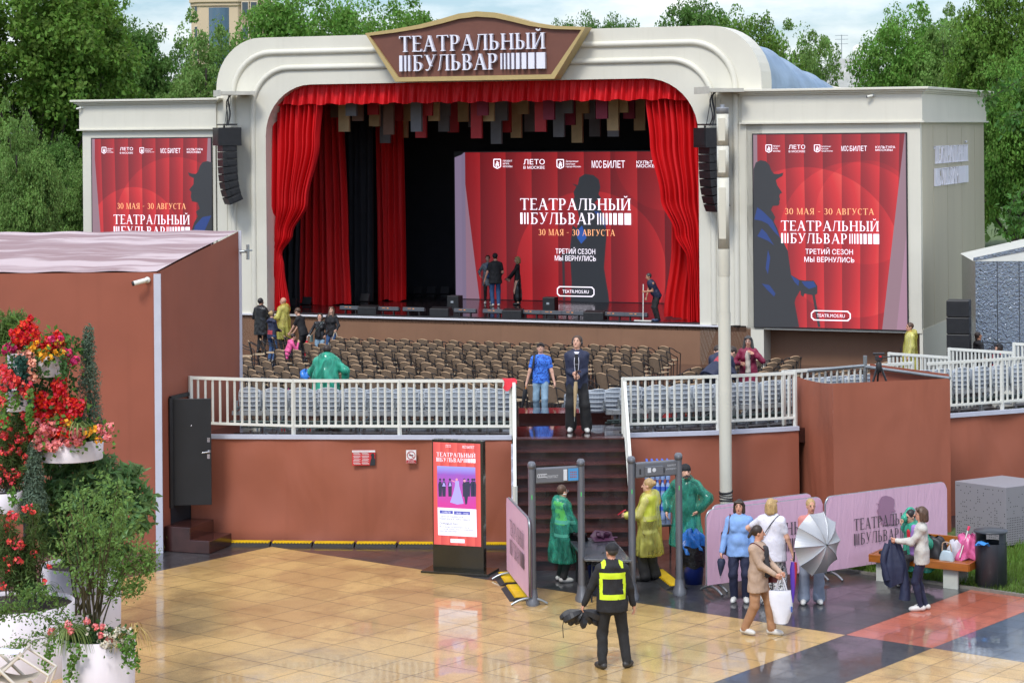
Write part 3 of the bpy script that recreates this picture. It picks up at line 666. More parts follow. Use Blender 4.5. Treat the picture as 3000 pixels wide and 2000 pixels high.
# ================================================================ hanging boards
BC = {'t': M('board_tan', '#c4aa80', .7), 'b': M('board_brown', '#76594a', .7), 'r': M('board_red', '#b0262c', .6), 'g': M('board_grey', '#74757a', .7), 'm': M('board_maroon', '#8c2440', .6)}
names = {'t': 'tan', 'b': 'brown', 'r': 'red', 'g': 'dark grey', 'm': 'maroon'}
hb = [(20, 865, 't'), (110, 795, 'b'), (210, 755, 'r'), (220, 830, 't'), (290, 940, 'g'), (300, 750, 'g'), (370, 795, 'r'), (435, 795, 't'), (405, 905, 't'), (495, 865, 'g'), (525, 905, 'r'), (565, 760, 'r'), (610, 795, 't'), (675, 865, 'g'), (680, 760, 'g'), (735, 870, 'r'), (800, 800, 't'), (870, 835, 'g'), (890, 908, 'r'), (930, 760, 'm'), (970, 797, 't'), (1020, 945, 'g'), (1058, 793, 'g'), (1080, 870, 'r'), (1150, 905, 't'), (1195, 750, 't'), (1240, 865, 'g'), (1310, 865, 'r'), (1365, 787, 'm'), (1430, 900, 'g'), (1485, 745, 'g'), (1500, 822, 'm'), (1550, 937, 't'), (1590, 745, 't'), (1635, 783, 'g'), (1665, 897, 'g'), (1712, 780, 'm'), (1785, 858, 't'), (1787, 897, 'g'), (1847, 740, 't'), (1890, 780, 'm'), (1960, 857, 't')]
hb = [(1000+x/2.24, y/2.24, c) for x, y, c in hb]+[(1002, 386, 't'), (1048, 354, 't'), (1093, 372, 'g'), (1030, 340, 'g'), (1140, 395, 'b'), (985, 345, 'b')]
for i, (x, y, c) in enumerate(hb):
    dep = 1.3+((i*37) % 9)*.5+max(0, (y-330)/90)*1.4; s, z = spl(x, y, dep)
    t = sthing('hanging_board', f'{names[c]} box panel hanging under the stage roof behind the valance', 'hanging panel', s, dep, z, 'coloured panels hanging under the stage roof')
    g = MB(); g.box((0, 0, (9.2-z)/2), (.40, .12, 9.2-z)); g.build('panel', BC[c], t)
    g = MB(); g.bar((0, 0, 9.2-z), (0, 0, 9.42-z), .02); g.build('hanger', BLKM, t)
# ================================================================ leaves, trees and plants
nr = np.random.default_rng(11)
def unit(a): return a/np.maximum(np.linalg.norm(a, axis=1, keepdims=True), 1e-9)
def leaves(c, out, size, asp=.5, rng=nr, droop=.3, updir=.5, jit=.35):
    """one leaf-shaped quad at each point of c, facing roughly 'out'"""
    n = len(c); nrm = unit(out*(1-updir)+np.array([0, 0, updir])+rng.normal(0, .55, (n, 3)))
    t = rng.normal(0, 1, (n, 3)); t[:, 2] -= droop; t = unit(t-nrm*np.sum(t*nrm, 1, keepdims=True)); b_ = np.cross(nrm, t)
    s = size*(1+rng.uniform(-jit, jit, (n, 1)))
    p0 = c-t*s*.5; p2 = c+t*s*.5; p1 = c+b_*s*asp*.5+nrm*s*.06; p3 = c-b_*s*asp*.5+nrm*s*.06
    vs = np.stack([p0, p1, p2, p3], 1).reshape(-1, 3); fs = np.arange(4*n).reshape(-1, 4)
    return vs, fs
def ball(n, rng, hollow=.0):
    d = unit(rng.normal(0, 1, (n, 3))); r = (hollow**3+(1-hollow**3)*rng.uniform(0, 1, (n, 1)))**(1/3); return d, d*r
def leafmat(name, col, var=.35, rough=.55, trans=.46): return M(name, col, rough, var=.22, vs=.5, isl=var, trans=trans, spec=.25)
BARK = M('bark', (.045, .035, .028), .9, var=.4, vs=6, bump=.6, bs=14)
LF = [leafmat('foliage_maple', (.15, .27, .042)), leafmat('foliage_linden', (.185, .31, .075)), leafmat('foliage_dark', (.12, .235, .05)), leafmat('foliage_fresh', (.155, .31, .052))]
def tree_mesh(seed, Rx, Hc, Ht, nclump, per, leaf, ci, gap=.9, asp=.6):
    """returns (trunk object, crown object): crown radius Rx, crown height Hc, trunk to Ht"""
    rng = np.random.default_rng(seed); rr = random.Random(seed)
    lobes = [np.array([0, 0, Ht+Hc*.5, Rx*.8, Hc*.5])]
    for i in range(9):
        a = rr.uniform(0, 6.28); k = rr.uniform(.35, .62)*Rx
        lobes.append(np.array([math.cos(a)*k, math.sin(a)*k, Ht+Hc*rr.uniform(.22, .8), Rx*rr.uniform(.34, .5), Hc*rr.uniform(.2, .3)]))
    cl = []
    while len(cl) < nclump:
        L_ = lobes[rr.randrange(len(lobes))]; d, p_ = ball(1, rng, .72); d = d[0]
        p_ = L_[:3]+p_[0]*np.array([L_[3], L_[3], L_[4]])*(1+.12*float(np.clip(rng.normal(), -1.5, 1)))
        cl.append((p_, d))
    C_, N_ = [], []
    for p_, d in cl:
        n_ = int(per*rr.uniform(.5, 1.4)); rad = gap*rr.uniform(.6, 1.3); dd, q_ = ball(n_, rng, .35)
        q_ = q_*np.array([rad, rad, rad*.55]); q_[:, 2] -= .25*(q_[:, 0]**2+q_[:, 1]**2)/max(rad, .1)
        C_.append(p_+q_); N_.append(dd*.6+d*.7)
    vs, fs = leaves(np.concatenate(C_), unit(np.concatenate(N_)), leaf, asp, rng, .3, .62)
    crown = raw('crown', vs, fs, LF[ci], None, None, False)
    g = MB(); g.tube(catmull([(0, 0, -.3), (.12, .05, Ht*.5), (-.1, .1, Ht+Hc*.3), (.1, 0, Ht+Hc*.75)], 4), [Rx*.075*(1-.065*i) for i in range(13)], 9)
    for p_, d in cl[:26]:
        z0 = Ht*.7+rr.random()*Hc*.35; m_ = Vector(p_)*.5+Vector((0, 0, z0))*.5+Vector((0, 0, -.3)); m_.z = min(m_.z, p_[2])
        g.tube(catmull([(0, 0, z0), m_, p_], 4), [Rx*.022*(1-.1*i) for i in range(9)], 5)
    trunk = g.build('trunk', BARK); return trunk, crown
PROTO = []
for a in ((1, 5.5, 10.5, 4.0, 430, 140, .25, 0, 1.05, .62), (2, 5.0, 9.0, 3.5, 440, 150, .20, 1, .85, .7), (3, 5.0, 9.5, 4, 420, 140, .22, 2, .95, .6), (4, 5.5, 9.5, 3.5, 440, 140, .22, 3, .95, .66)):
    PROTO.append(tree_mesh(*a))
used = set(); DIM = []
for tr_, cr_ in PROTO:
    q_ = np.empty(len(cr_.data.vertices)*3, np.float32); cr_.data.vertices.foreach_get('co', q_); q_ = q_.reshape(-1, 3); DIM.append((float(np.percentile(np.hypot(q_[:, 0], q_[:, 1]), 97)), float(np.percentile(q_[:, 2], 99.6))))
def tree(k, d, xc, ytop, hw, label, rz=0., group='park trees around the stage'):
    """tree of kind k at distance d, its top at pixel (xc, ytop), its crown hw pixels wide to either side"""
    top = at(xc, ytop, d); s = top.z/DIM[k][1]; wd = hw*d/F/DIM[k][0]
    t = thing('park_tree', label, 'tree', (top.x, d, 0), rz, group); t.scale = (wd, wd, s)
    for o in PROTO[k]:
        if o.name in used: o = o.copy(); COL.objects.link(o)
        else: used.add(o.name)
        o.parent = t
    return t
TREES = [
 (0, 90, 70, -110, 300, 'tall chestnut tree with layered dark leaves behind the tent, its top cut by the picture', .3),
 (0, 100, 225, -15, 165, 'broad chestnut tree whose crown slopes down to the pale gap of sky', 1.9),
 (2, 107, 455, 84, 170, 'dark green tree just behind the roof of the wing with the half-hidden screen', 2.4),
 (1, 97, 600, 76, 170, 'pale leafed linden tree next to the rounded corner of the stage arch', .5),
 (3, 112, 920, -25, 225, 'fresh green tree standing in front of the beige tower', 1.2),
 (3, 116, 1110, 12, 200, 'fresh green tree behind the gold-edged sign', 4.0),
 (2, 150, 1665, 64, 120, 'small dark treetop peeping over the arch next to the sign', .2),
 (2, 150, 1850, 68, 120, 'small dark treetop peeping over the middle of the cream arch', 2.2),
 (2, 112, 2035, 12, 160, 'dark green tree rising behind the rounded arch corner near the blue tarpaulin', 1.0),
 (0, 108, 2200, 58, 150, 'green tree behind the blue tarpaulin vault', 3.3),
 (1, 114, 2310, 96, 140, 'pale tree behind the lower end of the blue tarpaulin', 5.1),
 (1, 110, 2410, 150, 75, 'short pale tree beside the rooftop with the antenna', 2.0),
 (3, 104, 2660, 34, 185, 'round crowned tree behind the wing, next to the gap with the antenna', 4.4),
 (1, 100, 2810, 58, 150, 'round crowned tree behind the wing with the raised letters', .9),
 (0, 92, 2970, -40, 170, 'tall tree at the corner of the wing with raised letters', 2.7),
 (3, 82, 3020, 150, 160, 'bushy green tree hanging over the mirrored kiosk', 1.7),
 (1, 68, 45, 335, 125, 'pale blossoming linden tree in front of the stage wing, above the tent roof', .6),
 (1, 72, -70, 400, 150, 'pale linden tree cut by the picture edge beside the tent roof', 3.6),
 (1, 84, 195, 470, 105, 'bushy linden squeezed between the pale linden and the stage wing', 5.0),
 (2, 86, 120, 420, 120, 'dark tree filling the space below the chestnuts beside the wing', 5.9), None]
for a in TREES[:-1]: tree(*a)
# far wood that closes the park
pts = []; rng = np.random.default_rng(5)
for i in range(120):
    x = -95+i*1.6; y = 150-.12*x+rng.uniform(-4, 4); hh = 8.6+rng.uniform(-1.2, .8); 
    d, q_ = ball(170, rng, .6); pts.append((np.array([x, y, hh*.55])+q_*np.array([3.2, 2.2, hh*.5]), d))
vs, fs = leaves(np.concatenate([a for a, _ in pts]), np.concatenate([b_ for _, b_ in pts]), .9, .7, rng)
o = raw('far_wood', vs, fs, LF[2], None, None, False); tag(o, 'dark mass of park wood closing the view behind the stage', 'wood', None, 'stuff')
# twigs of a near tree reaching in from the picture edge
tw = thing('hanging_branch', 'thin leafy branch reaching in beside the mirrored kiosk and the stage wing', 'branch', at(3050, 330, 46))
g = MB(); C_ = []; rng = np.random.default_rng(8)
for (x0, y0), pl_ in (((3080, 150), [(3000, 225), (2930, 270), (2885, 300)]), ((3080, 420), [(3000, 560), (2970, 590), (2955, 640)]), ((3080, 250), [(2990, 330), (2960, 340), (2940, 370)]), ((3070, 620), [(3010, 650), (2975, 655)])):
    P_ = [at(x, y, 46)-tw.location for x, y in [(x0, y0)]+pl_]; P_ = catmull(P_, 6); g.tube(P_, [.014*(1-.035*i) for i in range(len(P_))], 5)
    for q_ in P_:
        for _ in range(7): C_.append(np.array(q_)+rng.normal(0, .11, 3)+np.array([0, 0, -.06]))
g.build('twig', BARK, tw); C_ = np.array(C_); vs, fs = leaves(C_, rng.normal(0, 1, C_.shape), .14, .6, rng, 1.2, .3); raw('leaves', vs, fs, leafmat('foliage_near', (.08, .19, .04)), tw, None, False)
# ---------------------------------------------------------------- planters
PW = M('planter_white', '#d4cdd2', .5, var=.09, vs=2.5, stretch=(1, 1, .2)); SOIL = M('soil', (.03, .02, .015), .95, var=.3, vs=20)
def pot(name, label, c, r, z0, z1, par=None, sq=1):
    t = par or thing(name, label, 'planter', (c[0], c[1], 0)); off = Vector((c[0], c[1], 0))-t.location
    g = MB(); g.lathe([(r*.97, z0), (r, z1), (r-.025, z1), (r-.03, z1-.08)], 40, off); 
    g.add([(off.x+r*.97*math.cos(i*.157), off.y+r*.97*math.sin(i*.157), z0) for i in range(40)], [tuple(range(40))[::-1]])
    a = g.build('tray' if par else 'shell', PW, t)
    g = MB(); g.add([(off.x+(r-.027)*math.cos(i*.157), off.y+(r-.027)*math.sin(i*.157), z1-.06) for i in range(40)], [tuple(range(40))]); g.build('soil', SOIL, a if par else t)
    return t
tw = thing('planter_tower', 'flower tower of stacked white trays beside the brown tent', 'planter', (-7.35, 33.4, 0))
g = MB(); g.tube([(0, .25, 0), (0, .25, 4.6)], .09, 10); g.tube([(-.9, .35, 0), (-.9, .35, 4.2)], .07, 10); g.build('post', BLKM, tw)
TR = {}
def tray(key, x0, x1, ytop, ybot, d):
    a, b_ = at(x0, ytop, d), at(x1, ytop, d); r = (b_.x-a.x)/2; zb = at(x0, ybot, d).z; c = ((a.x+b_.x)/2, d+r*.3)
    pot('', '', c, r, zb, a.z, tw); TR[key] = Vector((c[0], c[1], a.z)), r
tray('A', 98, 178, 1042, 1103, 33.1); tray('A2', 20, 92, 1040, 1098, 33.3); tray('B', 14, 80, 1142, 1204, 32.9); tray('C', 96, 297, 1290, 1348, 33.1); tray('D', -60, 62, 1442, 1500, 32.7)
def arm(c):
    g = MB(); g.bar((c.x+7.35, c.y-33.4, c.z-.28), (0, .25, c.z-.28), .05); g.build('bracket', BLKM, tw)
for k_ in TR: arm(TR[k_][0])
pot('big_planter', 'tall round white planter holding the airy green shrub in front', (-5.72, 30.5), .50, 0, .92)
pot('big_planter', 'wide white planter below the flower tower, behind the deckchair', (-7.25, 32.3), .84, 0, 1.02)
pot('big_planter', 'white planter in the row behind, under the dark laurel', (-6.75, 34.6), .62, 0, 1.12)
# ---------------------------------------------------------------- plants: stems + leaves + blossom
G1 = leafmat('leaf_bright', (.12, .25, .045)); G2 = leafmat('leaf_laurel', (.15, .27, .10), rough=.3); G3 = leafmat('leaf_grey', (.15, .22, .15)); G4 = leafmat('leaf_deep', (.055, .13, .035)); G5 = leafmat('leaf_variegated', (.22, .30, .10)); G6 = leafmat('leaf_ivy', (.03, .10, .075)); G7 = leafmat('leaf_airy', (.17, .29, .075))
FR = M('petal_red', (.72, .012, .015), .5, var=.2, isl=.25, trans=.2); FP = M('petal_pink', (.85, .25, .25), .5, var=.2, isl=.2, trans=.2); FS = M('petal_salmon', (.80, .36, .26), .5, var=.2, isl=.2, trans=.2)
FM = M('petal_magenta', (.60, .03, .16), .5, var=.2, isl=.25, trans=.2); FY = M('petal_orange', (.90, .42, .02), .5, var=.2, isl=.2, trans=.2); FC = M('petal_coral', (.78, .06, .07), .5, var=.2, isl=.2, trans=.2); FW = M('petal_cream', (.75, .72, .6), .5, var=.1, isl=.1, trans=.2)
STEM = M('stem', (.06, .05, .02), .8, var=.3)
def plant(name, label, cat, base, rng, stems=None, sr=.01, parts=()):
    """parts: (child name, points, out dirs, size, aspect, material, droop, updir)"""
    t = thing(name, label, cat, base); b_ = np.array(base)
    if stems:
        g = MB()
        for P_ in stems: P_ = catmull(P_, 5); g.tube([Vector(p_)-Vector(base) for p_ in P_], [sr*(1-.7*i/len(P_)) for i in range(len(P_))], 5)
        g.build('stem', STEM, t)
    for nm, c, o_, size, asp, mt, dr, ud in parts:
        vs, fs = leaves(np.array(c)-b_, np.array(o_), size, asp, rng, dr, ud); raw(nm, vs, fs, mt, t, None, False)
    return t
def blob(c, r, n, rng, sq=(1, 1, 1), hollow=.3):
    d, p_ = ball(n, rng, hollow); return np.array(c)+p_*np.array(r)*np.array(sq), d
def heads(cs, r, n, rng):      # flower heads: n petals round each centre
    P_, D_ = [], []
    for c in cs:
        a, d = blob(c, r*rng.uniform(.7, 1.25), n, rng, hollow=.7); P_.append(a); D_.append(d)
    return np.concatenate(P_), np.concatenate(D_)
def px(pts, d, rng=None, jit=.0):
    return [np.array(at(x, y, d+(rng.normal(0, jit) if rng is not None and jit else 0))) for x, y in pts]
def sprig(a, b_, n, rng, j): a, b_ = np.array(a), np.array(b_); return [a+(b_-a)*k+rng.normal(0, j, 3) for k in rng.uniform(0, 1, n)]
rg = np.random.default_rng(21)
# red bougainvillea
def bougain(label, d, segs, base, nl=140):
    cs = []
    for (x0, y0), (x1, y1), n_ in segs: cs += sprig(at(x0, y0, d), at(x1, y1, d), n_, rg, .035)
    hp, hd = heads(cs, .062, 34, rg); lc = np.array([c+rg.normal(0, .09, 3)+np.array([0, .06, 0]) for c in cs for _ in range(2)])
    plant('bougainvillea', label, 'flowering plant', at(*base, d), rg, [[at(*base, d), at((s_[0][0]+base[0])/2, (s_[0][1]+base[1])/2-10, d), at(*s_[0], d)] for s_ in segs], .012,
          [('blossom', hp, hd, .058, .9, FR, 0, .2), ('leaves', lc, rg.normal(0, 1, lc.shape), .09, .6, G1, .6, .4)])
bougain('bright red bougainvillea standing tall on the topmost tray', 33.1, [((82, 940), (92, 985), 16), ((45, 975), (95, 1000), 22), ((95, 985), (55, 1012), 14), ((92, 1000), (150, 1015), 26), ((168, 980), (160, 1020), 18), ((120, 1000), (185, 1025), 16)], (120, 1042))
bougain('bright red bougainvillea fanning out above the pink geraniums', 33.0, [((172, 1115), (180, 1170), 26), ((180, 1170), (195, 1200), 18), ((110, 1165), (165, 1195), 22), ((240, 1185), (190, 1230), 24), ((100, 1200), (150, 1235), 24), ((195, 1200), (200, 1240), 20), ((215, 1170), (220, 1200), 8)], (180, 1285))
# nasturtiums and magenta edge on tray A
def flowers(name, label, d, pts, r, n, mt, leafmt, size=.05, base=None, lsize=.07, lspread=.09, ln=8, jit=.06):
    cs = px(pts, d, rg, jit); hp, hd = heads(cs, r*1.3, int(n*1.4), rg); lc = np.array([c+rg.normal(0, lspread, 3)+np.array([0, .09, -.02]) for c in cs for _ in range(ln)]); size *= 1.2
    return plant(name, label, 'flowering plant', at(*(base or pts[0]), d), rg, None, 0, [('blossom', hp, hd, size, .9, mt, 0, .1), ('leaves', lc, rg.normal(0, 1, lc.shape), lsize, .8, leafmt, .3, .5)])
flowers('nasturtium', 'yellow orange nasturtiums on the rim of the topmost tray', 32.85, [(105, 1004), (84, 1021), (92, 1024), (100, 1020), (110, 1034), (131, 1032), (128, 1038), (140, 1018), (173, 1003), (163, 1031), (172, 1033), (183, 1034), (120, 1053), (146, 1046)], .04, 9, FY, G1)
flowers('bougainvillea', 'magenta bougainvillea spilling over both ends of the topmost trays', 32.95, [(18, 1022), (26, 1012), (35, 1024), (12, 1030), (40, 1018), (195, 1030), (204, 1033), (213, 1053), (217, 1060), (222, 1054), (196, 1058), (150, 992), (178, 992)], .045, 18, FM, G1)
flowers('geranium', 'salmon geraniums trailing between the two topmost trays', 32.8, [(62, 1042), (88, 1038), (78, 1040), (88, 1065), (95, 1062), (80, 1068), (84, 1080), (93, 1082), (98, 1092), (97, 1105)], .05, 22, FS, G6)
flowers('geranium', 'coral and salmon geraniums crowding the small tray at the picture edge', 32.6, [(10, 1078), (14, 1090), (25, 1108), (18, 1115), (35, 1125), (45, 1118), (2, 1138), (12, 1145), (58, 1150), (82, 1145), (80, 1160), (85, 1130), (65, 1127), (8, 1168), (10, 1180), (48, 1112), (30, 1095)], .05, 20, FC, G6)
flowers('geranium', 'dense pink geraniums along the rim of the widest tray', 32.75, [(92, 1248), (132, 1252), (112, 1238), (125, 1262), (115, 1275), (132, 1275), (105, 1300), (120, 1295), (112, 1308), (150, 1270), (160, 1262), (175, 1285), (178, 1298), (165, 1298), (155, 1310), (140, 1305), (192, 1283), (200, 1298), (188, 1262), (222, 1270), (240, 1268), (222, 1290), (228, 1297), (291, 1253), (297, 1272), (315, 1283), (318, 1254), (155, 1240), (208, 1262), (215, 1285)], .055, 30, FP, G1, .05)
flowers('geranium', 'red geraniums among the pink ones on the widest tray', 32.8, [(160, 1266), (170, 1258), (178, 1264), (150, 1262), (90, 1285), (165, 1275), (200, 1270), (130, 1225)], .05, 26, FR, G4)
flowers('nasturtium', 'few orange nasturtiums among the pink geraniums on the widest tray', 32.7, [(256, 1268), (280, 1255), (288, 1288), (200, 1240), (262, 1262)], .04, 9, FY, G1)
# trailing ivy
def trail(label, d, cols, mt, size=.06, name='trailing_ivy'):
    C_ = []; st_ = []
    for x0, y0, x1, y1, n_ in cols:
        C_ += sprig(at(x0, y0, d), at(x1, y1, d), n_, rg, .035); st_.append([at(x0, y0, d), at((x0+x1)/2+3, (y0+y1)/2, d), at(x1, y1, d)])
    C_ = np.array(C_); plant(name, label, 'trailing plant', at(cols[0][0], cols[0][1], d), rg, st_, .005, [('leaves', C_, np.tile([0, -1., .2], (len(C_), 1)), size, .8, mt, 1.0, .1)])
trail('blue green ivy hanging between the two topmost trays', 32.75, [(55, 1048, 58, 1110, 90), (68, 1048, 72, 1120, 90), (62, 1050, 80, 1130, 60)], G6)
trail('green trailing stems hanging off the ends of the topmost trays', 32.8, [(184, 1045, 188, 1105, 90), (108, 1048, 110, 1105, 50), (30, 1045, 38, 1100, 60), (140, 1050, 138, 1095, 25), (192, 1050, 194, 1090, 40)], G4, .05)
trail('ivy hanging over the small tray at the picture edge', 32.5, [(10, 1150, 15, 1250, 80), (40, 1145, 48, 1200, 40), (90, 1140, 92, 1230, 70), (78, 1200, 95, 1260, 60)], G1, .06)
# greenery inside the tower
C_, D_ = blob(at(120, 1170, 33.5), .62, 1500, rg, (1, .6, 1.3), .1); C2, D2 = blob(at(40, 1270, 33.6), .55, 900, rg, (1, .6, .8), .1); C3, D3 = blob(at(150, 1015, 33.4), .40, 500, rg, (1.3, .5, .55), .1)
C4, D4 = blob(at(200, 1262, 33.2), .38, 900, rg, (1.5, .5, .5), .1)
plant('tower_greenery', 'dark leafy filling between the white trays of the flower tower', 'shrub', at(120, 1200, 33.5), rg, None, 0, [('leaves', np.concatenate([C_, C2, C3, C4]), np.concatenate([D_, D2, D3, D4]), .085, .6, G4, .4, .4)])
# oleander: narrow leaves, coral blossom
def narrow(name, label, cat, bases, d, tips, mt, ln=26, lw=.13, size=.16, blossom=None, fm=None, sr=.01, sway=.05, low=.25):
    st_ = []; C_ = []; D_ = []
    for (bx, by), (tx, ty) in zip(bases, tips):
        a, e = at(bx, by, d), at(tx, ty, d+rg.uniform(-.25, .25)); P_ = [a, a.lerp(e, .5)+Vector(rg.normal(0, sway, 3)), e]; st_.append(P_)
        for q_ in catmull(P_, 12):
            k_ = (q_.z-a.z)/max(.01, e.z-a.z)
            if k_ < low: continue
            for _ in range(max(1, ln//12)): C_.append(np.array(q_)+rg.normal(0, .035, 3)); D_.append(rg.normal(0, 1, 3))
    parts = [('leaves', C_, D_, size, lw, mt, -.6, .2)]
    if blossom: hp, hd = heads(px(blossom, d-.15, rg, .08), .05, 16, rg); parts.append(('blossom', hp, hd, .05, .8, fm, 0, .2))
    return plant(name, label, cat, at(*bases[0], d), rg, st_, sr, parts)
rr = random.Random(3)
narrow('tall_grass_plant', 'tall bright green plant with blade leaves behind the red bougainvillea', 'shrub', [(rr.uniform(-10, 40), 1040) for _ in range(26)], 33.9, [(rr.uniform(-40, 78), rr.uniform(912, 985)) for _ in range(26)], leafmat('leaf_blade', (.16, .27, .07)), 60, .12, .15)
narrow('oleander', 'coral flowering oleander with narrow leaves below the small tray', 'flowering shrub', [(rr.uniform(-10, 70), 1440) for _ in range(30)], 32.9, [(rr.uniform(-20, 92), rr.uniform(1225, 1400)) for _ in range(30)], leafmat('leaf_oleander', (.10, .16, .045)), 60, .14, .13,
       [(rr.uniform(0, 85), rr.uniform(1215, 1420)) for _ in range(48)], FC)
narrow('oleander', 'coral flowering oleander rising from the wide white planter', 'flowering shrub', [(rr.uniform(10, 110), 1755) for _ in range(36)], 32.2, [(rr.uniform(-10, 130), rr.uniform(1475, 1690)) for _ in range(36)], leafmat('leaf_oleander', (.10, .16, .045)), 70, .14, .14,
       [(30, 1505), (40, 1515), (25, 1520), (30, 1535), (45, 1510), (20, 1545), (50, 1580), (35, 1590), (60, 1590), (25, 1585), (45, 1600), (65, 1600), (20, 1635), (50, 1640), (60, 1645), (30, 1650), (70, 1490), (95, 1500), (88, 1485), (100, 1620), (130, 1705), (55, 1700), (8, 1715), (25, 1668), (145, 1660)], FC)
# juniper columns
def conifer(label, d, x, y0, y1, wpx):
    a, e = at(x, y1, d), at(x, y0, d); hgt = e.z-a.z; C_, D_ = [], []; wr_ = wpx/2*d/F
    for i in range(230):
        k_ = rg.uniform(0, 1)**1.15; r_ = wr_*(1-k_)**.75*(1+.22*math.sin(k_*17+x))*rg.uniform(.75, 1.12); an = rg.uniform(0, 6.28)
        c = np.array([a.x+r_*math.cos(an), a.y+r_*math.sin(an), a.z+hgt*k_]); p_, dd = blob(c, .085, 26, rg, (1, 1, 1.5)); C_.append(p_); D_.append(dd*.5+np.array([math.cos(an), math.sin(an), .5]))
    plant('juniper', label, 'conifer', a, rg, [[a, a.lerp(e, .5), e]], .03, [('needles', np.concatenate(C_), np.concatenate(D_), .05, .35, G3, -.8, .3)])
conifer('slim grey green juniper standing behind the widest tray', 33.6, 262, 968, 1300, 78)
conifer('small grey green juniper between the oleander and the widest tray', 32.7, 100, 1310, 1490, 62)
# laurel, big dark leaves
def bush(name, label, d, c, rpx, n, size, asp, mt, sq=(1, .8, 1), hollow=.55, stems=10, foot=None, lowz=None):
    cc = at(*c, d); r_ = rpx*d/F; cl = [cc+Vector(q_*r_*np.array(sq)+rg.normal(0, .09, 3)*(1 if hollow < .2 else .3)) for q_ in ball(n, rg, hollow)[1]]
    C_, D_ = [], []
    for q_ in cl:
        v_ = (q_-cc).normalized()
        for _ in range(14): C_.append(np.array(q_)+rg.normal(0, .055, 3)); D_.append(np.array(v_)*.3+rg.normal(0, .8, 3))
    ft = at(*foot, d); st_ = [[ft+Vector((rg.uniform(-.12, .12), rg.uniform(-.1, .1), 0)), ft.lerp(q_, .45)+Vector((0, 0, .1)), q_] for q_ in cl[:stems]]
    plant(name, label, 'shrub', ft, rg, st_, .016, [('leaves', C_, D_, size, asp, mt, -.5, .3)])
bush('laurel', 'dense dark laurel with long glossy leaves in front of the tent corner', 33.6, (250, 1485), 190, 330, .20, .34, G2, (1.02, .7, .86), .5, 12, (235, 1800))
bush('airy_shrub', 'airy fine leaved shrub on thin trunks in the tall round planter', 30.5, (290, 1570), 135, 205, .062, .5, G7, (.95, .8, 1.38), .05, 18, (275, 1885))
# side branches and the underplanting of the front planter
C_ = []; st_ = []
for P_ in ([(235, 1860), (120, 1800), (30, 1785), (-10, 1795)], [(230, 1850), (140, 1740), (60, 1740)], [(240, 1850), (120, 1870), (30, 1900)], [(330, 1700), (400, 1640), (445, 1610)], [(320, 1740), (380, 1720), (405, 1715)], [(330, 1650), (420, 1670), (440, 1645)]):
    W_ = catmull([at(x, y, 30.4) for x, y in P_], 10); st_.append(W_)
    for q_ in W_:
        for _ in range(26): C_.append(np.array(q_)+rg.normal(0, .07, 3))
plant('airy_shrub', 'fine leaved side branches reaching out over the white planters', 'shrub', at(240, 1870, 30.4), rg, st_, .008, [('leaves', C_, rg.normal(0, 1, (len(C_), 3)), .055, .5, G7, .2, .4)])
C_, D_ = blob(at(275, 1872, 30.45), .42, 2600, rg, (1.1, .9, .42), .5)
plant('ground_rose', 'low dark leaved rose bush filling the tall round planter', 'shrub', at(275, 1890, 30.45), rg, None, 0, [('leaves', C_, D_, .05, .6, G4, .2, .4)])
flowers('rose', 'few pink and coral roses in the tall round planter', 30.0, [(280, 1835), (300, 1835), (321, 1872), (296, 1860), (207, 1848), (152, 1850), (254, 1818), (200, 1828)], .035, 24, FP, G4, .035, ln=3)
flowers('small_white_flowers', 'cream white blossom scattered over the rose bush', 30.0, [(rr.uniform(290, 390), rr.uniform(1835, 1900)) for _ in range(46)]+[(252, 1855), (290, 1878), (296, 1886), (282, 1898), (287, 1908), (258, 1840)], .02, 9, FW, G4, .026, ln=2)
def spider(label, d, x, y, n, mt, L_=.42, name='spider_plant'):
    g = MB(); b0 = at(x, y, d)
    for i in range(n):
        a = rg.uniform(0, 6.28); l_ = L_*rg.uniform(.6, 1.15); dx, dy = math.cos(a), math.sin(a); P_ = [(0, 0, 0), (dx*l_*.35, dy*l_*.35, l_*.55), (dx*l_*.75, dy*l_*.75, l_*.35), (dx*l_, dy*l_, -l_*.3)]
        P_ = catmull(P_, 4); sd = Vector((-dy, dx, 0))
        vs = []
        for j, q_ in enumerate(P_): wv = .007*math.sin(math.pi*(j+.6)/(len(P_)+.6)); vs += [q_-sd*wv, q_+sd*wv]
        g.add(vs, [(2*j, 2*j+1, 2*j+3, 2*j+2) for j in range(len(P_)-1)])
    t = thing(name, label, 'grassy plant', b0); g.build('blades', mt, t)
spider('striped spider plant arching over the rim of the tall round planter', 30.1, 200, 1880, 90, G5, .36)
spider('spider plant arching over the wide white planter', 32.0, 120, 1750, 80, G4, .36)
spider('striped spider plant among the pink geraniums', 32.6, 228, 1262, 34, G5, .24)
trail('trailing stems hanging down the front of the tall round planter', 29.9, [(205, 1890, 210, 1985, 80), (240, 1890, 195, 1990, 60), (150, 1880, 130, 1960, 90), (380, 1860, 400, 1960, 120), (360, 1880, 372, 1950, 70)], G1, .05, 'trailing_plant')
spider('dry straw coloured stems fanning out at the side of the tall round planter', 30.2, 388, 1880, 34, M('straw', (.42, .30, .10), .7), .36, 'dry_grass')
trail('light green trailers over the rim of the small tray at the picture edge', 32.4, [(38, 1440, 42, 1490, 40), (30, 1435, 45, 1475, 30)], G1, .05)
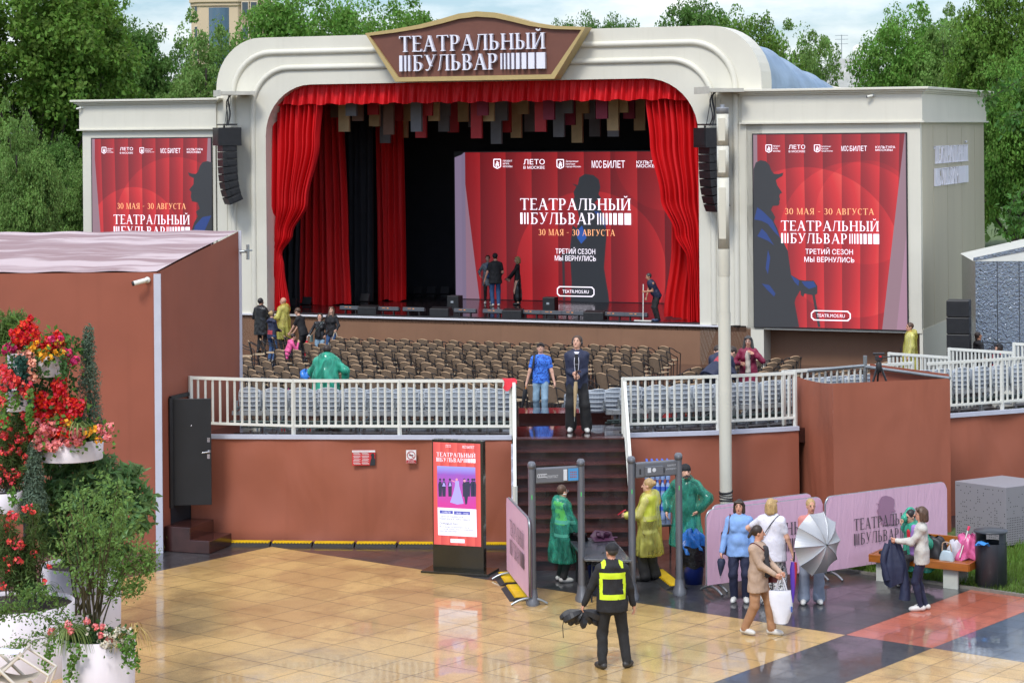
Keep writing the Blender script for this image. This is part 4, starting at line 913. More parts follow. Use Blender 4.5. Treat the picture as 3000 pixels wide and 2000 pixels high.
# grass under the bench
N = 16000; xy = rg.uniform(0, 1, (N, 2)); A_, B_, C_, D_ = [np.array([v.x, v.y, .03]) for v in (la[0], la[2], Vector((12.5, 41.5, 0)), Vector((5.6, 40.6, 0)))]
P_ = A_*(1-xy[:, :1])*(1-xy[:, 1:])+B_*xy[:, :1]*(1-xy[:, 1:])+C_*xy[:, :1]*xy[:, 1:]+D_*(1-xy[:, :1])*xy[:, 1:]
an = rg.uniform(0, 6.28, N); hh = rg.uniform(.05, .17, N)*(1+.5*np.sin(P_[:, 0]*4)*np.sin(P_[:, 1]*5)); dx = np.stack([np.cos(an), np.sin(an), np.zeros(N)], 1)*.008; lean = np.stack([rg.normal(0, .045, N), rg.normal(0, .045, N), hh], 1)
vs = np.stack([P_-dx, P_+dx, P_+lean+dx*.2, P_+lean-dx*.2], 1).reshape(-1, 3)
o = raw('grass', vs, np.arange(4*N).reshape(-1, 4), leafmat('grass_blade', (.14, .24, .04)), None, None, False); tag(o, 'tufted wet green grass under and around the bench', 'grass', None, 'stuff')
# ---------------------------------------------------------------- far buildings
d = 190; a, e = at(556, 60, d), at(762, 60, d); BE = M('tower_render', '#cdb898', .7, var=.06, vs=.2); GLS = M('blue_glass', (.06, .12, .18), .08, var=.2, vs=.3, spec=.8); WIN = M('window_glass', (.05, .075, .09), .1, var=.3, vs=.5)
tb = thing('tower_block', 'beige high-rise tower with a blue glass bay rising behind the trees', 'building', ((a.x+e.x)/2, d, 0)); hw = (e.x-a.x)/2
g = MB(); ch = 2.0; fp = [(-hw, .9), (-hw+.9, 0), (hw-1.9, 0), (hw, 2.2), (hw, 9), (-hw, 9)]; g.prism(fp, 0, 34, 0, 'z'); g.build('wall', BE, tb)
g = MB(); g.prism([(x*1.05, y-.25 if y < 5 else y) for x, y in fp], 19.05, 19.5, 0, 'z'); g.prism([(x*1.02, y-.12 if y < 5 else y) for x, y in fp], 18.75, 19.05, 0, 'z'); g.build('cornice', BE, tb, .05)
g = MB(); g.lathe([(1.02, 8), (1.02, 18.6)], 16, (-hw+2.5, .25, 0), 0, 1, .5); g.build('glass_bay', GLS, tb)
for zi in range(5):
    for xi in (.55, 3.9+.55, 4.65+.55, 6.15+.45): 
        if xi < 1: x_ = -hw+.48; wd = .35
        else: x_ = -hw+xi+.3; wd = .5
        f_ = MB(); f_.box((x_, -.02 if xi > 1 else .40, 10.0+zi*2.05+.3), (wd+.12, .06, 1.25), 0 if xi > 1 else R(-45)); wf = f_.build('window', M('window_surround', '#d9c9ad', .6), tb)
        f_ = MB(); f_.box((x_, -.055 if xi > 1 else .37, 10.0+zi*2.05+.3), (wd, .03, 1.1), 0 if xi > 1 else R(-45)); f_.build('pane', WIN, wf)
d = 170; a = at(2468, 190, d); hb_ = thing('far_rooftop', 'pale rooftop with antenna and dish seen in the gap between the trees', 'building', (a.x+1, d, 0))
g = MB(); g.box((0, 3, 6), (5, 6, 12.1)); g.box((-.4, 2, 12.6), (2.2, 3, 1.1)); g.build('wall', M('far_white', '#c9c8c4', .8), hb_)
g = MB(); g.tube([(-.9, 1, 13.1), (-.9, 1, 15.0)], .03, 5)
for z in (14.3, 14.65, 14.95): g.bar((-1.4, 1, z), (-.4, 1, z), .035)
g.build('antenna', STEEL, hb_); g = MB(); g.lathe([(.02, .1), (.4, .05), (.55, 0)], 16); g.xf(Matrix.Translation((.4, .6, 13.7)) @ Matrix.Rotation(R(80), 4, 'X')); g.build('dish', WHITE2, hb_)
# ================================================================ brown tent
RF = newmat('tent_roof')
m, nt, b = RF; tcn = node(nt, 'ShaderNodeTexCoord').outputs['Object']
f = ramp(nt, noise(nt, 1.0, 5, node(nt, 'ShaderNodeMapping', {'Vector': tcn, 'Rotation': (0, 0, R(38)), 'Scale': (.30, 1.9, 1)}).outputs[0], .6, dist=.8), [(.44, 0), (.56, 1)])
nt.links.new(mixc(nt, f, lin('#bba9aa'), lin('#8f7475')), b.inputs['Base Color']); b.inputs['Roughness'].default_value = .45; b.inputs['Specular IOR Level'].default_value = .25
bn = node(nt, 'ShaderNodeBump', {'Strength': .3, 'Distance': .06, 'Height': noise(nt, 2.5, 3, tcn)}); nt.links.new(bn.outputs[0], b.inputs['Normal']); ROOFM = m
A0 = Vector((-6.62, 41.43, 0)); MV = Vector((.342, .94, 0)); A1 = A0+MV*3.35
tn = thing('brown_tent', 'big brown fabric tent with pale wet roof and white corner strips', 'tent', A0)
XL = -7.5
g = MB(); zt0, zt1 = 5.23, 5.84
def fw(u, v):
    x = XL*(1-u); z = v*5.23; return (x, .006*math.sin(x*3+z)+(.05*math.sin(x*7)*max(0, .04-v)*20), z)
g.grid(fw, 40, 20); g.build('front_wall', FABP, tn)
g = MB()
def sw(u, v):
    p_ = MV*(3.35*u); return (p_.x+.006*math.sin(u*9+v*7), p_.y, v*(zt0+(zt1-zt0)*u))
g.grid(sw, 16, 20); g.build('side_wall', FABP, tn)
def rf(u, v):
    p_ = Vector((XL, 0, zt0)).lerp(Vector((0, 0, zt0)), u).lerp(Vector((XL, 3.15, zt1)).lerp(Vector((MV.x*3.35, 3.15, zt1)), u), v); return (p_.x, p_.y, p_.z+.02+.012*math.sin(u*44)+.02*math.sin(v*3.1))
g = MB(); g.grid(rf, 50, 14); g.build('roof', ROOFM, tn)
g = MB(); g.box((MV.x*1.7-4, 3.2, 2.9), (8, .06, 5.8)); g.build('back_wall', FABP, tn)
g = MB(); g.box((0.01, -.02, 2.6), (.13, .05, 5.2)); g.build('corner_strip', STRIP, tn)
g = MB(); q_ = MV*3.37; g.box((q_.x+.01, q_.y, 2.95), (.07, .05, 5.8)); g.build('corner_strip', STRIP, tn)
def cctv(label, p_, rz, par=None, s=1):
    t = thing('security_camera', label, 'camera', p_, rz); g = MB(); g.lathe([(.001, 0), (.06*s, 0), (.055*s, .03*s), (.02*s, .05*s)], 14); g.xf(Matrix.Rotation(R(90), 4, 'X')); g.tube([(0, -.04*s, 0), (-.05*s, -.10*s, -.01)], .02*s, 8); g.build('mount', WHITE2, t)
    g = MB(); g.tube([(-.02*s, -.12*s, .0), (-.22*s, -.20*s, -.05*s)], .045*s, 12); g.build('body', WHITE2, t); g = MB(); g.tube([(-.221*s, -.2005*s, -.0502*s), (-.25*s, -.2125*s, -.057*s)], .043*s, 12); g.build('lens', BLKP, t)
p_ = at(432, 820, 41.40); cctv('white bullet camera on the front wall of the brown tent', p_, 0)
s_, z_ = spl(2560, 280, -.1); cctv('small dome camera under the cornice of the wing with raised letters', sloc(s_, -.08, z_), -TH, s=.8)
s_, z_ = spl(243, 316, -.1); cctv('small dome camera under the cornice of the half-hidden wing', sloc(s_, -.08, z_), -TH, s=.8)
pb = thing('pipe_bracket', 'grey scaffold pipe stub sticking out from the tent corner', 'pipe', at(703, 737, 44.55)); g = MB(); g.tube([(0, 0, 0), (.16, 0, 0)], .03, 8); g.tube([(.16, 0, -.16), (.16, 0, .14)], .032, 8); g.tube([(.10, -.05, .02), (.24, .05, .02)], .014, 6); g.build('pipe', STEEL, pb)
# door
DR = M('black_door', (.013, .014, .016), .42, var=.15)
dr = thing('black_door', 'black metal door standing open above the small brown steps', 'door', at(500, 1480, 41.92)); D0 = dr.location
top = at(497, 1172, 41.92); e = at(621, 1476, 42.0); ez = at(620, 1163, 42.0)
g = MB(); g.box(((e.x-D0.x)/2, .04, (top.z-D0.z)/2+.01), (e.x-D0.x, .06, top.z-D0.z+.02), R(4)); lf = g.build('door_leaf', DR, dr, .006)
CHR = M('chrome', (.75, .75, .76), .18, metal=1, var=0)
g = MB(); h0 = at(612, 1322, 41.8)-D0; g.tube([h0, h0+Vector((0, -.05, 0)), h0+Vector((-.11, -.055, -.015))], .014, 8); g.box(h0+Vector((0, .03, 0)), (.045, .02, .05)); g.build('handle', CHR, lf)
for yy in (1336, 1288):
    g = MB(); g.box(at(611, yy, 41.83)-D0, (.05, .02, .085)); g.build('lock_plate', CHR, lf)
g = MB(); g.sphere(at(560, 1247, 41.85)-D0, .015, 8); g.build('peephole', CHR, lf)
g = MB(); a = A0+MV*.42-D0; c = A0+MV*1.22-D0; zz = top.z-D0.z
for q0, q1 in (((a.x, a.y, -.03), (a.x, a.y, zz+.05)), ((c.x, c.y, -.03), (c.x, c.y, zz+.05)), ((a.x, a.y, zz+.05), (c.x, c.y, zz+.05))): g.bar(Vector(q0)+Vector((.02, 0, 0)), Vector(q1)+Vector((.02, 0, 0)), .07)
g.build('door_frame', DR, dr); g = MB(); g.add([a+Vector((.012, 0, 0)), c+Vector((.012, 0, 0)), c+Vector((.012, 0, zz)), a+Vector((.012, 0, zz))], [(0, 1, 2, 3)]); g.build('opening', BLACK, dr)
s2 = thing('entry_steps', 'small wet dark brown two-tread steps under the black door', 'steps', A0+MV*.15)
NV = Vector((.94, -.342, 0)); ang = math.atan2(MV.y, MV.x)
for w_, z_, l_ in ((.55, .47, .95), (.95, .24, .9)):
    g = MB(); c = MV*(l_/2)+NV*(w_/2+.02); g.box((c.x, c.y, z_/2), (l_, w_, z_), ang); g.build('tread', STAIR, s2, .012)
# notices on the fabric wall
def notice(name, label, x0, y0, x1, y1, bg, d=41.98):
    a, c = at(x0, y1, d), at(x1, y0, d); t = thing(name, label, 'notice', a); W, Hh = c.x-a.x, c.z-a.z
    g = MB(); g.box((W/2, .012, Hh/2), (W, .016, Hh)); g.build('panel', bg, t); return t, W, Hh
d_ = wy(-2.7)-.09
t, W, Hh = notice('rules_notice', 'red house-rules notice with a man in a hat on the brown fabric', 1032, 1318, 1099, 1363, M('notice_red', '#cc2f33', .5, var=.03), d_)
g = MB(); g.box((W/2, -.002, Hh*.93), (W, .008, Hh*.13)); g.build('title_band', M('paper_white', '#e4e2e2', .5, var=0), t)
g = MB(); puts(g, 'Правила нахождения в зрительном зале', Hh*.05, W*.04, Hh*.905, -.008, W*.7); g.build('title', M('print_red', '#b01d24', .5, var=0), t)
g = MB()
for col in (.05, .42):
    for i in range(15):
        if i % 4 == 3: continue
        g.box((W*col+W*.13+W*.02*((i*7) % 3), -.0, Hh*(.82-.052*i)), (W*(.26+.03*((i*5) % 3)), .008, Hh*.018))
g.build('print_lines', MATS['paper_white'], t)
g = MB(); g.add([(W*x, -.004, Hh*z) for x, z in ((.76, .0), (.80, .35), (.84, .5), (.83, .62), (.80, .66), (.84, .78), (.93, .80), (.97, .68), (.96, .5), (1, .4), (1, 0))], [tuple(range(11))]); g.build('gentleman', M('print_dark', (.02, .025, .03), .5, var=0), t)
d_ = wy(-1.9)-.09
t, W, Hh = notice('no_smoking_sign', 'white no smoking sign with red foot on the brown fabric', 1190, 1318, 1219, 1357, MATS['paper_white'], d_)
g = MB(); g.lathe([(W*.36, 0), (W*.42, 0)], 24); g.xf(Matrix.Translation((W/2, -.004, Hh*.62)) @ Matrix.Rotation(R(90), 4, 'X')); g.bar((W*.27, -.004, Hh*.80), (W*.73, -.004, Hh*.44), W*.05); g.build('ban_ring', MATS['print_red'], t)
g = MB(); g.box((W*.5, -.001, Hh*.62), (W*.42, .004, Hh*.06)); g.build('cigarette', MATS['print_dark'], t)
g = MB(); g.box((W/2, -.001, Hh*.14), (W*.96, .008, Hh*.24)); bd = g.build('band', MATS['print_red'], t)
g = MB(); puts(g, 'КУРЕНИЕ', Hh*.07, W*.2, Hh*.155, -.008, W*.6); puts(g, 'ЗАПРЕЩЕНО', Hh*.07, W*.12, Hh*.05, -.008, W*.76); g.build('text', MATS['paper_white'], bd)
# ================================================================ railings
def railing(label, a, c, hgt=1.02, nb=None, posts=(1, 1), drop=.16, group='white railings of the seating platform', foot=0):
    a, c = Vector(a), Vector(c); t = thing('white_railing', label, 'railing', a, 0, group); v = c-a; L_ = math.hypot(v.x, v.y); up = Vector((0, 0, 1))
    g = MB(); g.bar(up*hgt, v+up*hgt, .055); g.build('top_rail', WHITE2, t)
    g = MB(); g.bar(up*drop, v+up*drop, .045); g.build('bottom_rail', WHITE2, t)
    for k, p_ in zip((0, 1), posts):
        if p_: g = MB(); g.bar(v*k-up*(foot+.02), v*k+up*(hgt+.03), .06); g.build('post', WHITE2, t)
    nb = nb or max(2, round(L_/.14)); me = None
    for i in range(1, nb):
        q_ = v*(i/nb)
        if me is None:
            g = MB(); g.bar(up*drop, up*hgt, .032); o = g.build('baluster', WHITE2, t); me = o.data; o.location = q_
        else:
            o = bpy.data.objects.new('baluster', me); COL.objects.link(o); o.parent = t; o.location = q_
    return t
def wp(x): return wall_pt(x, .06, 2.05)
railing('white railing section starting at the tent side wall above the black door', at(560, 1262, 42.5)*1, wp(-4.2), 1.02, None, (1, 0))
railing('white railing section in front of the person in the green poncho', wp(-4.2), wp(-2.16), 1.02)
railing('white railing section left of the stairs with a red cloth on its end post', wp(-2.16), wp(-.02), 1.02, None, (0, 1))
railing('white railing section between the stairs and the cream pole', wp(2.12), wp(3.95), 1.02)
railing('white railing section between the cream pole and the brown camera box', wp(3.95), wp(5.5), 1.02, None, (0, 1))
railing('white railing section behind the brown camera box and its tripod', wall_pt(5.5, .5, 2.03), wall_pt(8.3, .5, 2.03), 1.02, None, (1, 1))
railing('white railing section beyond the brown camera box with grey seats behind it', wp(8.35), wp(10.0), 1.02, None, (0, 1))
railing('white railing section running out of the picture beside the platform edge', wp(10.0), wp(12), 1.02, None, (0, 1))
railing('sloping white railing in front of the man in the yellow raincoat', at(2607, 1168, 50), at(2783, 1183, 49), 1.02, 15)
railing('white railing in front of the stacked black speakers', at(2783, 1160, 48.1), at(2970, 1174, 47.2), 1.02, 17)
railing('short high white railing at the picture edge below the mirrored kiosk', at(2973, 1162, 47.0), at(3080, 1168, 46.6), 1.12, 9)
railing('white stair handrail with balusters dropping along the stairs beside the pink barrier', (AX0, 42.05, 2.0), (AX0, 39.75, .4), 1.02, 12, (1, 1))
railing('white stair handrail slanting down between the metal detectors', (AX1, 42.1, 2.0), (AX1, 39.75, .4), 1.02, 12, (1, 1))
rc = thing('red_cloth', 'small red cloth thrown over the end post of the white railing', 'cloth', wp(-.06)+Vector((0, 0, 1.05)))
g = MB()
def fc(u, v): 
    a = (u-.5)*.24; k = abs(v-.5)*2; return (a+.03*math.sin(v*9), (v-.5)*.16+.01*math.sin(u*9), .02-.24*max(0, k-.25)**1.2*(1+.4*math.sin(u*5+v)))
g.grid(fc, 10, 14); g.build('cloth', M('cloth_red', (.65, .03, .05), .8), rc)
# ================================================================ grey seats
GS = M('seat_grey', '#949da7', .4, var=.08, vs=2); GS2 = M('seat_rib', '#b4bbc1', .4, var=.05); 
def seat_proto():
    t = thing('grey_seat', 'grey plastic folding seat', 'seat', (0, 0, 0), 0, 'grey folding seats of the tribune')
    g = MB()
    def sh(u, v, o=0):
        x = (u-.5)*.43; k = (u-.5)*2; z = .37+v*.46; rnd_ = min(1, max(0, (v-.72)/.28)); sx = 1-.20*rnd_**2-(.16 if v < .2 else 0)*(1-v/.2)
        y = .075*k*k-.03*math.sin(v*3.1)+.10*(v-.5)*-.0; return (x*sx, y+.02-(v*.07)+o, z-(.05*abs(k)**3 if v > .9 else 0))
    g.grid(lambda u, v: sh(u, v, 0), 10, 10); g.grid(lambda u, v: sh(1-u, v, .03), 10, 10); g.build('backrest', GS, t)
    g = MB()
    for zi in (.04, .22, .42, .62, .82):
        g.tube([Vector(sh(u, zi, -.008)) for u in [i/10 for i in range(11)]], .012, 5)
    g.tube([Vector(sh(.02, v, -.004)) for v in [i/10 for i in range(11)]]+[Vector(sh(u, 1, -.004)) for u in [i/10 for i in range(1, 10)]]+[Vector(sh(.98, 1-v, -.004)) for v in [i/10 for i in range(11)]], .014, 5)
    for u in (.2, .35, .5, .65, .8): g.tube([Vector(sh(u, v, -.004)) for v in (0, .3, .6, .98)], .004, 4)
    g.build('rib', GS2, t)
    g = MB()
    def st_(u, v): x = (u-.5)*.43; k = (u-.5)*2; return (x*(1-.1*v), .10+.05*k*k+.05*v, .40+v*.36)
    g.grid(st_, 8, 6); g.build('folded_seat', GS, t)
    g = MB(); g.box((-.25, .05, .42), (.04, .24, .05)); g.bar((-.25, -.03, .42), (-.25, -.01, .58), .03); g.box((0, .06, .33), (.3, .08, .08)); g.bar((0, .06, .33), (0, .12, .02), .045); g.build('bracket', STEEL, t)
    return t
SP = seat_proto(); first = [True]
RN = ['in the row along the railing', 'in the second row from the railing', 'in the third row from the railing', 'in the fourth row from the railing', 'in the fifth row', 'in the sixth row', 'in the seventh row']
def put_seat(x, k, side):
    o = .98+.95*k; p_ = wall_pt(x, o, ROWZ(k)); n_ = wall_pt(x, o+1)-wall_pt(x, o); rz = math.atan2(-n_.x, n_.y)+rnd.uniform(-.02, .02)
    lab = f'grey folding seat {RN[k]}, {side}'
    if first[0]: SP.location = p_; SP.rotation_euler[2] = rz; SP['label'] = lab; first[0] = False
    else: dup(SP, p_, rz, lab)
def seat_row(k, x0, x1, side):
    x = x0
    while x < x1: put_seat(x, k, side); x += .525/math.sqrt(1+((wy(x+.2)-wy(x-.2))/.4)**2)
for k in range(3):
    seat_row(k, -5.25+.26*(k % 2), -.25, 'on the tent side')
    seat_row(k, 2.42+.26*(k % 2)*(k < 9), 5.5, 'between stairs and camera box')
    if k: seat_row(k, 5.6, 8.4, 'behind the camera box')
    seat_row(k, 8.75+.2*k, 11.6, 'beyond the camera box')
seat_row(3, 7.4, 11.6, 'beyond the camera box')
for k in range(3, 7):
    for x in (-.25-.52, -.25): put_seat(x, k, 'on the tent side')
    for x in (2.35-.06*k, 2.87-.06*k): put_seat(x, k, 'on the pole side')
for k in range(3):
    for x0, x1, nm in ((-5.6, -.05, 'on the tent side'), (2.2, 12, 'on the pole side')):
        t = thing('seat_beam', f'grey beam with dark pipes carrying the grey seats, {RN[k].replace("in the ", "")}, {nm}', 'seat support', wall_pt((x0+x1)/2, .98+.95*k, 0), 0, 'seat beams of the tribune')
        P_ = lambda o, z: [wall_pt(x, o+.95*k, z)-t.location for x in wxs(x0, x1, .6)]
        zz = ROWZ(k)
        g = MB(); pp = P_(1.02, zz+.33)
        for a, c in zip(pp, pp[1:]): g.bar(a, c, .075)
        g.build('beam', M('beam_grey', '#8b8e90', .5, var=.1), t)
        g = MB(); g.tube(P_(.86, zz+.18), .026, 8); g.tube(P_(1.15, zz+.10), .026, 8); g.build('pipe', M('dark_pipe', (.05, .07, .065), .35, metal=.6), t)
        g = MB()
        for a in P_(1.0, zz)[1::3]: g.bar(a, a+Vector((0, 0, .34)), .05); g.bar(a+Vector((.0, .05, .02)), a+Vector((.3, .1, .3)), .03)
        g.build('strut', STEEL, t)
# ================================================================ wicker chairs
m, nt, b = newmat('wicker'); tcn = node(nt, 'ShaderNodeTexCoord').outputs['Object']
wv = node(nt, 'ShaderNodeTexWave', {'Vector': tcn, 'Scale': 14, 'Distortion': 1.5}); ck = node(nt, 'ShaderNodeTexChecker', {'Vector': tcn, 'Scale': 42})
k = mixc(nt, V(nt, ck.outputs['Fac'])*.5+V(nt, noise(nt, 60, 2, tcn))*.5, (.09, .058, .037), (.29, .21, .14)); nt.links.new(k, b.inputs['Base Color']); b.inputs['Roughness'].default_value = .6
WK = m; WKT = M('wicker_edge', '#a98c6c', .6, var=.15, vs=20); WKS = M('wicker_seat', '#b7a283', .45, var=.3, vs=30)
def chair_proto():
    t = thing('wicker_chair', 'brown wicker armchair', 'chair', (0, 0, 0), 0, 'brown wicker chairs in front of the stage')
    g = MB(); bk = lambda u, v: ((u-.5)*(.34+.04*v), -.20+.05*(1-(2*u-1)**2)*-1-.09*v+.03, .44+.38*v+.055*v*(1-(2*u-1)**2))
    g.grid(bk, 8, 5); g.grid(lambda u, v: tuple(Vector(bk(1-u, v))+Vector((0, .022, 0))), 8, 5); br_ = g.build('backrest', WK, t)
    g = MB(); g.tube([Vector(bk(i/8, 1))+Vector((0, .01, 0)) for i in range(9)], .017, 6); g.build('top_roll', WKT, br_)
    g = MB(); g.box((0, .02, .43), (.40, .42, .03)); g.build('seat', WKS, t, .012)
    g = MB()
    for s in (-1, 1):
        g.tube(catmull([(s*.18, -.285, .835), (s*.26, -.20, .81), (s*.29, 0, .70), (s*.28, .20, .63), (s*.25, .25, .50), (s*.23, .25, 0)], 4), .0145, 6)
        g.tube([(s*.20, -.28, .85), (s*.215, -.2, .43), (s*.25, -.27, 0)], .0135, 6)
    g.bar((-.2, .2, .41), (.2, .2, .41), .022); g.bar((-.2, -.18, .41), (.2, -.18, .41), .022); g.tube([(-.24, -.25, .2), (.24, -.25, .2)], .009, 5)
    g.build('frame', BLKM, t); return t
CP = chair_proto(); cf = [True]; nch = [0]
ORD = ['nearest the stage'] + [f'in the {q_} row back from the stage' for q_ in 'second third fourth fifth sixth seventh eighth ninth tenth eleventh twelfth'.split()]
def put_chair(p_, rz, lab):
    nch[0] += 1; rz += rnd.uniform(-.13, .13)
    if cf[0]: CP.location = p_; CP.rotation_euler[2] = rz; CP['label'] = lab; cf[0] = False
    else: dup(CP, p_, rz, lab)
def spx(p_):   # pixel x of a world point
    return 1500+p_.x/p_.y*F
for r_ in range(11):
    dep = -3.0-1.08*r_
    s = -9.6+.2*(r_ % 2)+.1*math.sin(r_*2.3)
    while s < 8:
        p_ = sloc(s+rnd.uniform(-.04, .04), dep+rnd.uniform(-.06, .06), AF); px_ = spx(p_)
        lim0 = 985 if r_ < 2 else 905 if r_ < 4 else 820 if r_ < 6 else 700; lim1 = 1985 if r_ < 3 else 1965 if r_ < 6 else 1900
        if lim0 < px_ < lim1 and not (r_ in (5, 6, 7) and 1650 < px_ < 1760): put_chair(p_, -TH-R(15), f'brown wicker armchair {ORD[r_] if r_ else "in the row nearest the stage"}, middle block')
        s += .575
for r_ in range(5):      # angled block behind the bending pair and the red jacket
    for i in range(8):
        p_ = Vector((5.0+i*.62-r_*.25, 61.5+i*.55-r_*1.15+.4, AF)); 
        if spx(p_) < 2320: put_chair(p_, R(20), f'brown wicker armchair of the angled block behind the red jacket, {["first", "second", "third", "fourth", "fifth"][r_]} row')
for r_ in range(3):      # right end rows below the wing screen
    for i in range(5):
        p_ = Vector((7.6+i*.72-r_*.1, 60.6+i*.55-r_*1.05, AF)); put_chair(p_, R(24), f'brown wicker armchair below the wing screen beside the tripod, {["first", "second", "third"][r_]} row')
for r_ in range(2):      # left rows turned to the side, where the staff talk
    for i in range(8): put_chair(sloc(-8.3+r_*2.6-.1*i, -3.2-i*.62, AF), -TH+R(-62), f'brown wicker armchair turned sideways beside the staff, {["outer", "inner"][r_]} row')
# ================================================================ cream pole
PCR = M('pole_cream', '#cbc9ba', .4, var=.06, vs=1.2)
pl = thing('camera_pole', 'tall cream mast with stacked service boxes in front of the platform', 'pole', on(2128, 1590)); 
g = MB(); g.lathe([(.118, 0), (.118, 4.35)], 24); g.lathe([(.108, 4.35), (.108, 6.3)], 24); g.build('shaft', PCR, pl)
g = MB()
for z in (.62, .68, .75, .80, .86, .92, .97): g.tube([(.121*math.cos(i*.33), .121*math.sin(i*.33), z+.02*math.sin(i*.33+z*20)) for i in range(20)], .014+.006*math.sin(z*40), 5)
g.build('tape_wrap', BLKP, pl)
g = MB(); g.lathe([(.10, 5.0), (.118, 5.06), (.118, 5.55)], 24); g.build('collar', PCR, pl)
for z0, z1 in ((5.55, 6.9), (6.9, 7.5), (7.5, 8.1)): 
    g = MB(); g.lathe([(.02, z0), (.112, z0), (.112, z1-.012), (.02, z1-.012)], 24); bx_ = g.build('service_box', PCR, pl)
    g = MB(); g.box((-.03, -.108, (z0+z1)/2), (.13, .02, (z1-z0)*.72)); g.build('hatch', PCR, bx_, .004)
g = MB(); g.lathe([(.02, 8.1), (.115, 8.1), (.115, 8.2), (.118, 8.21), (.02, 8.22)], 24); g.tube([(0, 0, 8.22), (0, 0, 8.27)], .04, 8); g.build('cap', M('pole_cap', '#8f959c', .4), pl)
# ================================================================ hanging line arrays and speaker stacks
SPK = M('speaker_black', (.012, .012, .013), .45, var=.3, vs=6, bump=.15, bs=60); 
def line_array(label, x, s_ang):
    s_, ztop = spl(x, 368, -.7); t = sthing('line_array', label, 'loudspeaker', s_, -.7, 0); t.rotation_euler[2] = -TH+R(-48)
    g = MB(); g.box((0, 0, ztop+.03), (1.0, .5, .05)); g.bar((-.45, 0, ztop), (-.45, 0, ztop-.2), .05); g.build('rigging_frame', BLKM, t)
    g = MB(); g.box((.0, 0, ztop-.38), (.92, .8, .62)); g.box((0, -.405, ztop-.38), (.8, .01, .5)); g.build('subwoofer', SPK, t, .015)
    y, z, an = 0, ztop-.78, 0
    for i in range(8):
        an = R([0, 1, 2, 4, 7, 11, 16, 22][i]); g = MB(); g.box((0, 0, 0), (.84, .5, .235), top=1)
        for q_ in (-1, 1): g.box((q_*.425, .05, 0), (.02, .3, .16))
        g.xf(Matrix.Translation((0, y, z)) @ Matrix.Rotation(an, 4, 'X')); g.build('cabinet', SPK, t, .012)
        y += math.sin(an)*.25; z -= .25*math.cos(an)
    g = MB()
    for q_ in (-.35, .3): g.tube([(q_, 0, ztop), (q_*.4, .1, ztop+1.05)], .012, 5)
    g.tube(catmull([(.1, 0, ztop), (.05, .1, ztop+.4), (.0, .05, ztop+.9), (.05, .2, ztop+1.1)], 5), .03, 6); g.tube(catmull([(-.1, 0, ztop), (.12, .0, ztop+.3), (-.05, .0, ztop+.8), (0, .2, ztop+1.1)], 5), .02, 6); g.build('cable', BLKP, t)
    g = MB(); g.box((.1, .25, ztop+1.1), (1.05, 1.2, .12)); g.box((.1, -.36, ztop+1.1), (1.1, .02, .22)); g.build('support_beam', M('beam_cream', '#c3c1b4', .5), t)
line_array('black line array speaker hanging in front of the tent-side edge of the arch', 665, 0)
line_array('black line array speaker hanging behind the cream pole', 2083, 0)
g = MB()
p_ = at(2812, 1240, 62); t = thing('speaker_stack', 'tall stack of black subwoofers between the wing and the mirrored kiosk', 'loudspeaker', (p_.x, 62, .0), R(-18)); ztop = at(2812, 878, 62).z
for i in range(6):
    z1 = ztop-.47*i; g = MB(); g.box((0, 0, z1-.23), (.62, .62, .455)); cb = g.build('subwoofer', SPK, t, .02)
    g = MB(); [g.box((.312, q_, z1-.23), (.01, .07, .10)) for q_ in (-.14, .14)]; g.box((-.22, -.312, z1-.23), (.03, .01, .03)); g.build('handle', BLKM, cb)
# mirrored kiosk
m, nt, b = newmat('rippled_mirror'); tcn = node(nt, 'ShaderNodeTexCoord').outputs['Object']
b.inputs['Metallic'].default_value = 1; b.inputs['Base Color'].default_value = (.33, .35, .38, 1); b.inputs['Roughness'].default_value = .06
bn = node(nt, 'ShaderNodeBump', {'Strength': .8, 'Distance': .03, 'Height': noise(nt, 13, 3, tcn, .5, dist=.8)}); nt.links.new(bn.outputs[0], b.inputs['Normal']); MIR = m
a = at(2857, 765, 64); mk = thing('mirrored_kiosk', 'kiosk clad in rippled mirror steel panels with a sloping white roof', 'kiosk', (a.x, 64, 0), R(-6)); zt = a.z
g = MB(); g.box((3, 2, zt/2), (6, 4, zt)); g.build('wall', MIR, mk)
g = MB()
for x in (.62, 1.24, 2.3, 3.4, 4.5): g.box((x, -.004, zt/2), (.018, .01, zt))
g.box((3, -.004, zt-2.35), (6, .01, .018)); g.build('panel_joint', BLKM, mk)
g = MB(); g.prism([(-.05, zt), (6.1, zt), (6.1, zt+1.0), (1.8, zt+.42)], -.05, 4, 0, 'y'); g.build('roof', WHITE2, mk); g = MB(); g.prism([(-.06, zt+.01), (1.8, zt+.36), (1.8, zt+.50), (-.06, zt+.10)], -.07, -.045, 0, 'y'); g.build('roof_edge', MIR, mk)
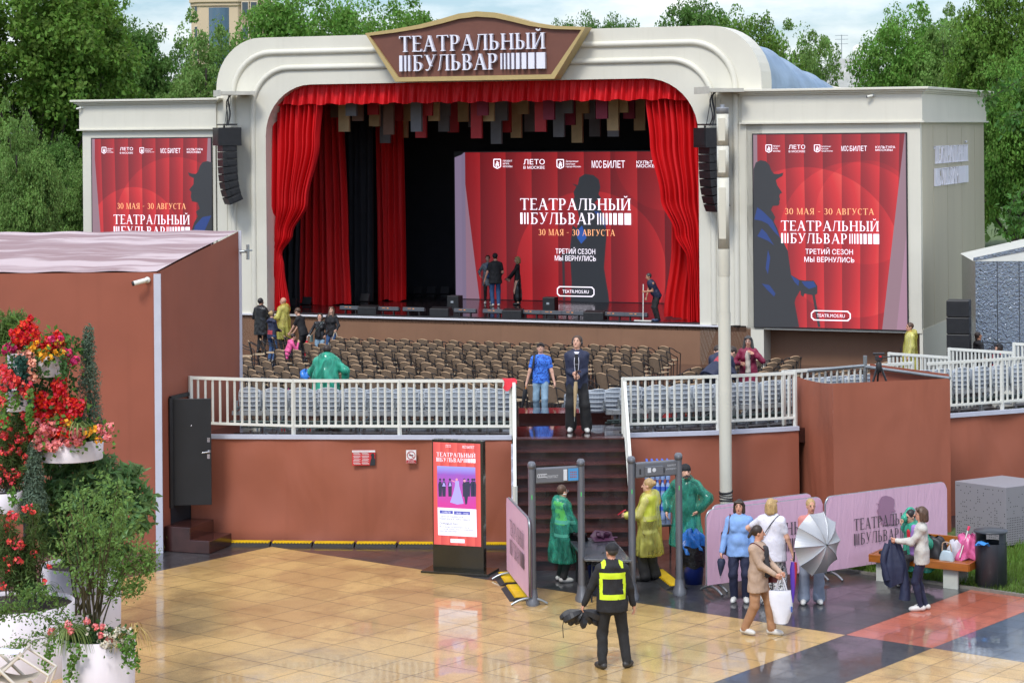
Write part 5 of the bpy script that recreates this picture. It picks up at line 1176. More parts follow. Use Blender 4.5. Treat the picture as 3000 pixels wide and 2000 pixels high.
# ================================================================ gear on the stage
def gear(name, label, cat, px_, py_, dz=0, group=None, rz=0, dep=None, z=1.6):
    if dep is None: p_ = on(px_, py_, z)
    else:
        s_, _ = spl(px_, py_, dep); p_ = sloc(s_, dep, z)
    return thing(name, label, cat, p_, -TH+rz, group)
LEDB = M('led_lens', (.30, .32, .34), .2, var=.4, vs=60)
for x, lab in ((1072, 'second from the tied curtain'), (1215, 'between the two sub cabinets'), (1438, 'under the man in the cap'), (1735, 'in the row before the mop')):
    pass
def wedge(label, x):
    t = gear('stage_monitor', label, 'stage monitor', x, 0, 0, 'black wedge monitors along the stage edge', 0, .55); g = MB(); g.prism([(-.22, 0), (.30, 0), (.30, .14), (.1, .33), (-.22, .28)], -.34, .34, 0, 'x'); g.xf(Matrix.Rotation(R(4), 4, 'Z')); g.build('cabinet', SPK, t, .02)
    g = MB(); g.lathe([(.02, 0), (.06, .0)], 10); g.xf(Matrix.Translation((.341, .05, .16)) @ Matrix.Rotation(R(90), 4, 'Y')); g.box((.0, -.222, .2), (.05, .006, .03)); g.build('handle', BLKM, t)
for x, lab in ((1073, 'black wedge monitor at the stage edge in front of the red drape'), (1284, 'black wedge monitor at the stage edge in front of the black backdrop'), (1496, 'black wedge monitor at the stage edge below the woman in the leather skirt'), (1735, 'black wedge monitor at the stage edge below the web address')): wedge(lab, x)
lens_b = emis('lamp_warm', (.9, .35, .12), .5)
def footlight(x, lab):
    t = gear('footlight', lab, 'stage light', x, 0, 0, 'led footlights along the stage edge', 0, .62); g = MB(); g.prism([(-.07, .16), (.09, .12), (.10, .24), (-.05, .29)], -.40, .40, 0, 'x'); g.build('housing', M('footlight_grey', (.07, .075, .085), .4), t, .012)
    g = MB(); [g.box((q_, 0, .08), (.04, .09, .16)) for q_ in (-.2, .2)]; g.build('foot', BLKM, t); g = MB(); g.box((0, -.064, .24), (.06, .004, .03)); g.box((-.15, -.066, .245), (.12, .003, .015)); g.build('badge', lens_b, t)
for x, lab in ((1020, 'beside the first wedge monitor'), (1130, 'between the first wedge monitor and its neighbour'), (1205, 'just before the second wedge monitor'), (1355, 'just after the second wedge monitor'), (1440, 'just before the third wedge monitor'), (1548, 'just after the third wedge monitor'), (1608, 'behind the end of the cable gap'), (1670, 'just before the fourth wedge monitor'), (1790, 'just after the fourth wedge monitor'), (1855, 'next to the mop')): footlight(x, 'low grey led footlight at the stage edge, '+lab)
for x, y, lab in ((1333, 911, 'black sub cabinet standing on the stage in front of the pale screen edge'), (1613, 916, 'black sub cabinet standing on the stage under the long cane')):
    t = gear('stage_speaker', lab, 'loudspeaker', x, y); g = MB(); g.box((0, 0, .27), (.44, .40, .54)); g.build('cabinet', SPK, t, .02); g = MB(); g.box((-.02, -.203, .33), (.10, .006, .07)); g.build('label_plate', M('plate_grey', '#9aa0a6', .4), t)
def blinder(x, y, lab, rz=0):
    t = gear('stage_blinder', lab, 'stage light', x, y, 0, 'led panel lights on the stage floor', rz); g = MB(); g.box((0, .03, .23), (.34, .06, .28), rot=Matrix.Rotation(R(-24), 3, 'X')); g.build('housing', BLKM, t)
    g = MB()
    for i in range(7):
        for j in range(5): g.box(Matrix.Rotation(R(-24), 3, 'X') @ Vector((-.135+i*.045, -.004, -.10+j*.05))+Vector((0, .03, .23)), (.032, .008, .036), rot=Matrix.Rotation(R(-24), 3, 'X'))
    g.build('led_grid', emis('led_grid_glow', (.55, .6, .65), .35), t); g = MB(); g.box((0, .02, .03), (.3, .14, .06)); g.build('base', BLKM, t)
for i, (x, y) in enumerate(((1181, 868), (1224, 868), (1263, 868), (1303, 868))): blinder(x, y, f'led panel light before the black backdrop, {["first", "second", "third", "fourth"][i]} from the narrow red drape')
for x, y, lab in ((855, 905, 'led panel light beside the tied curtain behind the bald man'), (898, 900, 'led panel light between the tied curtain and the wide red drape'), (1068, 890, 'led panel light between the two red drapes')): blinder(x, y, lab)
cb = gear('stage_cable', 'black cables lying along the stage edge between the monitors', 'cable', 1500, 0, 0, None, 0, .3); g = MB()
for k in range(3): g.tube(catmull([(-8+i*.8, .1*math.sin(i*1.7+k)+.06*k, .015) for i in range(19)], 4), .012, 5)
g.build('cable', BLKP, cb)
# ================================================================ brown camera box on the platform front, with tripod
q = [on(2440, 1123, 2.98), on(2783, 1108, 2.98), on(2640, 1085, 2.98), on(2320, 1096, 2.98)]
q[2] = q[1]+(q[3]-q[0])*.9
bx = thing('camera_box', 'tall brown fabric covered box for the film camera standing out from the platform', 'camera platform', (q[0].x, q[0].y, 0)); o = bx.location.copy(); o.z = 0
g = MB()
def face(a, c, za, zc, sag=0):
    def fn(u, v):
        p_ = a.lerp(c, u)-o; zt = za+(zc-za)*u-sag*math.sin(u*3.14); n_ = (c-a).cross(Vector((0, 0, 1))).normalized(); return tuple(Vector((p_.x, p_.y, v*zt))+n_*(.012*math.sin(u*9+v*6)*(.2 if u < .02 or u > .98 else 1)))
    g.grid(fn, 24, 20)
face(q[0], q[1], 2.98, 2.98); g.build('front_wall', FAB, bx); g = MB(); face(q[3], q[0], 2.99, 2.98, .05); g.build('side_wall', FAB, bx); g = MB(); face(q[1], q[2], 2.98, 2.98); g.build('side_wall', FAB, bx)
g = MB(); pf = [v-o for v in q]; pc_ = sum(pf, Vector())/4; g.add([(pc_.x+(v.x-pc_.x)*.93, pc_.y+(v.y-pc_.y)*.93, 2.02) for v in pf], [(0, 1, 2, 3)]); g.build('floor', DECK, bx)
g = MB(); zr = 3.0
for a, c in ((pf[3], pf[2]),): 
    k_ = a.lerp(c, .62); g.tube([(a.x, a.y, zr+.02), (k_.x, k_.y, zr+.10)], .035, 8); g.tube([(k_.x, k_.y, 2), (k_.x, k_.y, zr+.3)], .04, 8); e_ = pf[1]; g.tube([(k_.x, k_.y, zr+.08), (e_.x, e_.y, zr-.02)], .035, 8)
g.build('scaffold_pipe', STEEL, bx); g = MB(); g.add([(k_.x+.1, k_.y+.02, zr+.14), (pf[1].x, pf[1].y+.1, zr+.05), (pf[1].x, pf[1].y+.1, zr-.3), (k_.x+.1, k_.y+.02, zr-.3)], [(0, 1, 2, 3)]); g.build('flap', FABP, bx)
p_ = at(2575, 1105, 43.1); tp = thing('camera_tripod', 'black film tripod with fluid head standing in the brown camera box', 'tripod', (p_.x, 43.1, 2.0)); zt = at(2575, 1034, 43.1).z-2
g = MB()
for a in (90, 215, 325):
    dx, dy = math.cos(R(a)), math.sin(R(a)); g.bar((dx*.06, dy*.06, zt-.30), (dx*.52, dy*.52, 0), .032); g.bar((0, 0, zt-.62), (dx*.24, dy*.24, zt-.72), .018)
g.build('leg', BLKM, tp)
g = MB(); g.lathe([(.03, zt-.38), (.065, zt-.32), (.055, zt-.2), (.03, zt-.16)], 14); g.box((0, 0, zt-.10), (.13, .10, .10)); g.box((0, 0, zt-.01), (.22, .10, .035)); g.build('head', BLKP, tp, .008)
g = MB(); g.tube([(.06, -.05, zt-.08), (.30, -.12, zt-.05), (.42, -.14, zt-.05)], [.012, .012, .018], 8); g.build('pan_handle', BLKP, tp); g = MB(); g.box((.02, -.062, zt-.06), (.05, .006, .03)); g.build('badge', M('badge_red', (.6, .02, .02), .5), tp)
# ================================================================ metal detectors
DG = M('detector_grey', '#62656b', .35, var=.08, vs=2)
def detector(label, a, c, hgt, back):
    a, c = Vector(a), Vector(c); t = thing('metal_detector', label, 'metal detector', (a+c)/2); v = (c-a)/2
    for s_ in (-1, 1):
        g = MB(); p_ = v*s_; g.lathe([(.062, .0), (.062, hgt-.02)], 16, p_, sx=.95, sy=2.1); g.build('column', DG, t)
        g = MB(); g.lathe([(.02, hgt-.03), (.068, hgt-.03), (.068, hgt+.03), (.05, hgt+.06), (.001, hgt+.065)], 16, p_, sx=1, sy=2.1); g.build('column_cap', DG, t)
        g = MB(); g.lathe([(.115, 0), (.115, .05), (.085, .12), (.07, .26)], 16, p_, sx=1, sy=1.9); g.build('column_foot', DG, t)
    g = MB(); d = v.normalized(); rz = math.atan2(v.y, v.x); L_ = v.length*2; zc = hgt-.17; g.box((0, 0, zc), (L_-.1, .13, .25), rz); bm = g.build('crossbeam', DG, t, .02)
    q_ = Matrix.Translation((0, 0, zc)) @ Matrix.Rotation(rz, 4, 'Z')
    if not back:
        g = MB(); g.box((.27, -.075, 0), (.17, .02, .2)); g.xf(q_); g.build('display', emis('detector_blue', (.05, .30, .65), .5), bm); g = MB(); g.box((.13, -.075, 0), (.06, .02, .18)); g.xf(q_); g.build('sticker', M('sticker_white', '#c9ced4', .5, var=0), bm)
        g = MB(); puts(g, 'БЛОКПОСТ', .045, -.19, -.04, -.068, .2, bold=.02)
        for i in range(5): g.lathe([(.018, 0), (.027, 0)], 10, (0, 0, 0), a0=.8, a1=5.4); n_ = 22; g.v[-n_:] = [(x_*1.0-.33+i*.032, -.068, y_*1.2+.005) for x_, y_, z_ in g.v[-n_:]]
        g.xf(q_); g.build('logo', MATS['sticker_white'], bm)
        g = MB(); [g.box((.27+((i % 4)-1.5)*.03, -.087, (i//4-1)*.04), (.02, .004, .02)) for i in range(12)]; g.xf(q_); g.build('display_pixels', emis('detector_red', (.5, .08, .04), .4), bm)
    else:
        g = MB(); g.box((-.06, -.08, -.02), (.34, .05, .16)); g.xf(q_); g.build('control_box', DG, bm, .01); g = MB(); g.box((-.16, -.108, 0), (.06, .004, .08)); g.lathe([(.001, 0), (.035, 0)], 14); n_ = 28; g.v[-n_:] = [(x_-.07, -.109, y_) for x_, y_, z_ in g.v[-n_:]]; g.xf(q_); g.build('sticker', MATS['sticker_white'], bm)
        g = MB(); puts(g, 'БЛОКПОСТ', .03, .2, .035, -.067, .16, bold=.02); puts(g, 'МЕТАЛЛОДЕТЕКТОР', .024, .17, -.02, -.067, .22, bold=.02); g.xf(q_); g.build('logo', MATS['sticker_white'], bm)
        g = MB(); [g.box((x_, -.066, -.02), (.03, .006, .09)) for x_ in (-.31, .13)]; g.xf(q_); g.build('slot', BLKP, bm)
    g = MB(); [g.box((s_*v.x+.0, s_*v.y-.128, hgt-.5), (.018, .006, .07)) for s_ in (-1, 1)]; g.build('status_light', emis('status_green', (.05, .5, .12), .6), t)
detector('grey walk-through metal detector with the logo facing out, at the pink barrier end', on(1561, 1768), on(1705, 1757), 2.28, False)
detector('grey walk-through metal detector with its control box facing out, beside the bucket', on(1853, 1752), on(1991, 1738), 2.30, True)
# ================================================================ kiosk display
KH = M('kiosk_bronze', (.020, .017, .009), .25, var=.1, coat=.4)
a = on(1268, 1672); KA = R(-19); kd = thing('display_kiosk', 'freestanding bronze poster screen announcing an opera ball', 'display', a, KA); KW, KT = .96, 2.34
g = MB(); g.box((KW/2, .085, KT/2), (KW, .15, KT)); g.build('housing', KH, kd, .008); g = MB(); g.box((KW/2, .1, .02), (KW+.30, .62, .04)); g.build('base_plate', KH, kd, .006)
m, nt, b = newmat('kiosk_red'); s_ = node(nt, 'ShaderNodeSeparateXYZ', {0: node(nt, 'ShaderNodeTexCoord').outputs['Object']}); f = (V(nt, s_.outputs[0])/.16).fr()
nt.links.new(ramp(nt, f, [(0, (.62, .06, .06)), (1, (.80, .12, .10))]), b.inputs['Emission Color']); b.inputs['Emission Strength'].default_value = .72; b.inputs['Base Color'].default_value = (.02, .02, .02, 1)
sx0, sx1, sz0, sz1 = .025, KW-.045, .48, KT-.045; g = MB(); g.box(((sx0+sx1)/2, .005, (sz0+sz1)/2), (sx1-sx0, .004, sz1-sz0)); dp = g.build('screen', m, kd)
def kx(x, y): # pixel of the enlarged view (1140 x 1568 of 320 x 440) -> local x, z
    u_ = (x-112)/(640-112); v_ = (y-(62+u_*20))/((1212+u_*30)-(62+u_*20)); return sx0+(sx1-sx0)*u_, sz1-(sz1-sz0)*v_
def kpoly(g, pts, y=-.002): g.add([(a_, y, z_) for a_, z_ in (kx(*p_) for p_ in pts)], [tuple(range(len(pts)))])
def ktext(g, tx, x, y, wpx, hpx, yy=-.006, bold=.006):
    a_, z_ = kx(x, y); c_, _ = kx(x+wpx, y); _, z2 = kx(x, y-hpx); puts(g, tx, z2-z_, a_, z_, yy, c_-a_, bold=bold)
KWH = emis('kiosk_white', (.72, .72, .86), .95); KB = emis('kiosk_navy', (.03, .03, .10), .5); KBL = emis('kiosk_blue', (.06, .07, .40), .8)
g = MB(); a_, z_ = kx(152, 272); c_, _ = kx(588, 285); _, z2 = kx(152, 226); put(g, logo(c_-a_, z2-z_, .26), a_, z_-.012, -.006, 0, .0002); g.build('title', LTX, dp)
g = MB(); ktext(g, 'ЛЕТО', 254, 106, 60, 15); ktext(g, 'В МОСКВЕ', 254, 120, 60, 8); ktext(g, 'МОС', 444, 130, 40, 30); ktext(g, 'БИЛЕТ', 492, 133, 84, 30); g.build('logo_row', LTX, dp)
# picture: a stage ball in violet light, kept generic
m, nt, b = newmat('kiosk_photo'); tco = node(nt, 'ShaderNodeTexCoord').outputs['Object']; s_ = node(nt, 'ShaderNodeSeparateXYZ', {0: tco})
nv_ = V(nt, noise(nt, 9, 5, tco)); kz = (V(nt, s_.outputs[2])-1.2)/.85
c_ = mixc(nt, (kz+nv_*.3-.15), (.55, .03, .28), (.10, .10, .55)); c_ = mixc(nt, ((kz-.62)*5).mx(0).mn(1), c_, (.30, .34, .80)); nt.links.new(c_, b.inputs['Emission Color']); b.inputs['Emission Strength'].default_value = .85; b.inputs['Base Color'].default_value = (.02, .02, .02, 1)
g = MB(); kpoly(g, [(156, 330), (585, 347), (590, 818), (158, 795)]); g.build('poster_picture', m, dp)
g = MB(); kpoly(g, [(158, 797), (592, 820), (596, 1132), (162, 1108)]); kpoly(g, [(300, 1150), (458, 1157), (459, 1200), (300, 1193)]); g.build('info_panel', KWH, dp)
g = MB()
for x in (190, 232, 300, 462, 505, 550, 572): 
    y = 600; kpoly(g, [(x-18, y+75), (x-22, y-60), (x-12, y-95), (x+12, y-95), (x+22, y-60), (x+18, y+75)], -.0035); kpoly(g, [(x+13*math.cos(i*.785), 485+15*math.sin(i*.785)) for i in range(8)], -.0035)
kpoly(g, [(450, 540), (485, 505), (505, 540), (550, 510), (545, 495), (556, 500), (552, 530), (508, 575), (505, 640), (490, 760), (470, 765), (455, 650)], -.004); g.build('dark_figures', KB, dp)
g = MB(); kpoly(g, [(360, 500), (400, 500), (405, 560), (430, 660), (452, 755), (380, 765), (300, 740), (335, 640), (355, 560)], -.0045); kpoly(g, [(212, 560), (232, 510), (252, 560)], -.004); kpoly(g, [(285, 560), (300, 505), (318, 555)], -.004); g.build('pale_gown', emis('kiosk_lilac', (.34, .30, .75), .9), dp)
g = MB(); [kpoly(g, [(x+14*math.cos(i*.785), y+16*math.sin(i*.785)) for i in range(8)], -.005) for x, y in ((376, 485), (464, 498))]; kpoly(g, [(355, 515), (318, 498), (316, 488), (360, 505)], -.005); g.build('faces', emis('kiosk_skin', (.75, .30, .42), .8), dp)
g = MB(); kpoly(g, [(182, 828), (330, 836), (330, 872), (182, 864)], -.004); kpoly(g, [(343, 838), (522, 846), (522, 884), (343, 876)], -.004); g.build('time_badge', KBL, dp)
g = MB(); ktext(g, '12 ИЮЛЯ', 210, 860, 92, 22); ktext(g, '19:00 - 19:50', 366, 872, 138, 22); g.build('time_text', KWH, dp)
g = MB(); ktext(g, 'СЦЕНА НА ПУШКИНСКОЙ', 178, 905, 270, 20); ktext(g, 'НАБЕРЕЖНОЙ В ПАРКЕ ГОРЬКОГО', 178, 932, 362, 20); ktext(g, 'Оперный бал', 178, 985, 205, 26, bold=0); ktext(g, 'TEATR.MOS.RU', 330, 1176, 98, 13); g.build('event_text', emis('kiosk_ink', (.03, .03, .06), .4), dp)
g = MB(); ktext(g, 'Московский музыкальный театр', 178, 1018, 332, 18, bold=0); ktext(g, '«Геликон-опера» под руководством', 178, 1042, 374, 18, bold=0); ktext(g, 'Дмитрия Бертмана', 178, 1066, 198, 18, bold=0); g.build('event_small_text', emis('kiosk_ink_blue', (.10, .10, .36), .6), dp)
# ================================================================ pink barriers
m, nt, b = newmat('pink_cover'); tco = node(nt, 'ShaderNodeTexCoord').outputs['Object']; nt.links.new(mixc(nt, noise(nt, 2, 3, tco), lin('#cfa6bd'), lin('#dab4ca')), b.inputs['Base Color']); b.inputs['Roughness'].default_value = .55
wvb = V(nt, noise(nt, 1.6, 3, node(nt, 'ShaderNodeMapping', {'Vector': tco, 'Scale': (3.5, 3.5, .7)}).outputs[0], dist=1.2)); bn = node(nt, 'ShaderNodeBump', {'Strength': .35, 'Distance': .05, 'Height': wvb}); nt.links.new(bn.outputs[0], b.inputs['Normal']); PINK = m
INK = M('print_grey', '#4b444b', .6, var=0); PINKD = M('print_mauve', '#9c7690', .6, var=0)
def barrier(label, a, c, face_=-1, art=None, hgt=1.40, z0=.17, feet=(.04, .96)):
    a, c = Vector(a), Vector(c); v = c-a; L_ = v.length; rz = math.atan2(v.y, v.x); t = thing('crowd_barrier', label, 'barrier', a, rz, 'pink covered crowd barriers'); r_ = .13
    P_ = [(0, z0)]+[(r_-r_*math.cos(R(i*15)), hgt-r_+r_*math.sin(R(i*15))) for i in range(7)]+[(L_-r_+r_*math.sin(R(i*15)), hgt-r_+r_*math.cos(R(i*15))) for i in range(7)]+[(L_, z0)]
    g = MB(); g.tube([(x, 0, z) for x, z in P_]+[(0, 0, z0)], .021, 8); g.build('frame', STEEL, t)
    g = MB()
    def fn(u, v_, sd):
        x = -.012+(L_+.024)*u; zt = hgt+.012; e_ = min(x+.012, L_+.012-x); zt -= (r_-math.sqrt(max(0, r_*r_-(r_-e_)**2))) if e_ < r_ else 0
        z = z0-.02+(zt-z0+.02)*v_; sag = .02*math.sin(math.pi*u)*math.sin(math.pi*v_); return (x, sd*(.026-sag*.6), z)
    for sd in (-1, 1): g.grid(lambda u, v_: fn(u if sd < 0 else 1-u, v_, sd), 40, 10)
    g.build('cover', PINK, t)
    for k_ in feet:
        g = MB(); x = L_*k_; g.tube([(x, 0, z0+.05), (x, 0, .10)], .022, 8); g.tube(catmull([(x, -.30, .02), (x, -.17, .085), (x, 0, .115), (x, .17, .085), (x, .30, .02)], 4), .022, 8); g.build('foot', STEEL, t)
    y_ = face_*.033
    if art:
        lw, lh, lx, lz = art; g = MB(); put(g, logo(lw, lh, .28), lx, lz, 0); 
        if face_ < 0: g.v = [(x, y_-.002+yy, z) for x, yy, z in g.v]
        else: g.v = [(L_-x, y_+.002-yy, z) for x, yy, z in g.v]
        g.build('print', INK, t)
    return t, L_
t, L_ = barrier('pink covered barrier seen edge-on, in front of the first metal detector', Vector((-.10, 38.75, 0)), Vector((.26, 36.45, 0)), -1, (1.5, .26, .42, .52), 1.42)
barrier('long pink covered barrier behind the woman with the silver umbrella', Vector((3.24, 37.3, 0)), Vector((5.35, 38.55, 0)), -1, (1.75, .215, .42, .55))
barrier('second pink barrier doubled up just behind the one at the bucket', Vector((3.35, 37.55, 0)), Vector((5.2, 38.75, 0)), -1, None, 1.43)
t, L_ = barrier('pink covered barrier with a printed gentleman behind the wooden bench', Vector((5.4, 38.4, 0)), Vector((7.78, 39.95, 0)), -1, (1.55, .20, .62, .53), 1.42, .17, (.04, .96))
d3 = Vector((2.38, 1.55, 0)).normalized()
def bpx(x, y):
    u_, v_ = uv(x, y); D_ = Vector((u_/F, 1, -(v_-VH)/F)); n_ = Vector((-d3.y, d3.x, 0)); o_ = Vector((5.4, 38.4, 0)); k_ = (o_-Vector((0, 0, H))).dot(n_)/D_.dot(n_); p_ = Vector((0, 0, H))+D_*k_; return (p_-o_).dot(d3), p_.z
ou = Z(2540, 1420, 4.126, [(92, 215), (130, 225), (138, 180), (165, 135), (215, 125), (275, 140), (315, 170), (318, 215), (305, 280), (333, 312), (318, 322), (285, 318), (290, 380), (330, 430), (362, 490), (330, 470), (170, 478), (160, 450), (180, 430), (170, 410), (150, 390), (125, 385), (122, 330), (105, 308), (128, 270), (132, 240)])
g = MB(); g.add([(x, -.0345, z) for x, z in (bpx(*p_) for p_ in ou)], [tuple(range(len(ou)))]); g.build('gentleman_print', PINKD, t)
# ================================================================ cable ramps
YEL = M('ramp_yellow', '#d9b200', .5, var=.15, vs=6)
def ramp_(label, a, c, wid=.42):
    a, c = Vector(a), Vector(c); v = c-a; t = thing('cable_ramp', label, 'cable ramp', a, math.atan2(v.y, v.x), 'yellow and black cable ramps'); L_ = v.length
    g = MB(); g.prism([(-wid/2, .0), (wid/2, 0), (wid*.22, .06), (-wid*.22, .06)], 0, L_, 0, 'x'); g.build('base', M('ramp_rubber', (.018, .018, .018), .6, bump=.3, bs=50), t)
    g = MB(); g.box((L_/2, 0, .065), (L_*.96, wid*.46, .018)); [g.box((L_*(.06+i*.08), -wid*.25, .062), (.03, .04, .02)) for i in range(12)]; g.build('lid', YEL, t)
xs = [-5.35, -4.55, -3.75, -2.95, -2.15, -1.35, -.60]
for i, (x0, x1) in enumerate(zip(xs, xs[1:]+[-.05])):
    a, c = wall_pt(x0, -.32, 0), wall_pt(x1-.03, -.32, 0); a.z = c.z = 0; ramp_(f'yellow topped cable ramp lying along the brown fabric wall, {["beside the steps", "second from the steps", "third from the steps", "under the rules notice", "under the no smoking sign", "just before the kiosk", "between the kiosk and the stairs"][i]}', a, c, .34)
ramp_('yellow and black cable ramp behind the edge-on pink barrier, farther piece', on(1480, 1685), on(1500, 1715)); ramp_('yellow and black cable ramp beside the foot of the edge-on pink barrier', on(1503, 1722), on(1530, 1760))
ramp_('yellow and black cable ramp by the shoes of the yellow raincoat woman', on(1925, 1678), on(1985, 1726)); ramp_('yellow and black cable ramp half hidden behind the yellow raincoat woman', on(1885, 1652), on(1918, 1675))
# ================================================================ tables, bottles, bucket
TBL = M('table_top', (.055, .060, .068), .25, var=.4, vs=5, coat=.5, bump=.15, bs=30)
def table(label, c4, z=.74):
    o_ = (c4[0]+c4[2])/2; t = thing('folding_table', label, 'table', (o_.x, o_.y, 0)); g = MB(); P_ = [(v.x-o_.x, v.y-o_.y) for v in c4]; g.prism(P_, z-.045, z, 0, 'z'); g.build('table_top', TBL, t, .015)
    for a, c in ((0, 1), (3, 2)):
        for k_ in (.12, .88):
            p_ = Vector((*P_[a], 0)).lerp(Vector((*P_[c], 0)), k_)*.84; g = MB(); g.tube(catmull([(p_.x*.9, p_.y*.9, z-.05), (p_.x, p_.y, z*.55), (p_.x*1.04, p_.y*1.04, .0)], 4), .016, 7); g.build('leg', BLKM, t)
    return t
table('black wet folding table between the two metal detectors', [on(1712, 1636, .74), on(1852, 1640, .74), on(1795, 1574, .74), on(1662, 1573, .74)])
table('black folding table carrying the water bottles behind the yellow raincoat woman', [Vector((2.45, 39.7, .74)), Vector((3.15, 39.85, .74)), Vector((3.0, 41.1, .74)), Vector((2.3, 41.0, .74))])
def folded_umbrella(label, p_, rz, mt, L_=.36):
    t = thing('folded_umbrella', label, 'umbrella', p_, rz); g = MB(); rr_ = random.Random(label)
    for i in range(7):
        a, e_ = rr_.uniform(-.14, .0), rr_.uniform(.02, .16); z1 = rr_.uniform(.05, .14)
        g.add([(-.17+i*.02, a, .01), (.12+i*.015, a+.03, .012), (.17, e_, z1), (-.10, e_+.03, z1+.03), (-.2, e_*.6, z1*.6)], [(0, 1, 2), (0, 2, 3), (0, 3, 4)])
    def lump(u, v): a_ = u*6.283; r_ = (.15+.04*math.sin(a_*3+v*4)+.03*math.sin(a_*7))*math.sin(math.pi*min(.97, v*.5+.03)+.0)*1.0; return (math.cos(a_)*r_*1.25*(1-v*.5), math.sin(a_)*r_*(1-v*.5), .13*v+.02*math.sin(a_*5)*(1-v)+.02)
    g.grid(lump, 24, 6); g.build('canopy', mt, t); g = MB(); g.tube([(.12, .0, .05), (.26, -.03, .05)], .016, 7); g.build('handle', mt, t)
UBK = M('umbrella_black', (.014, .014, .016), .5, var=.3, vs=8); UPL = M('umbrella_plum', (.055, .012, .040), .55, var=.3, vs=8)
folded_umbrella('crumpled plum umbrella on the folding table', on(1765, 1583, .74), .2, UPL); folded_umbrella('crumpled black umbrella on the folding table beside the steward', on(1695, 1583, .74), 2.6, UBK)
BT = M('bottle_plastic', '#9db4dd', .12, var=.1, vs=9, alpha=.75); BTC = M('bottle_blue', '#4064c0', .4, var=.1)
def bottle(g, gc, x, y, z, s=1): g.lathe([(.032*s, 0), (.036*s, .01), (.036*s, .10*s), (.030*s, .12*s), (.036*s, .14*s), (.036*s, .20*s), (.014*s, .26*s)], 10, (x, y, z)); gc.lathe([(.001, .295*s), (.015*s, .295*s), (.015*s, .26*s)], 8, (x, y, z)); gc.lathe([(.0368*s, .14*s), (.0368*s, .20*s)], 10, (x, y, z))
def pack(label, p_, nx, ny, s=1.2):
    t = thing('bottle_pack', label, 'water bottles', p_)
    for i in range(nx):
        for j in range(ny):
            g, gc = MB(), MB(); bottle(g, gc, (i-nx/2+.5)*.078*s, (j-ny/2+.5)*.078*s, 0, s); b_ = g.build('bottle', BT, t); gc.build('cap_and_label', BTC, b_)
    return t
pk = on(1895, 1540, .74); pk.z = .742
for k_ in range(3): pack(f'shrink-wrapped pack of water bottles, {["bottom", "middle", "top"][k_]} of the pile behind the detector column', Vector((2.62, 40.35, .742+.36*k_)), 5, 3)
def one_bottle(label, p_, s=1.35, lay=False):
    t = thing('water_bottle', label, 'bottle', p_); g, gc = MB(), MB(); bottle(g, gc, 0, 0, 0, s)
    if lay:
        for q_ in (g, gc): q_.xf(Matrix.Translation((0, 0, .05)) @ Matrix.Rotation(R(90), 4, 'Y') @ Matrix.Rotation(.5, 4, 'X'))
    g.build('bottle', BT, t); gc.build('cap_and_label', BTC, t)
one_bottle('big clear water bottle standing alone on the table at the green raincoat man', Vector((2.99, 40.0, .742))); one_bottle('water bottle lying on its side at the table corner', Vector((2.92, 39.80, .742)), 1.1, True)
def bucket(name, label, p_, mt_low, bag, r_=.20, hgt=.62, z0=0):
    t = thing(name, label, 'bucket', p_); g = MB(); g.lathe([(.001, 0), (r_*.72, 0), (r_*.92, hgt*.62)], 24); g.build('bucket', mt_low, t)
    g = MB()
    def lip(u, v): a = u*6.283; rr_ = r_*(.92+.13*v+.03*math.sin(a*9+v*8)); return (rr_*math.cos(a), rr_*math.sin(a), hgt*(.45+.55*v)+.02*math.sin(a*5))
    g.grid(lip, 40, 8); g.build('bin_liner', BLKP2, t)
    if bag:
        g = MB()
        def bg(u, v): a = u*6.283; rr_ = r_*1.02*math.cos(v*1.45)**.7*(1+.16*math.sin(a*5+v*9)+.1*math.sin(a*11)); return (rr_*math.cos(a), rr_*math.sin(a), hgt*.86+.34*math.sin(v*1.5)+.04*math.sin(a*4+v*6))
        g.grid(bg, 44, 14); g.build('blue_bag', M('bag_blue', (.03, .20, .62), .25, var=.3, vs=14, trans=.25), t)
BLKP2 = M('black_liner', (.012, .012, .013), .22, var=.3, vs=12, bump=.8, bs=18)
bucket('waste_bucket', 'blue bucket with black liner and a blue bag heaped on top', on(2032, 1708), M('bucket_blue', (.01, .03, .22), .35), True, .21, .66)
bucket('waste_bucket', 'dark lined bucket under the black folding table', on(1745, 1690), M('bucket_blue2', (.01, .03, .20), .35), False, .17, .5)
# ================================================================ bench, bags, litter bin, box
WD = M('bench_wood', '#9c5a1c', .3, var=.22, vs=3, coat=.5, stretch=(1, 8, 8)); CONC = M('bench_leg', '#b9bcb2', .6, var=.1, vs=5)
b0 = on(2615, 1630, .45); bd = Vector((.844, -.536, 0)); bn_ = Vector((.536, .844, 0)); be = thing('park_bench', 'wide wooden slatted bench with half a backrest on pale legs', 'bench', (b0.x, b0.y, 0), math.atan2(bd.y, bd.x))
BL0, BL1, BD = -.42, 1.36, .64
g = MB(); [g.box(((BL0+BL1)/2, .035+i*.072, .425), (BL1-BL0, .058, .05)) for i in range(9)]; g.build('seat_slats', WD, be, .006)
g = MB(); g.box(((BL0+BL1)/2, -.015, .395), (BL1-BL0+.02, .04, .13)); g.box(((BL0+BL1)/2, BD+.02, .395), (BL1-BL0+.02, .04, .13)); [g.box((x, BD/2, .395), (.04, BD, .13)) for x in (BL0, BL1)]; g.build('seat_frame', WD, be, .006)
for x in (-.20, 1.02):
    for y in (.08, .52): g = MB(); g.box((x, y, .165), (.26, .05, .33)); g.build('leg', CONC, be)
g = MB(); [g.box((.58, .50+.03*i, .60+.15*i), (1.1, .035, .11)) for i in (0, 1)]; [g.bar((x, .50, .43), (x, .545, .80), .04) for x in (.3, 1.05)]; g.build('backrest', WD, be, .006)
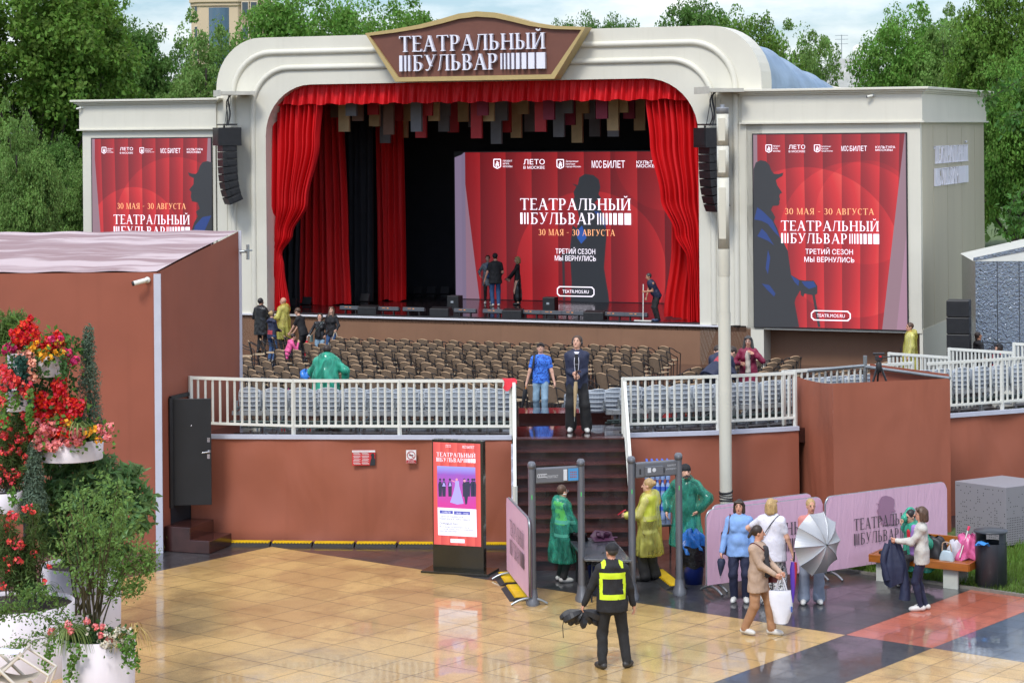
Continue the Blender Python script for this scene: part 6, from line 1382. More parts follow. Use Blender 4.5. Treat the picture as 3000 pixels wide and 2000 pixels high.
def onb(u_, w_, z=.452): return Vector((b0.x, b0.y, 0))+bd*u_+bn_*w_+Vector((0, 0, z))
def bagm(name, label, p_, sx, sy, sz, mt, rz=0, strap=None, cat='bag', lum=.12, flat=0):
    t = thing(name, label, cat, p_, math.atan2(bd.y, bd.x)+rz); g = MB()
    def fn(u, v):
        a = u*6.283; k_ = 1-.42*v**2 if v < .97 else .35; n_ = 3; c_, s_ = math.cos(a), math.sin(a); r_ = 1/((abs(c_)**n_+abs(s_)**n_)**(1/n_)); r_ *= (1+lum*.5*math.sin(a*5+v*7)+lum*.4*math.sin(a*9-v*5)); return (r_*c_*sx/2*k_, r_*s_*sy/2*k_, v*sz+lum*.15*math.sin(a*3))
    g.grid(fn, 40, 12); g.build('body', mt, t)
    if strap: g = MB(); g.tube(catmull([(-sx*.32, 0, sz*.9), (-sx*.25, -.02, sz*.9+strap*.8), (0, -.03, sz*.9+strap), (sx*.25, -.02, sz*.9+strap*.8), (sx*.32, 0, sz*.9)], 5), .011, 6); g.build('strap', strap_m if strap_m else mt, t)
    return t
strap_m = None
bagm('holdall', 'black holdall on the bench behind the pale jacket', onb(.62, .30), .50, .30, .36, UBK)
strap_m = M('leather_beige', '#b89b80', .5); bagm('handbag', 'small pale blue handbag with beige strap on the bench', onb(.92, .16), .26, .12, .17, M('leather_blue', '#a9bcc4', .4), 0, .16, 'handbag', .03); strap_m = None
bagm('plastic_bag', 'pink plastic bag bundle on the bench by the litter bin', onb(1.20, .44), .42, .36, .40, M('plastic_pink', (.80, .16, .38), .25, var=.3, vs=9, trans=.3), .4, None, 'bag', .3)
bagm('plastic_bag', 'white carrier bag leaning against the pink bundle on the bench', onb(1.02, .38), .34, .22, .30, M('plastic_white', '#d0cfd6', .3, var=.1, vs=7, trans=.2), .2, None, 'bag', .22)
t = thing('pink_umbrella', 'closed pink umbrella leaning in the bags on the bench', 'umbrella', onb(1.18, .24)); g = MB(); g.tube([(-.06, 0, .06), (.10, .08, .50)], .010, 7); g.build('shaft', WHITE2, t); g = MB(); g.tube([(.10, .08, .50), (.125, .092, .57)], [.02, .026], 8); g.build('handle', M('handle_pink', (.75, .05, .12), .35), t)
t = thing('black_folder', 'flat black bag lying on the empty end of the bench', 'bag', onb(-.12, .26), math.atan2(bd.y, bd.x)); g = MB(); g.box((0, 0, .02), (.38, .26, .035)); g.add([(-.2, -.1, .04), (.18, -.12, .05), (.2, .1, .10), (-.1, .12, .06)], [(0, 1, 2, 3)]); g.build('body', UBK, t)
LB = M('bin_anthracite', (.030, .037, .045), .4, var=.1); p_ = on(2904, 1722); lb = thing('litter_bin', 'round anthracite litter bin with a flat lid beside the bench', 'litter bin', p_)
g = MB(); g.lathe([(.25, 0), (.25, .09), (.265, .095), (.265, .78)], 32); g.lathe([(.265, .78), (.262, .78), (.262, .5)], 32); g.build('body', LB, lb)
g = MB(); g.lathe([(.255, .78), (.255, .96)], 12, (0, 0, 0), a0=R(-70), a1=R(20)); g.lathe([(.255, .78), (.255, .96)], 12, (0, 0, 0), a0=R(95), a1=R(190)); g.build('side_shield', LB, lb)
g = MB(); g.lathe([(.001, .955), (.285, .955), (.29, .965), (.28, .985), (.001, .995)], 36); g.build('lid', LB, lb)
g = MB(); [g.box((.266*math.cos(a), .266*math.sin(a), .44), (.004, .006, .68), a) for a in (R(-80), R(-35), R(-140))]; g.build('seam', BLKP, lb)
t = thing('blue_rag', 'crumpled blue plastic sticking out of the litter bin', 'litter', p_+Vector((-.20, -.17, .775))); g = MB(); g.grid(lambda u, v: ((u-.5)*.24, -.07+(v-.5)*.14, .03*math.sin(u*9+v*5)+.04*(1-abs(u-.5)*2)), 10, 6); g.build('plastic', M('bag_blue2', (.05, .28, .72), .25, trans=.2), t)
m, nt, b = newmat('perforated_grey'); tco = node(nt, 'ShaderNodeTexCoord').outputs['Object']; b.inputs['Base Color'].default_value = lin('#8f8b90')+(1,); b.inputs['Roughness'].default_value = .5; b.inputs['Metallic'].default_value = .2
PG = m; a = on(2797, 1600, .0); fr = on(2948, 1612); t = thing('perforated_box', 'grey perforated metal box standing on the grass', 'cabinet', (fr.x, fr.y, 0)); v1 = (Vector((8.28, 41.62, 0))-Vector((9.05, 40.79, 0))); v2 = Vector((1.02, .62, 0)); P_ = [(0, 0), (v2.x, v2.y), (v2.x+v1.x, v2.y+v1.y), (v1.x, v1.y)]
g = MB(); g.prism(P_, .08, 1.16, 0, 'z'); g.build('casing', PG, t, .008); HOLE = M('hole_dark', (.015, .015, .016), .8, var=0)
rr = random.Random(4)
for nm, e_, n0 in (('face', v1, Vector((-v1.y, v1.x, 0)).normalized()*1), ('side', v2, Vector((v2.y, -v2.x, 0)).normalized())):
    if nm == 'face': n0 = -Vector((v1.y, -v1.x, 0)).normalized(); n0 = n0 if n0.y < 0 or n0.x < 0 else -n0
    L_ = e_.length; d_ = e_.normalized(); g = MB()
    for i in range(int(L_/.042)):
        for j in range(24):
            z = .12+j*.042; dens = .16+.5*max(0, 1-z/.75) if nm == 'face' else (.9 if z < .62 else .12)
            if rr.random() < dens:
                c_ = d_*(.03+i*.042)+n0*.003; g.add([c_+d_*(.010*math.cos(k*1.05))+Vector((0, 0, z+.010*math.sin(k*1.05))) for k in range(6)], [tuple(range(6))])
    g.build('perforation', HOLE, t)
# ================================================================ deckchair
CAN = M('deck_canvas', '#b4aa9a', .7, var=.08); DF = M('deck_frame', '#cfc8bb', .4, var=.05)
p_ = at(70, 1990, 29.2); t = thing('deckchair', 'folding deckchair with cream frame and canvas in front of the white planters', 'deckchair', p_)
g = MB()
for y in (0, .5):
    g.tube([(-.55, y-.4, -.12), (.05, y*1-.35, .42), (.02, y-.35, .45)], .022, 7); g.tube([(-.35, y-.42, .30+.05), (.28, y-.42, -.25)], .022, 7); g.tube([(.0, y-.36, .40), (.40, y-.36, .14)], .018, 7); g.tube([(.40, y-.36, .14), (.26, y-.38, -.25)], .016, 7)
g.tube([(.40, -.36, .14), (.40, .14, .14)], .016, 7); g.tube([(.05, -.35, .42), (.05, .15, .42)], .018, 7); g.build('frame', DF, t)
g = MB(); g.grid(lambda u, v: (-.6+.62*v, -.33+.46*u, .02+.38*v-.05*math.sin(v*3.1)), 8, 10); g.grid(lambda u, v: (-.30+.55*v, -.40+.46*u, .10-.06*math.sin(v*3.1)+.02*v), 8, 8); g.build('canvas', CAN, t)
t = thing('white_towel', 'folded white towel over the top of the deckchair', 'towel', p_+Vector((-.15, -.2, .40))); g = MB(); g.grid(lambda u, v: ((u-.5)*.4, (v-.5)*.3, .05-.05*abs(v-.5)+.01*math.sin(u*7)), 10, 6); g.build('cloth', M('towel_white', '#d8d8ea', .8), t)
t = thing('blue_bag', 'crumpled blue plastic bag among the wicker chairs behind the green poncho', 'bag', at(898, 1105, 60.5)); g = MB(); g.grid(lambda u, v: (.19*math.cos(u*6.28)*math.cos(v*1.3)*(1+.28*math.sin(u*19+v*6)), .2*math.sin(u*6.28)*math.cos(v*1.3), .24*math.sin(v*1.5)*(1+.2*math.sin(u*25))-.05), 30, 8); g.build('plastic', MATS['bag_blue'], t)
# ================================================================ people: one continuous body surface each, grown from a posed skeleton
def sdf(prims, res, k0=.025):
    hems = [p_ for p_ in prims if p_[0] == 'hem']; prims = [p_ for p_ in prims if p_[0] != 'hem']
    lo = np.full(3, 9e9); hi = -lo; ms = []
    for p_ in prims:
        if p_[0] == 'cap': a, b_ = np.array(p_[1]), np.array(p_[2]); r_ = max(p_[3], p_[4]); m_ = p_[5]
        else: a = b_ = np.array(p_[1]); r_ = max(p_[2]); m_ = p_[3]
        if m_ not in ms: ms.append(m_)
        if p_[-1] != 'SUB': lo = np.minimum(lo, np.minimum(a, b_)-r_); hi = np.maximum(hi, np.maximum(a, b_)+r_)
    lo = lo-2.5*res; n = np.ceil((hi-lo)/res).astype(int)+3
    G = [np.full(n, .2, np.float32) for _ in ms]; ax = [lo[i]+res*np.arange(n[i]) for i in range(3)]
    for p_ in prims:
        mg = .07
        if p_[0] == 'cap':
            a, b_, r0, r1 = np.array(p_[1], float), np.array(p_[2], float), p_[3], p_[4]; fl = p_[6] if len(p_) > 6 and not isinstance(p_[6], str) else None
            l_, h_ = np.minimum(a, b_)-max(r0, r1)-mg, np.maximum(a, b_)+max(r0, r1)+mg; D = G[ms.index(p_[5])]
        else: c = np.array(p_[1], float); r_ = np.array(p_[2], float); l_, h_ = c-r_.max()-mg, c+r_.max()+mg; D = G[ms.index(p_[3])]
        i0 = np.clip(((l_-lo)/res).astype(int), 0, n-1); i1 = np.clip(((h_-lo)/res).astype(int)+2, 1, n)
        sl = tuple(slice(i0[i], i1[i]) for i in range(3)); X = np.stack(np.meshgrid(*[ax[i][sl[i]] for i in range(3)], indexing='ij'), -1)
        if p_[0] == 'cap':
            if fl is not None:
                av, f_ = np.array(fl[0], float), fl[1]; cmp_ = (X-a)@av; X = X+(cmp_*(1/f_-1))[..., None]*av
                ab_ = b_-a; ab_ = ab_+av*(ab_@av)*(1/f_-1)
            else: f_ = 1; ab_ = b_-a
            L2 = max(1e-9, ab_@ab_); t = np.clip(((X-a)@ab_)/L2, 0, 1); d = (np.linalg.norm(X-a-t[..., None]*ab_, axis=-1)-(r0+(r1-r0)*t))*(f_ if f_ < 1 else 1)
        else:
            q_ = X-c; rot = p_[4] if len(p_) > 4 and not isinstance(p_[4], str) else None
            if rot is not None: q_ = q_@np.array(rot)
            k1 = np.linalg.norm(q_/r_, axis=-1); k2 = np.linalg.norm(q_/(r_*r_), axis=-1); d = k1*(k1-1)/np.maximum(k2, 1e-6)
        if p_[-1] == 'SUB': D[sl] = np.maximum(D[sl], -d); continue
        k = k0 if (max(p_[3], p_[4]) if p_[0] == 'cap' else min(p_[2])) > .03 else .005
        h = np.clip(.5+.5*(D[sl]-d)/k, 0, 1); D[sl] = D[sl]*(1-h)+d*h-k*h*(1-h)
    for _, pt, nn, m_, hw_ in hems:
        if m_ not in ms: continue
        X = np.stack(np.meshgrid(*ax, indexing='ij'), -1)-np.array(pt); pl_ = X@np.array(nn); i_ = ms.index(m_)
        if hw_: pl_ = np.where(np.linalg.norm(X-pl_[..., None]*np.array(nn), axis=-1) < hw_, pl_, -1)
        G[i_] = np.maximum(G[i_], pl_.astype(np.float32))
    D = G[0].copy(); I = np.zeros(n, np.int16)
    for i_ in range(1, len(ms)): q_ = G[i_] < D; I[q_] = i_; D = np.minimum(D, G[i_])
    S_ = D < 0; nx, ny, nz = D.shape
    cn = [(0, 0, 0), (1, 0, 0), (0, 1, 0), (1, 1, 0), (0, 0, 1), (1, 0, 1), (0, 1, 1), (1, 1, 1)]
    def cs(A, c): return A[c[0]:nx-1+c[0], c[1]:ny-1+c[1], c[2]:nz-1+c[2]]
    anyi = np.zeros((nx-1, ny-1, nz-1), bool); alli = np.ones_like(anyi)
    for c in cn: q_ = cs(S_, c); anyi |= q_; alli &= q_
    act = anyi & ~alli; ids = np.argwhere(act); vid = np.full(act.shape, -1, np.int32); vid[act] = np.arange(len(ids))
    acc = np.zeros((len(ids), 3)); cnt = np.zeros((len(ids), 1))
    i_, j_, l_ = ids.T
    for a in range(8):
        for ax_ in range(3):
            if cn[a][ax_]: continue
            b_ = list(cn[a]); b_[ax_] = 1
            da = D[i_+cn[a][0], j_+cn[a][1], l_+cn[a][2]]; db = D[i_+b_[0], j_+b_[1], l_+b_[2]]
            cr = (da < 0) != (db < 0); t = np.where(cr, da/np.where(da == db, 1, da-db), 0); pos = np.array(cn[a], float)[None]+0*acc; pos[:, ax_] += t
            acc += pos*cr[:, None]; cnt += cr[:, None]
    vs = lo+(ids+acc/np.maximum(cnt, 1))*res
    Q = []
    for ax_ in range(3):
        o1, o2 = [(1, 2), (2, 0), (0, 1)][ax_]; sh = [slice(0, None)]*3
        A = [slice(1, -1)]*3; A[ax_] = slice(0, -1); Bs = list(A); Bs[ax_] = slice(1, None)
        a0, b0_ = S_[tuple(A)], S_[tuple(Bs)]; e_ = np.argwhere(a0 != b0_); flip = a0[tuple(e_.T)]
        base = e_.copy(); base[:, o1] += 1; base[:, o2] += 1
        def g_(d1, d2): q_ = base.copy(); q_[:, o1] -= d1; q_[:, o2] -= d2; return vid[tuple(q_.T)]
        qd = np.stack([g_(1, 1), g_(0, 1), g_(0, 0), g_(1, 0)], 1); qd[~flip] = qd[~flip][:, ::-1]; Q.append(qd)
    Q = np.concatenate(Q); Q = Q[(Q >= 0).all(1)]
    fc_ = vs[Q].mean(1); ii = np.clip(np.round((fc_-lo)/res).astype(int), 0, n-1); return vs, Q, I[tuple(ii.T)], fc_, ms
NOFOLD = ('skin', 'eye', 'lip', 'hair', 'shoe', 'boot')
def sdf_obj(name, prims, res, parent, k0=.025, paint=(), fold=0):
    vs, Q, mi, fc_, ms = sdf(prims, res, k0); mi = np.array(mi); ms = list(ms)
    if fold:
        fx = np.cross(vs[Q[:, 2]]-vs[Q[:, 0]], vs[Q[:, 3]]-vs[Q[:, 1]]); nv = np.zeros_like(vs); wt = np.zeros(len(vs)); cl = np.array([not m_.name.startswith(NOFOLD) for m_ in ms], float)[mi]
        for c in range(4): np.add.at(nv, Q[:, c], fx); np.add.at(wt, Q[:, c], cl*.25)
        nv = unit(nv); x, y, z = vs.T; r_ = np.random.default_rng(int(abs(vs.sum()*10)) % 9999); p0 = r_.uniform(0, 6, 9)
        w1 = np.sin(26*z+14*x+p0[0]+1.8*np.sin(11*x+9*y+p0[1])+1.3*np.sin(7*z+p0[2])); w2 = np.sin(41*x-19*z+p0[3]+1.5*np.sin(15*y+8*z+p0[4])); w3 = np.sin(33*y+38*z+p0[5]+2*np.sin(9*x+p0[6]))
        amp = fold*(.6+.4*np.sin(5*z+6*x+p0[7])); vs = vs+nv*((np.abs(w1)**.7*np.sign(w1)*.5+w2*.3+w3*.3)*amp*np.minimum(1, wt))[:, None]
    for cond, m_, only in paint:
        if m_ not in ms: ms.append(m_)
        mk_ = cond(fc_[:, 0], fc_[:, 1], fc_[:, 2])
        if only: mk_ &= np.isin(mi, [ms.index(o_) for o_ in only if o_ in ms])
        mi = np.where(mk_, ms.index(m_), mi)
    return raw(name, vs, Q, ms, parent, mi, True)
def cloth(name, col, rough=.75, var=.16, wr=.6, sc=8, **k):
    if name in MATS: return MATS[name]
    m = M(name, col, rough, var=var, vs=4, **k); nt = m.node_tree; b = nt.nodes['Principled BSDF']
    v = node(nt, 'ShaderNodeMapping', {'Vector': node(nt, 'ShaderNodeTexCoord').outputs['Object'], 'Scale': (1.2, 1.2, .6)}).outputs[0]
    bn = node(nt, 'ShaderNodeBump', {'Strength': wr, 'Distance': .03, 'Height': noise(nt, sc, 3, v, .5, dist=1.2)}); nt.links.new(bn.outputs[0], b.inputs['Normal']); return m
def skin(name, col): return M(name, col, .5, var=.06, vs=14, spec=.4)
SK1, SK2, SK3 = skin('skin_fair', '#d0a28a'), skin('skin_rosy', '#c8947c'), skin('skin_tan', '#b98569')
EYE = M('eye_dark', (.03, .022, .018), .3, var=0); LIP = M('lip', '#a45c54', .5, var=0)
HB, HBR, HBL, HGR, HBK = [M(n_, c_, .5, var=.35, vs=30, stretch=(3, 3, .6)) for n_, c_ in (('hair_dark_brown', (.030, .017, .011)), ('hair_brown', (.085, .045, .025)), ('hair_blonde', (.42, .28, .12)), ('hair_grey_black', (.045, .043, .042)), ('hair_black', (.014, .012, .012)))]
SHW = M('shoe_white', '#c9c8c3', .5, var=.12, vs=20); SHB = M('shoe_black', (.02, .019, .019), .4, var=.2)
def raincoat_mat(name, col, al):
    if name in MATS: return MATS[name]
    m, nt, b = newmat(name); c = lin(col); tco = node(nt, 'ShaderNodeTexCoord').outputs['Object']
    v = node(nt, 'ShaderNodeMapping', {'Vector': tco, 'Scale': (1.3, 1.3, .55)}).outputs[0]
    wr = noise(nt, 4.2, 2, v, .5, dist=1.3); nt.links.new(mixc(nt, ramp(nt, wr, [(.35, 0), (.65, 1)]), [q*.65 for q in c], [min(1, q*1.25) for q in c]), b.inputs['Base Color'])
    b.inputs['Roughness'].default_value = .16; b.inputs['Specular IOR Level'].default_value = .7
    bn = node(nt, 'ShaderNodeBump', {'Strength': .55, 'Distance': .05, 'Height': wr}); nt.links.new(bn.outputs[0], b.inputs['Normal'])
    o_ = nt.nodes['Material Output']; tr_ = node(nt, 'ShaderNodeBsdfTransparent', {0: tuple(.35+.65*q**.5 for q in c)+(1,)}); tl = node(nt, 'ShaderNodeBsdfTranslucent', {0: c+(1,)})
    m1 = node(nt, 'ShaderNodeMixShader', {0: .25, 1: b.outputs[0], 2: tl.outputs[0]}); m2 = node(nt, 'ShaderNodeMixShader', {0: V(nt, ramp(nt, wr, [(.3, al*.75), (.7, min(1, al*1.3))])), 1: tr_.outputs[0], 2: m1.outputs[0]})
    nt.links.new(m2.outputs[0], o_.inputs[0]); return m
RG = raincoat_mat('raincoat_green', '#52cbae', .33); RG2 = raincoat_mat('raincoat_emerald', '#45c09f', .66); RY = raincoat_mat('raincoat_yellow', '#f3e978', .40)
def two_bone(a, t, l1, l2, pole):
    a, t, pole = Vector(a), Vector(t), Vector(pole); v = t-a; d = min(v.length, (l1+l2)*.999); v = v.normalized()
    x = (l1*l1-l2*l2+d*d)/(2*d); h = math.sqrt(max(0, l1*l1-x*x)); pp = pole-v*pole.dot(v); pp = pp.normalized() if pp.length > 1e-6 else v.orthogonal().normalized()
    return a+v*x+pp*h, a+v*d
HAND = {}
def person(label, pos, heading, Ht, top, leg, shoe=SHB, sk=SK1, hair=None, rh=(.27, .04, .80), lh=(-.27, .04, .80), rf=(.10, 0, 0), lf=(-.10, 0, 0), fy=(8, 8), lean=0, side=0, twist=0,
           yaw=0, pitch=0, sleeve=1, legs='slim', jl=.82, g=1.0, res=.0125, paint=(), fem=0, coat=None, hood=True, cap=None, phones=False, hip=(0, 0, .93), collar=None, shirt=None, elb=None, glasses=False, curl=(35, 35), jt=.012, coatlen=.52, hem=.29, shoe_h=.0, beard=False, specs=None, knee=None, apron=None, leglow=None):
    s = Ht/1.75; t = thing('person', label, 'person', pos, R(heading), None); P = []; hipc = Vector(hip)
    Ru = Matrix.Rotation(R(twist), 3, 'Z') @ Matrix.Rotation(R(-lean), 3, 'X') @ Matrix.Rotation(R(side), 3, 'Y')
    def U(x, y, z): return hipc+Ru @ (Vector((x, y, z))-Vector((0, 0, .93)))
    fw = Ru @ Vector((0, 1, 0)); fl = (fw, .64+.05*(g-1))
    hw = .165*g if not fem else .158*g; cw = .178*g if not fem else .150*g; ww = .150*g if not fem else .132*g
    # torso
    P += [('cap', U(0, 0, .93), U(0, 0, 1.12), hw*(1.02 if fem else .97)+.0, ww+jt, leg, fl)]
    P += [('cap', U(0, 0, 1.12), U(0, .01, 1.32), ww+jt+.006, cw+jt, top, fl),
          ('cap', U(-.135*g**.6, -.01, 1.40), U(.135*g**.6, -.01, 1.40), .068+jt*.6, .068+jt*.6, top), ('cap', U(0, 0, 1.40), U(0, 0, 1.47), .085, .060, top)]
    P += [('cap', U(0, 0, 1.02), U(0, 0, min(jl, .92)-.04), hw+jt+.010, hw+jt+.016+(.02 if jl < .8 else 0), top, fl), ('hem', U(0, 0, jl), Ru @ Vector((0, 0, -1)), top, .30)]
    if fem: P += [('ell', U(q_*.070*g**.5, .075*g, 1.265), (.070, .060, .068), top) for q_ in (-1, 1)]
    if g > 1.12: P += [('ell', U(0, .045*g, 1.07), (.14*g, .10*g, .15), top)]
    if shirt: P += [('cap', U(0, .10*g+jt, 1.40), U(0, .118*g+jt, .98), .05, .06, shirt)]
    P += [('cap', U(0, -.005, 1.44), U(0, .012, 1.56), .058, .052, sk)]
    if collar: P += [('cap', U(-.05, -.02, 1.47), U(.05, -.02, 1.47), .062, .062, collar), ('cap', U(-.05, -.075, 1.43), U(.05, -.075, 1.43), .062, .062, collar)]
    # legs
    ends = []
    for sg, ft, kk in ((1, rf, 0), (-1, lf, 1)):
        hp_ = hipc+Vector((sg*.088*g**.5, 0, -.02)); an_ = Vector((ft[0], ft[1]-.02, ft[2]+.085)); pole = Vector(knee[kk]) if knee else Vector((sg*.12, 1, 0)); kn, an_ = two_bone(hp_, an_, .425, .425, pole)
        lw = {'slim': (.088, .062, .045), 'reg': (.094, .074, .062), 'wide': (.100, .098, .105), 'flare': (.094, .080, .098)}[legs if legs != 'skirt' else 'slim']
        lm = sk if legs == 'skirt' else leg; gg = g**.5
        P += [('cap', hp_, kn, lw[0]*gg, lw[1]*gg, lm), ('cap', kn, an_+Vector((0, 0, .01)), lw[1]*gg, lw[2]*gg, leglow or lm)]
        if not leglow and legs in ('slim', 'reg'): P += [('ell', kn.lerp(an_, .3)+Vector((0, -.015, 0)), (.05, .055, .10), lm)]
        fd = Matrix.Rotation(R(-sg*fy[kk]), 3, 'Z') @ Vector((0, 1, 0)); gz = Vector((an_.x, an_.y, ft[2]))
        P += [('cap', gz-fd*.045+Vector((0, 0, .052)), gz+fd*.13+Vector((0, 0, .040)), .046, .043, shoe), ('cap', gz+fd*.06+Vector((0, 0, .045)), gz+fd*.165+Vector((0, 0, .034)), .046, .034, shoe)]
        if shoe_h: P += [('cap', gz+Vector((0, 0, .06)), an_.lerp(kn, shoe_h), .055, .060, shoe)]
    if legs == 'skirt': P += [('cap', U(0, 0, .95), hipc+Vector((0, 0, -.42)), hw+.01, .20*g, leg, ((0, 1, 0), .75)), ('cap', hipc+Vector((0, 0, -.42)), hipc+Vector((0, 0, -.66)), .20*g, .215*g, leg, ((0, 1, 0), .8))]
    # arms
    hands = []
    for sg, hd, kk in ((1, rh, 0), (-1, lh, 1)):
        sh_ = U(sg*(.168 if not fem else .152)*g**.6, -.01, 1.395); pole = Vector(elb[kk]) if elb and elb[kk] else Vector((sg*.35, -1, -.25)); el, wr = two_bone(sh_, hd, .285, .25, pole)
        am = top; ar = (.050 if not fem else .046)*g**.5+jt*.6; fr_ = .042+jt*.6
        if sleeve >= 1: P += [('cap', sh_, el, ar, fr_+.004, am), ('cap', el, wr, fr_+.002, .032+jt*.6, am)]
        else:
            P += [('cap', sh_, el, .046*g**.4, .040, sk), ('cap', el, wr, .040, .026, sk)]
            if sleeve > 0: P += [('cap', sh_, sh_.lerp(el, .62), .062*g**.5, .058, am)]
        d = (wr-el).normalized(); inw = Vector((-sg, 0, 0)); inw = (inw-d*inw.dot(d)).normalized() if abs(inw.dot(d)) < .95 else Vector((0, 0, -1)); sd = d.cross(inw)
        wr = wr+d*.012; P += [('cap', wr-d*.03, wr+d*.02, .024, .026, sk), ('cap', wr+d*.03-sd*.016, wr+d*.075-sd*.022, .021, .017, sk), ('cap', wr+d*.03+sd*.016, wr+d*.075+sd*.022, .021, .017, sk)]
        cu = R(curl[kk])
        for i, (of, ln) in enumerate(((-.033, .066), (-.011, .078), (.011, .073), (.032, .058))):
            b0_ = wr+d*.085+sd*of; d1 = d*math.cos(cu*.6)+inw*math.sin(cu*.6); d2 = d*math.cos(cu*1.5)+inw*math.sin(cu*1.5); m1 = b0_+d1*ln*.55; P += [('cap', b0_-d*.012, m1, .0100, .0095, sk), ('cap', m1, m1+d2*ln*.5, .0095, .0080, sk)]
        fs_ = sd if sd.y > 0 else -sd
        tb_ = wr+d*.035+fs_*.030; P += [('cap', tb_, tb_+d*.03+fs_*.022+inw*.012, .0125, .011, sk), ('cap', tb_+d*.03+fs_*.022+inw*.012, tb_+d*.058+fs_*.024+inw*.026, .011, .009, sk)]
        hands.append(wr+d*.07+inw*.015)
    # head
    Rh = Ru @ Matrix.Rotation(R(yaw), 3, 'Z') @ Matrix.Rotation(R(-pitch), 3, 'X') if abs(lean) < 40 else Matrix.Rotation(R(yaw), 3, 'Z') @ Matrix.Rotation(R(-lean*.7-pitch), 3, 'X')
    nk = U(0, .012, 1.545)
    def Hd(x, y, z): return nk+Rh @ Vector((x, y, z+.09))
    fs_ = .94 if fem else 1.0
    P += [('ell', Hd(0, -.008, .028), (.076*fs_, .095*fs_, .094), sk, Rh), ('ell', Hd(0, .026, -.035), (.060*fs_, .066*fs_, .078), sk, Rh), ('ell', Hd(0, .060, -.088), (.028*fs_, .026, .024), sk, Rh), ('cap', Hd(0, .088, .012), Hd(0, .110, -.030), .011, .0145, sk)]
    for q_ in (-1, 1): P += [('ell', Hd(q_*.076*fs_, -.004, -.008), (.012, .022, .030), sk, Rh), ('ell', Hd(q_*.031, .081, .010), (.0125, .009, .0065), EYE, Rh), ('cap', Hd(q_*.018, .089, .030), Hd(q_*.047, .080, .031), .0065, .0055, hair[1] if hair else HBR)]
    P += [('ell', Hd(0, .084, -.062), (.022, .011, .0065), LIP, Rh)]
    if beard: P += [('ell', Hd(0, .045, -.075), (.056, .048, .045), hair[1], Rh)]
    body = sdf_obj('body', P, res/s, t, .022, paint, .0085); body.scale = (s, s, s)
    hr = max(.010, res)
    def child(nm, pr, k=.02, r_=None, par=t): o_ = sdf_obj(nm, pr, (r_ or hr)/s, par, k); o_.scale = (s, s, s); return o_
    if hair:
        st_, hm = hair; Q = [('ell', Hd(0, -.018, .038), (.086*fs_, .099*fs_, .096), hm, Rh)]
        if st_ in ('bob', 'long', 'wave'):
            ln = {'bob': .075, 'long': .24, 'wave': .16}[st_]; w_ = 1.25 if st_ == 'wave' else 1
            for q_ in (-1, 1): Q += [('cap', Hd(q_*.070, -.005, .03), Hd(q_*.078*w_, .0, -.03-ln*.8), .034, .030*w_, hm)]
            Q += [('cap', Hd(0, -.070, .03), Hd(0, -.085, -.02-ln), .062, .052*w_, hm), ('cap', Hd(-.05, -.05, .0), Hd(-.055*w_, -.06, -.02-ln), .045, .038*w_, hm), ('cap', Hd(.05, -.05, .0), Hd(.055*w_, -.06, -.02-ln), .045, .038*w_, hm)]
            Q += [('cap', Hd(-.06, .055, .075), Hd(.06, .055, .075), .030, .030, hm)]
        if st_ == 'bun': Q += [('ell', Hd(0, -.105, .045), (.045, .042, .042), hm)]
        if st_ == 'pony': Q += [('cap', Hd(0, -.10, .03), Hd(0, -.15, -.06), .030, .026, hm)]
        if st_ == 'braid': Q += [('ell', Hd(.03, -.085, -.04-.045*i), (.022, .022, .028), hm) for i in range(7)]+[('ell', Hd(-.03, -.085, -.04-.045*i), (.022, .022, .028), hm) for i in range(7)]
        Q += [('ell', Hd(0, .085, -.045), (.066*fs_, .075, .098 if st_ != 'short' else .105), hm, Rh, 'SUB')]
        if st_ in ('short', 'bun', 'pony', 'braid'): Q += [('ell', Hd(0, .03, -.10), (.12, .105, .085), hm, Rh, 'SUB')]
        child('hair', Q, .018)
    if cap:
        cm, bdir = cap; pr = [('ell', Hd(0, -.012, .048), (.090, .106, .088), cm, Rh), ('ell', Hd(0, .04, -.065), (.14, .16, .095), cm, Rh, 'SUB')]
        c_ = child('cap', pr, .01); Bd = Matrix.Rotation(R(bdir), 3, 'Z')
        g_ = MB(); g_.grid(lambda u, v: tuple((nk+Rh @ (Bd @ Vector((math.sin((u-.5)*2.2)*(.082+.006*v), .075+(math.cos((u-.5)*2.2))*.02+.075*v*math.cos((u-.5)*1.6), .045-.018*v-.03*(u-.5)**2*4+.09-.0)))*s)), 10, 4); g_.build('peak', cm, t)
    if phones:
        g_ = MB(); g_.tube([tuple(Hd(.092*math.cos(R(a)), -.0, .03+.095*math.sin(R(a)))*s) for a in range(-10, 200, 15)], .012*s, 6)
        for q_ in (-1, 1): g_.sphere(Hd(q_*.088, -.005, -.012)*s, .036*s, 10, 0, (.6, .9, 1.1))
        g_.build('headphones', BLKP, t)
    if glasses:
        g_ = MB()
        for q_ in (-1, 1): g_.tube([tuple(Hd(q_*.034+.026*math.cos(R(a)), .099, .008+.020*math.sin(R(a)))*s) for a in range(0, 361, 30)], .0028*s, 5, cap=False); g_.tube([Hd(q_*.06, .097, .012)*s, Hd(q_*.082, .0, .01)*s], .0028*s, 5)
        g_.tube([Hd(-.009, .101, .012)*s, Hd(.009, .101, .012)*s], .0028*s, 5); g_.build('glasses', glasses if not isinstance(glasses, bool) else BLKP, t)
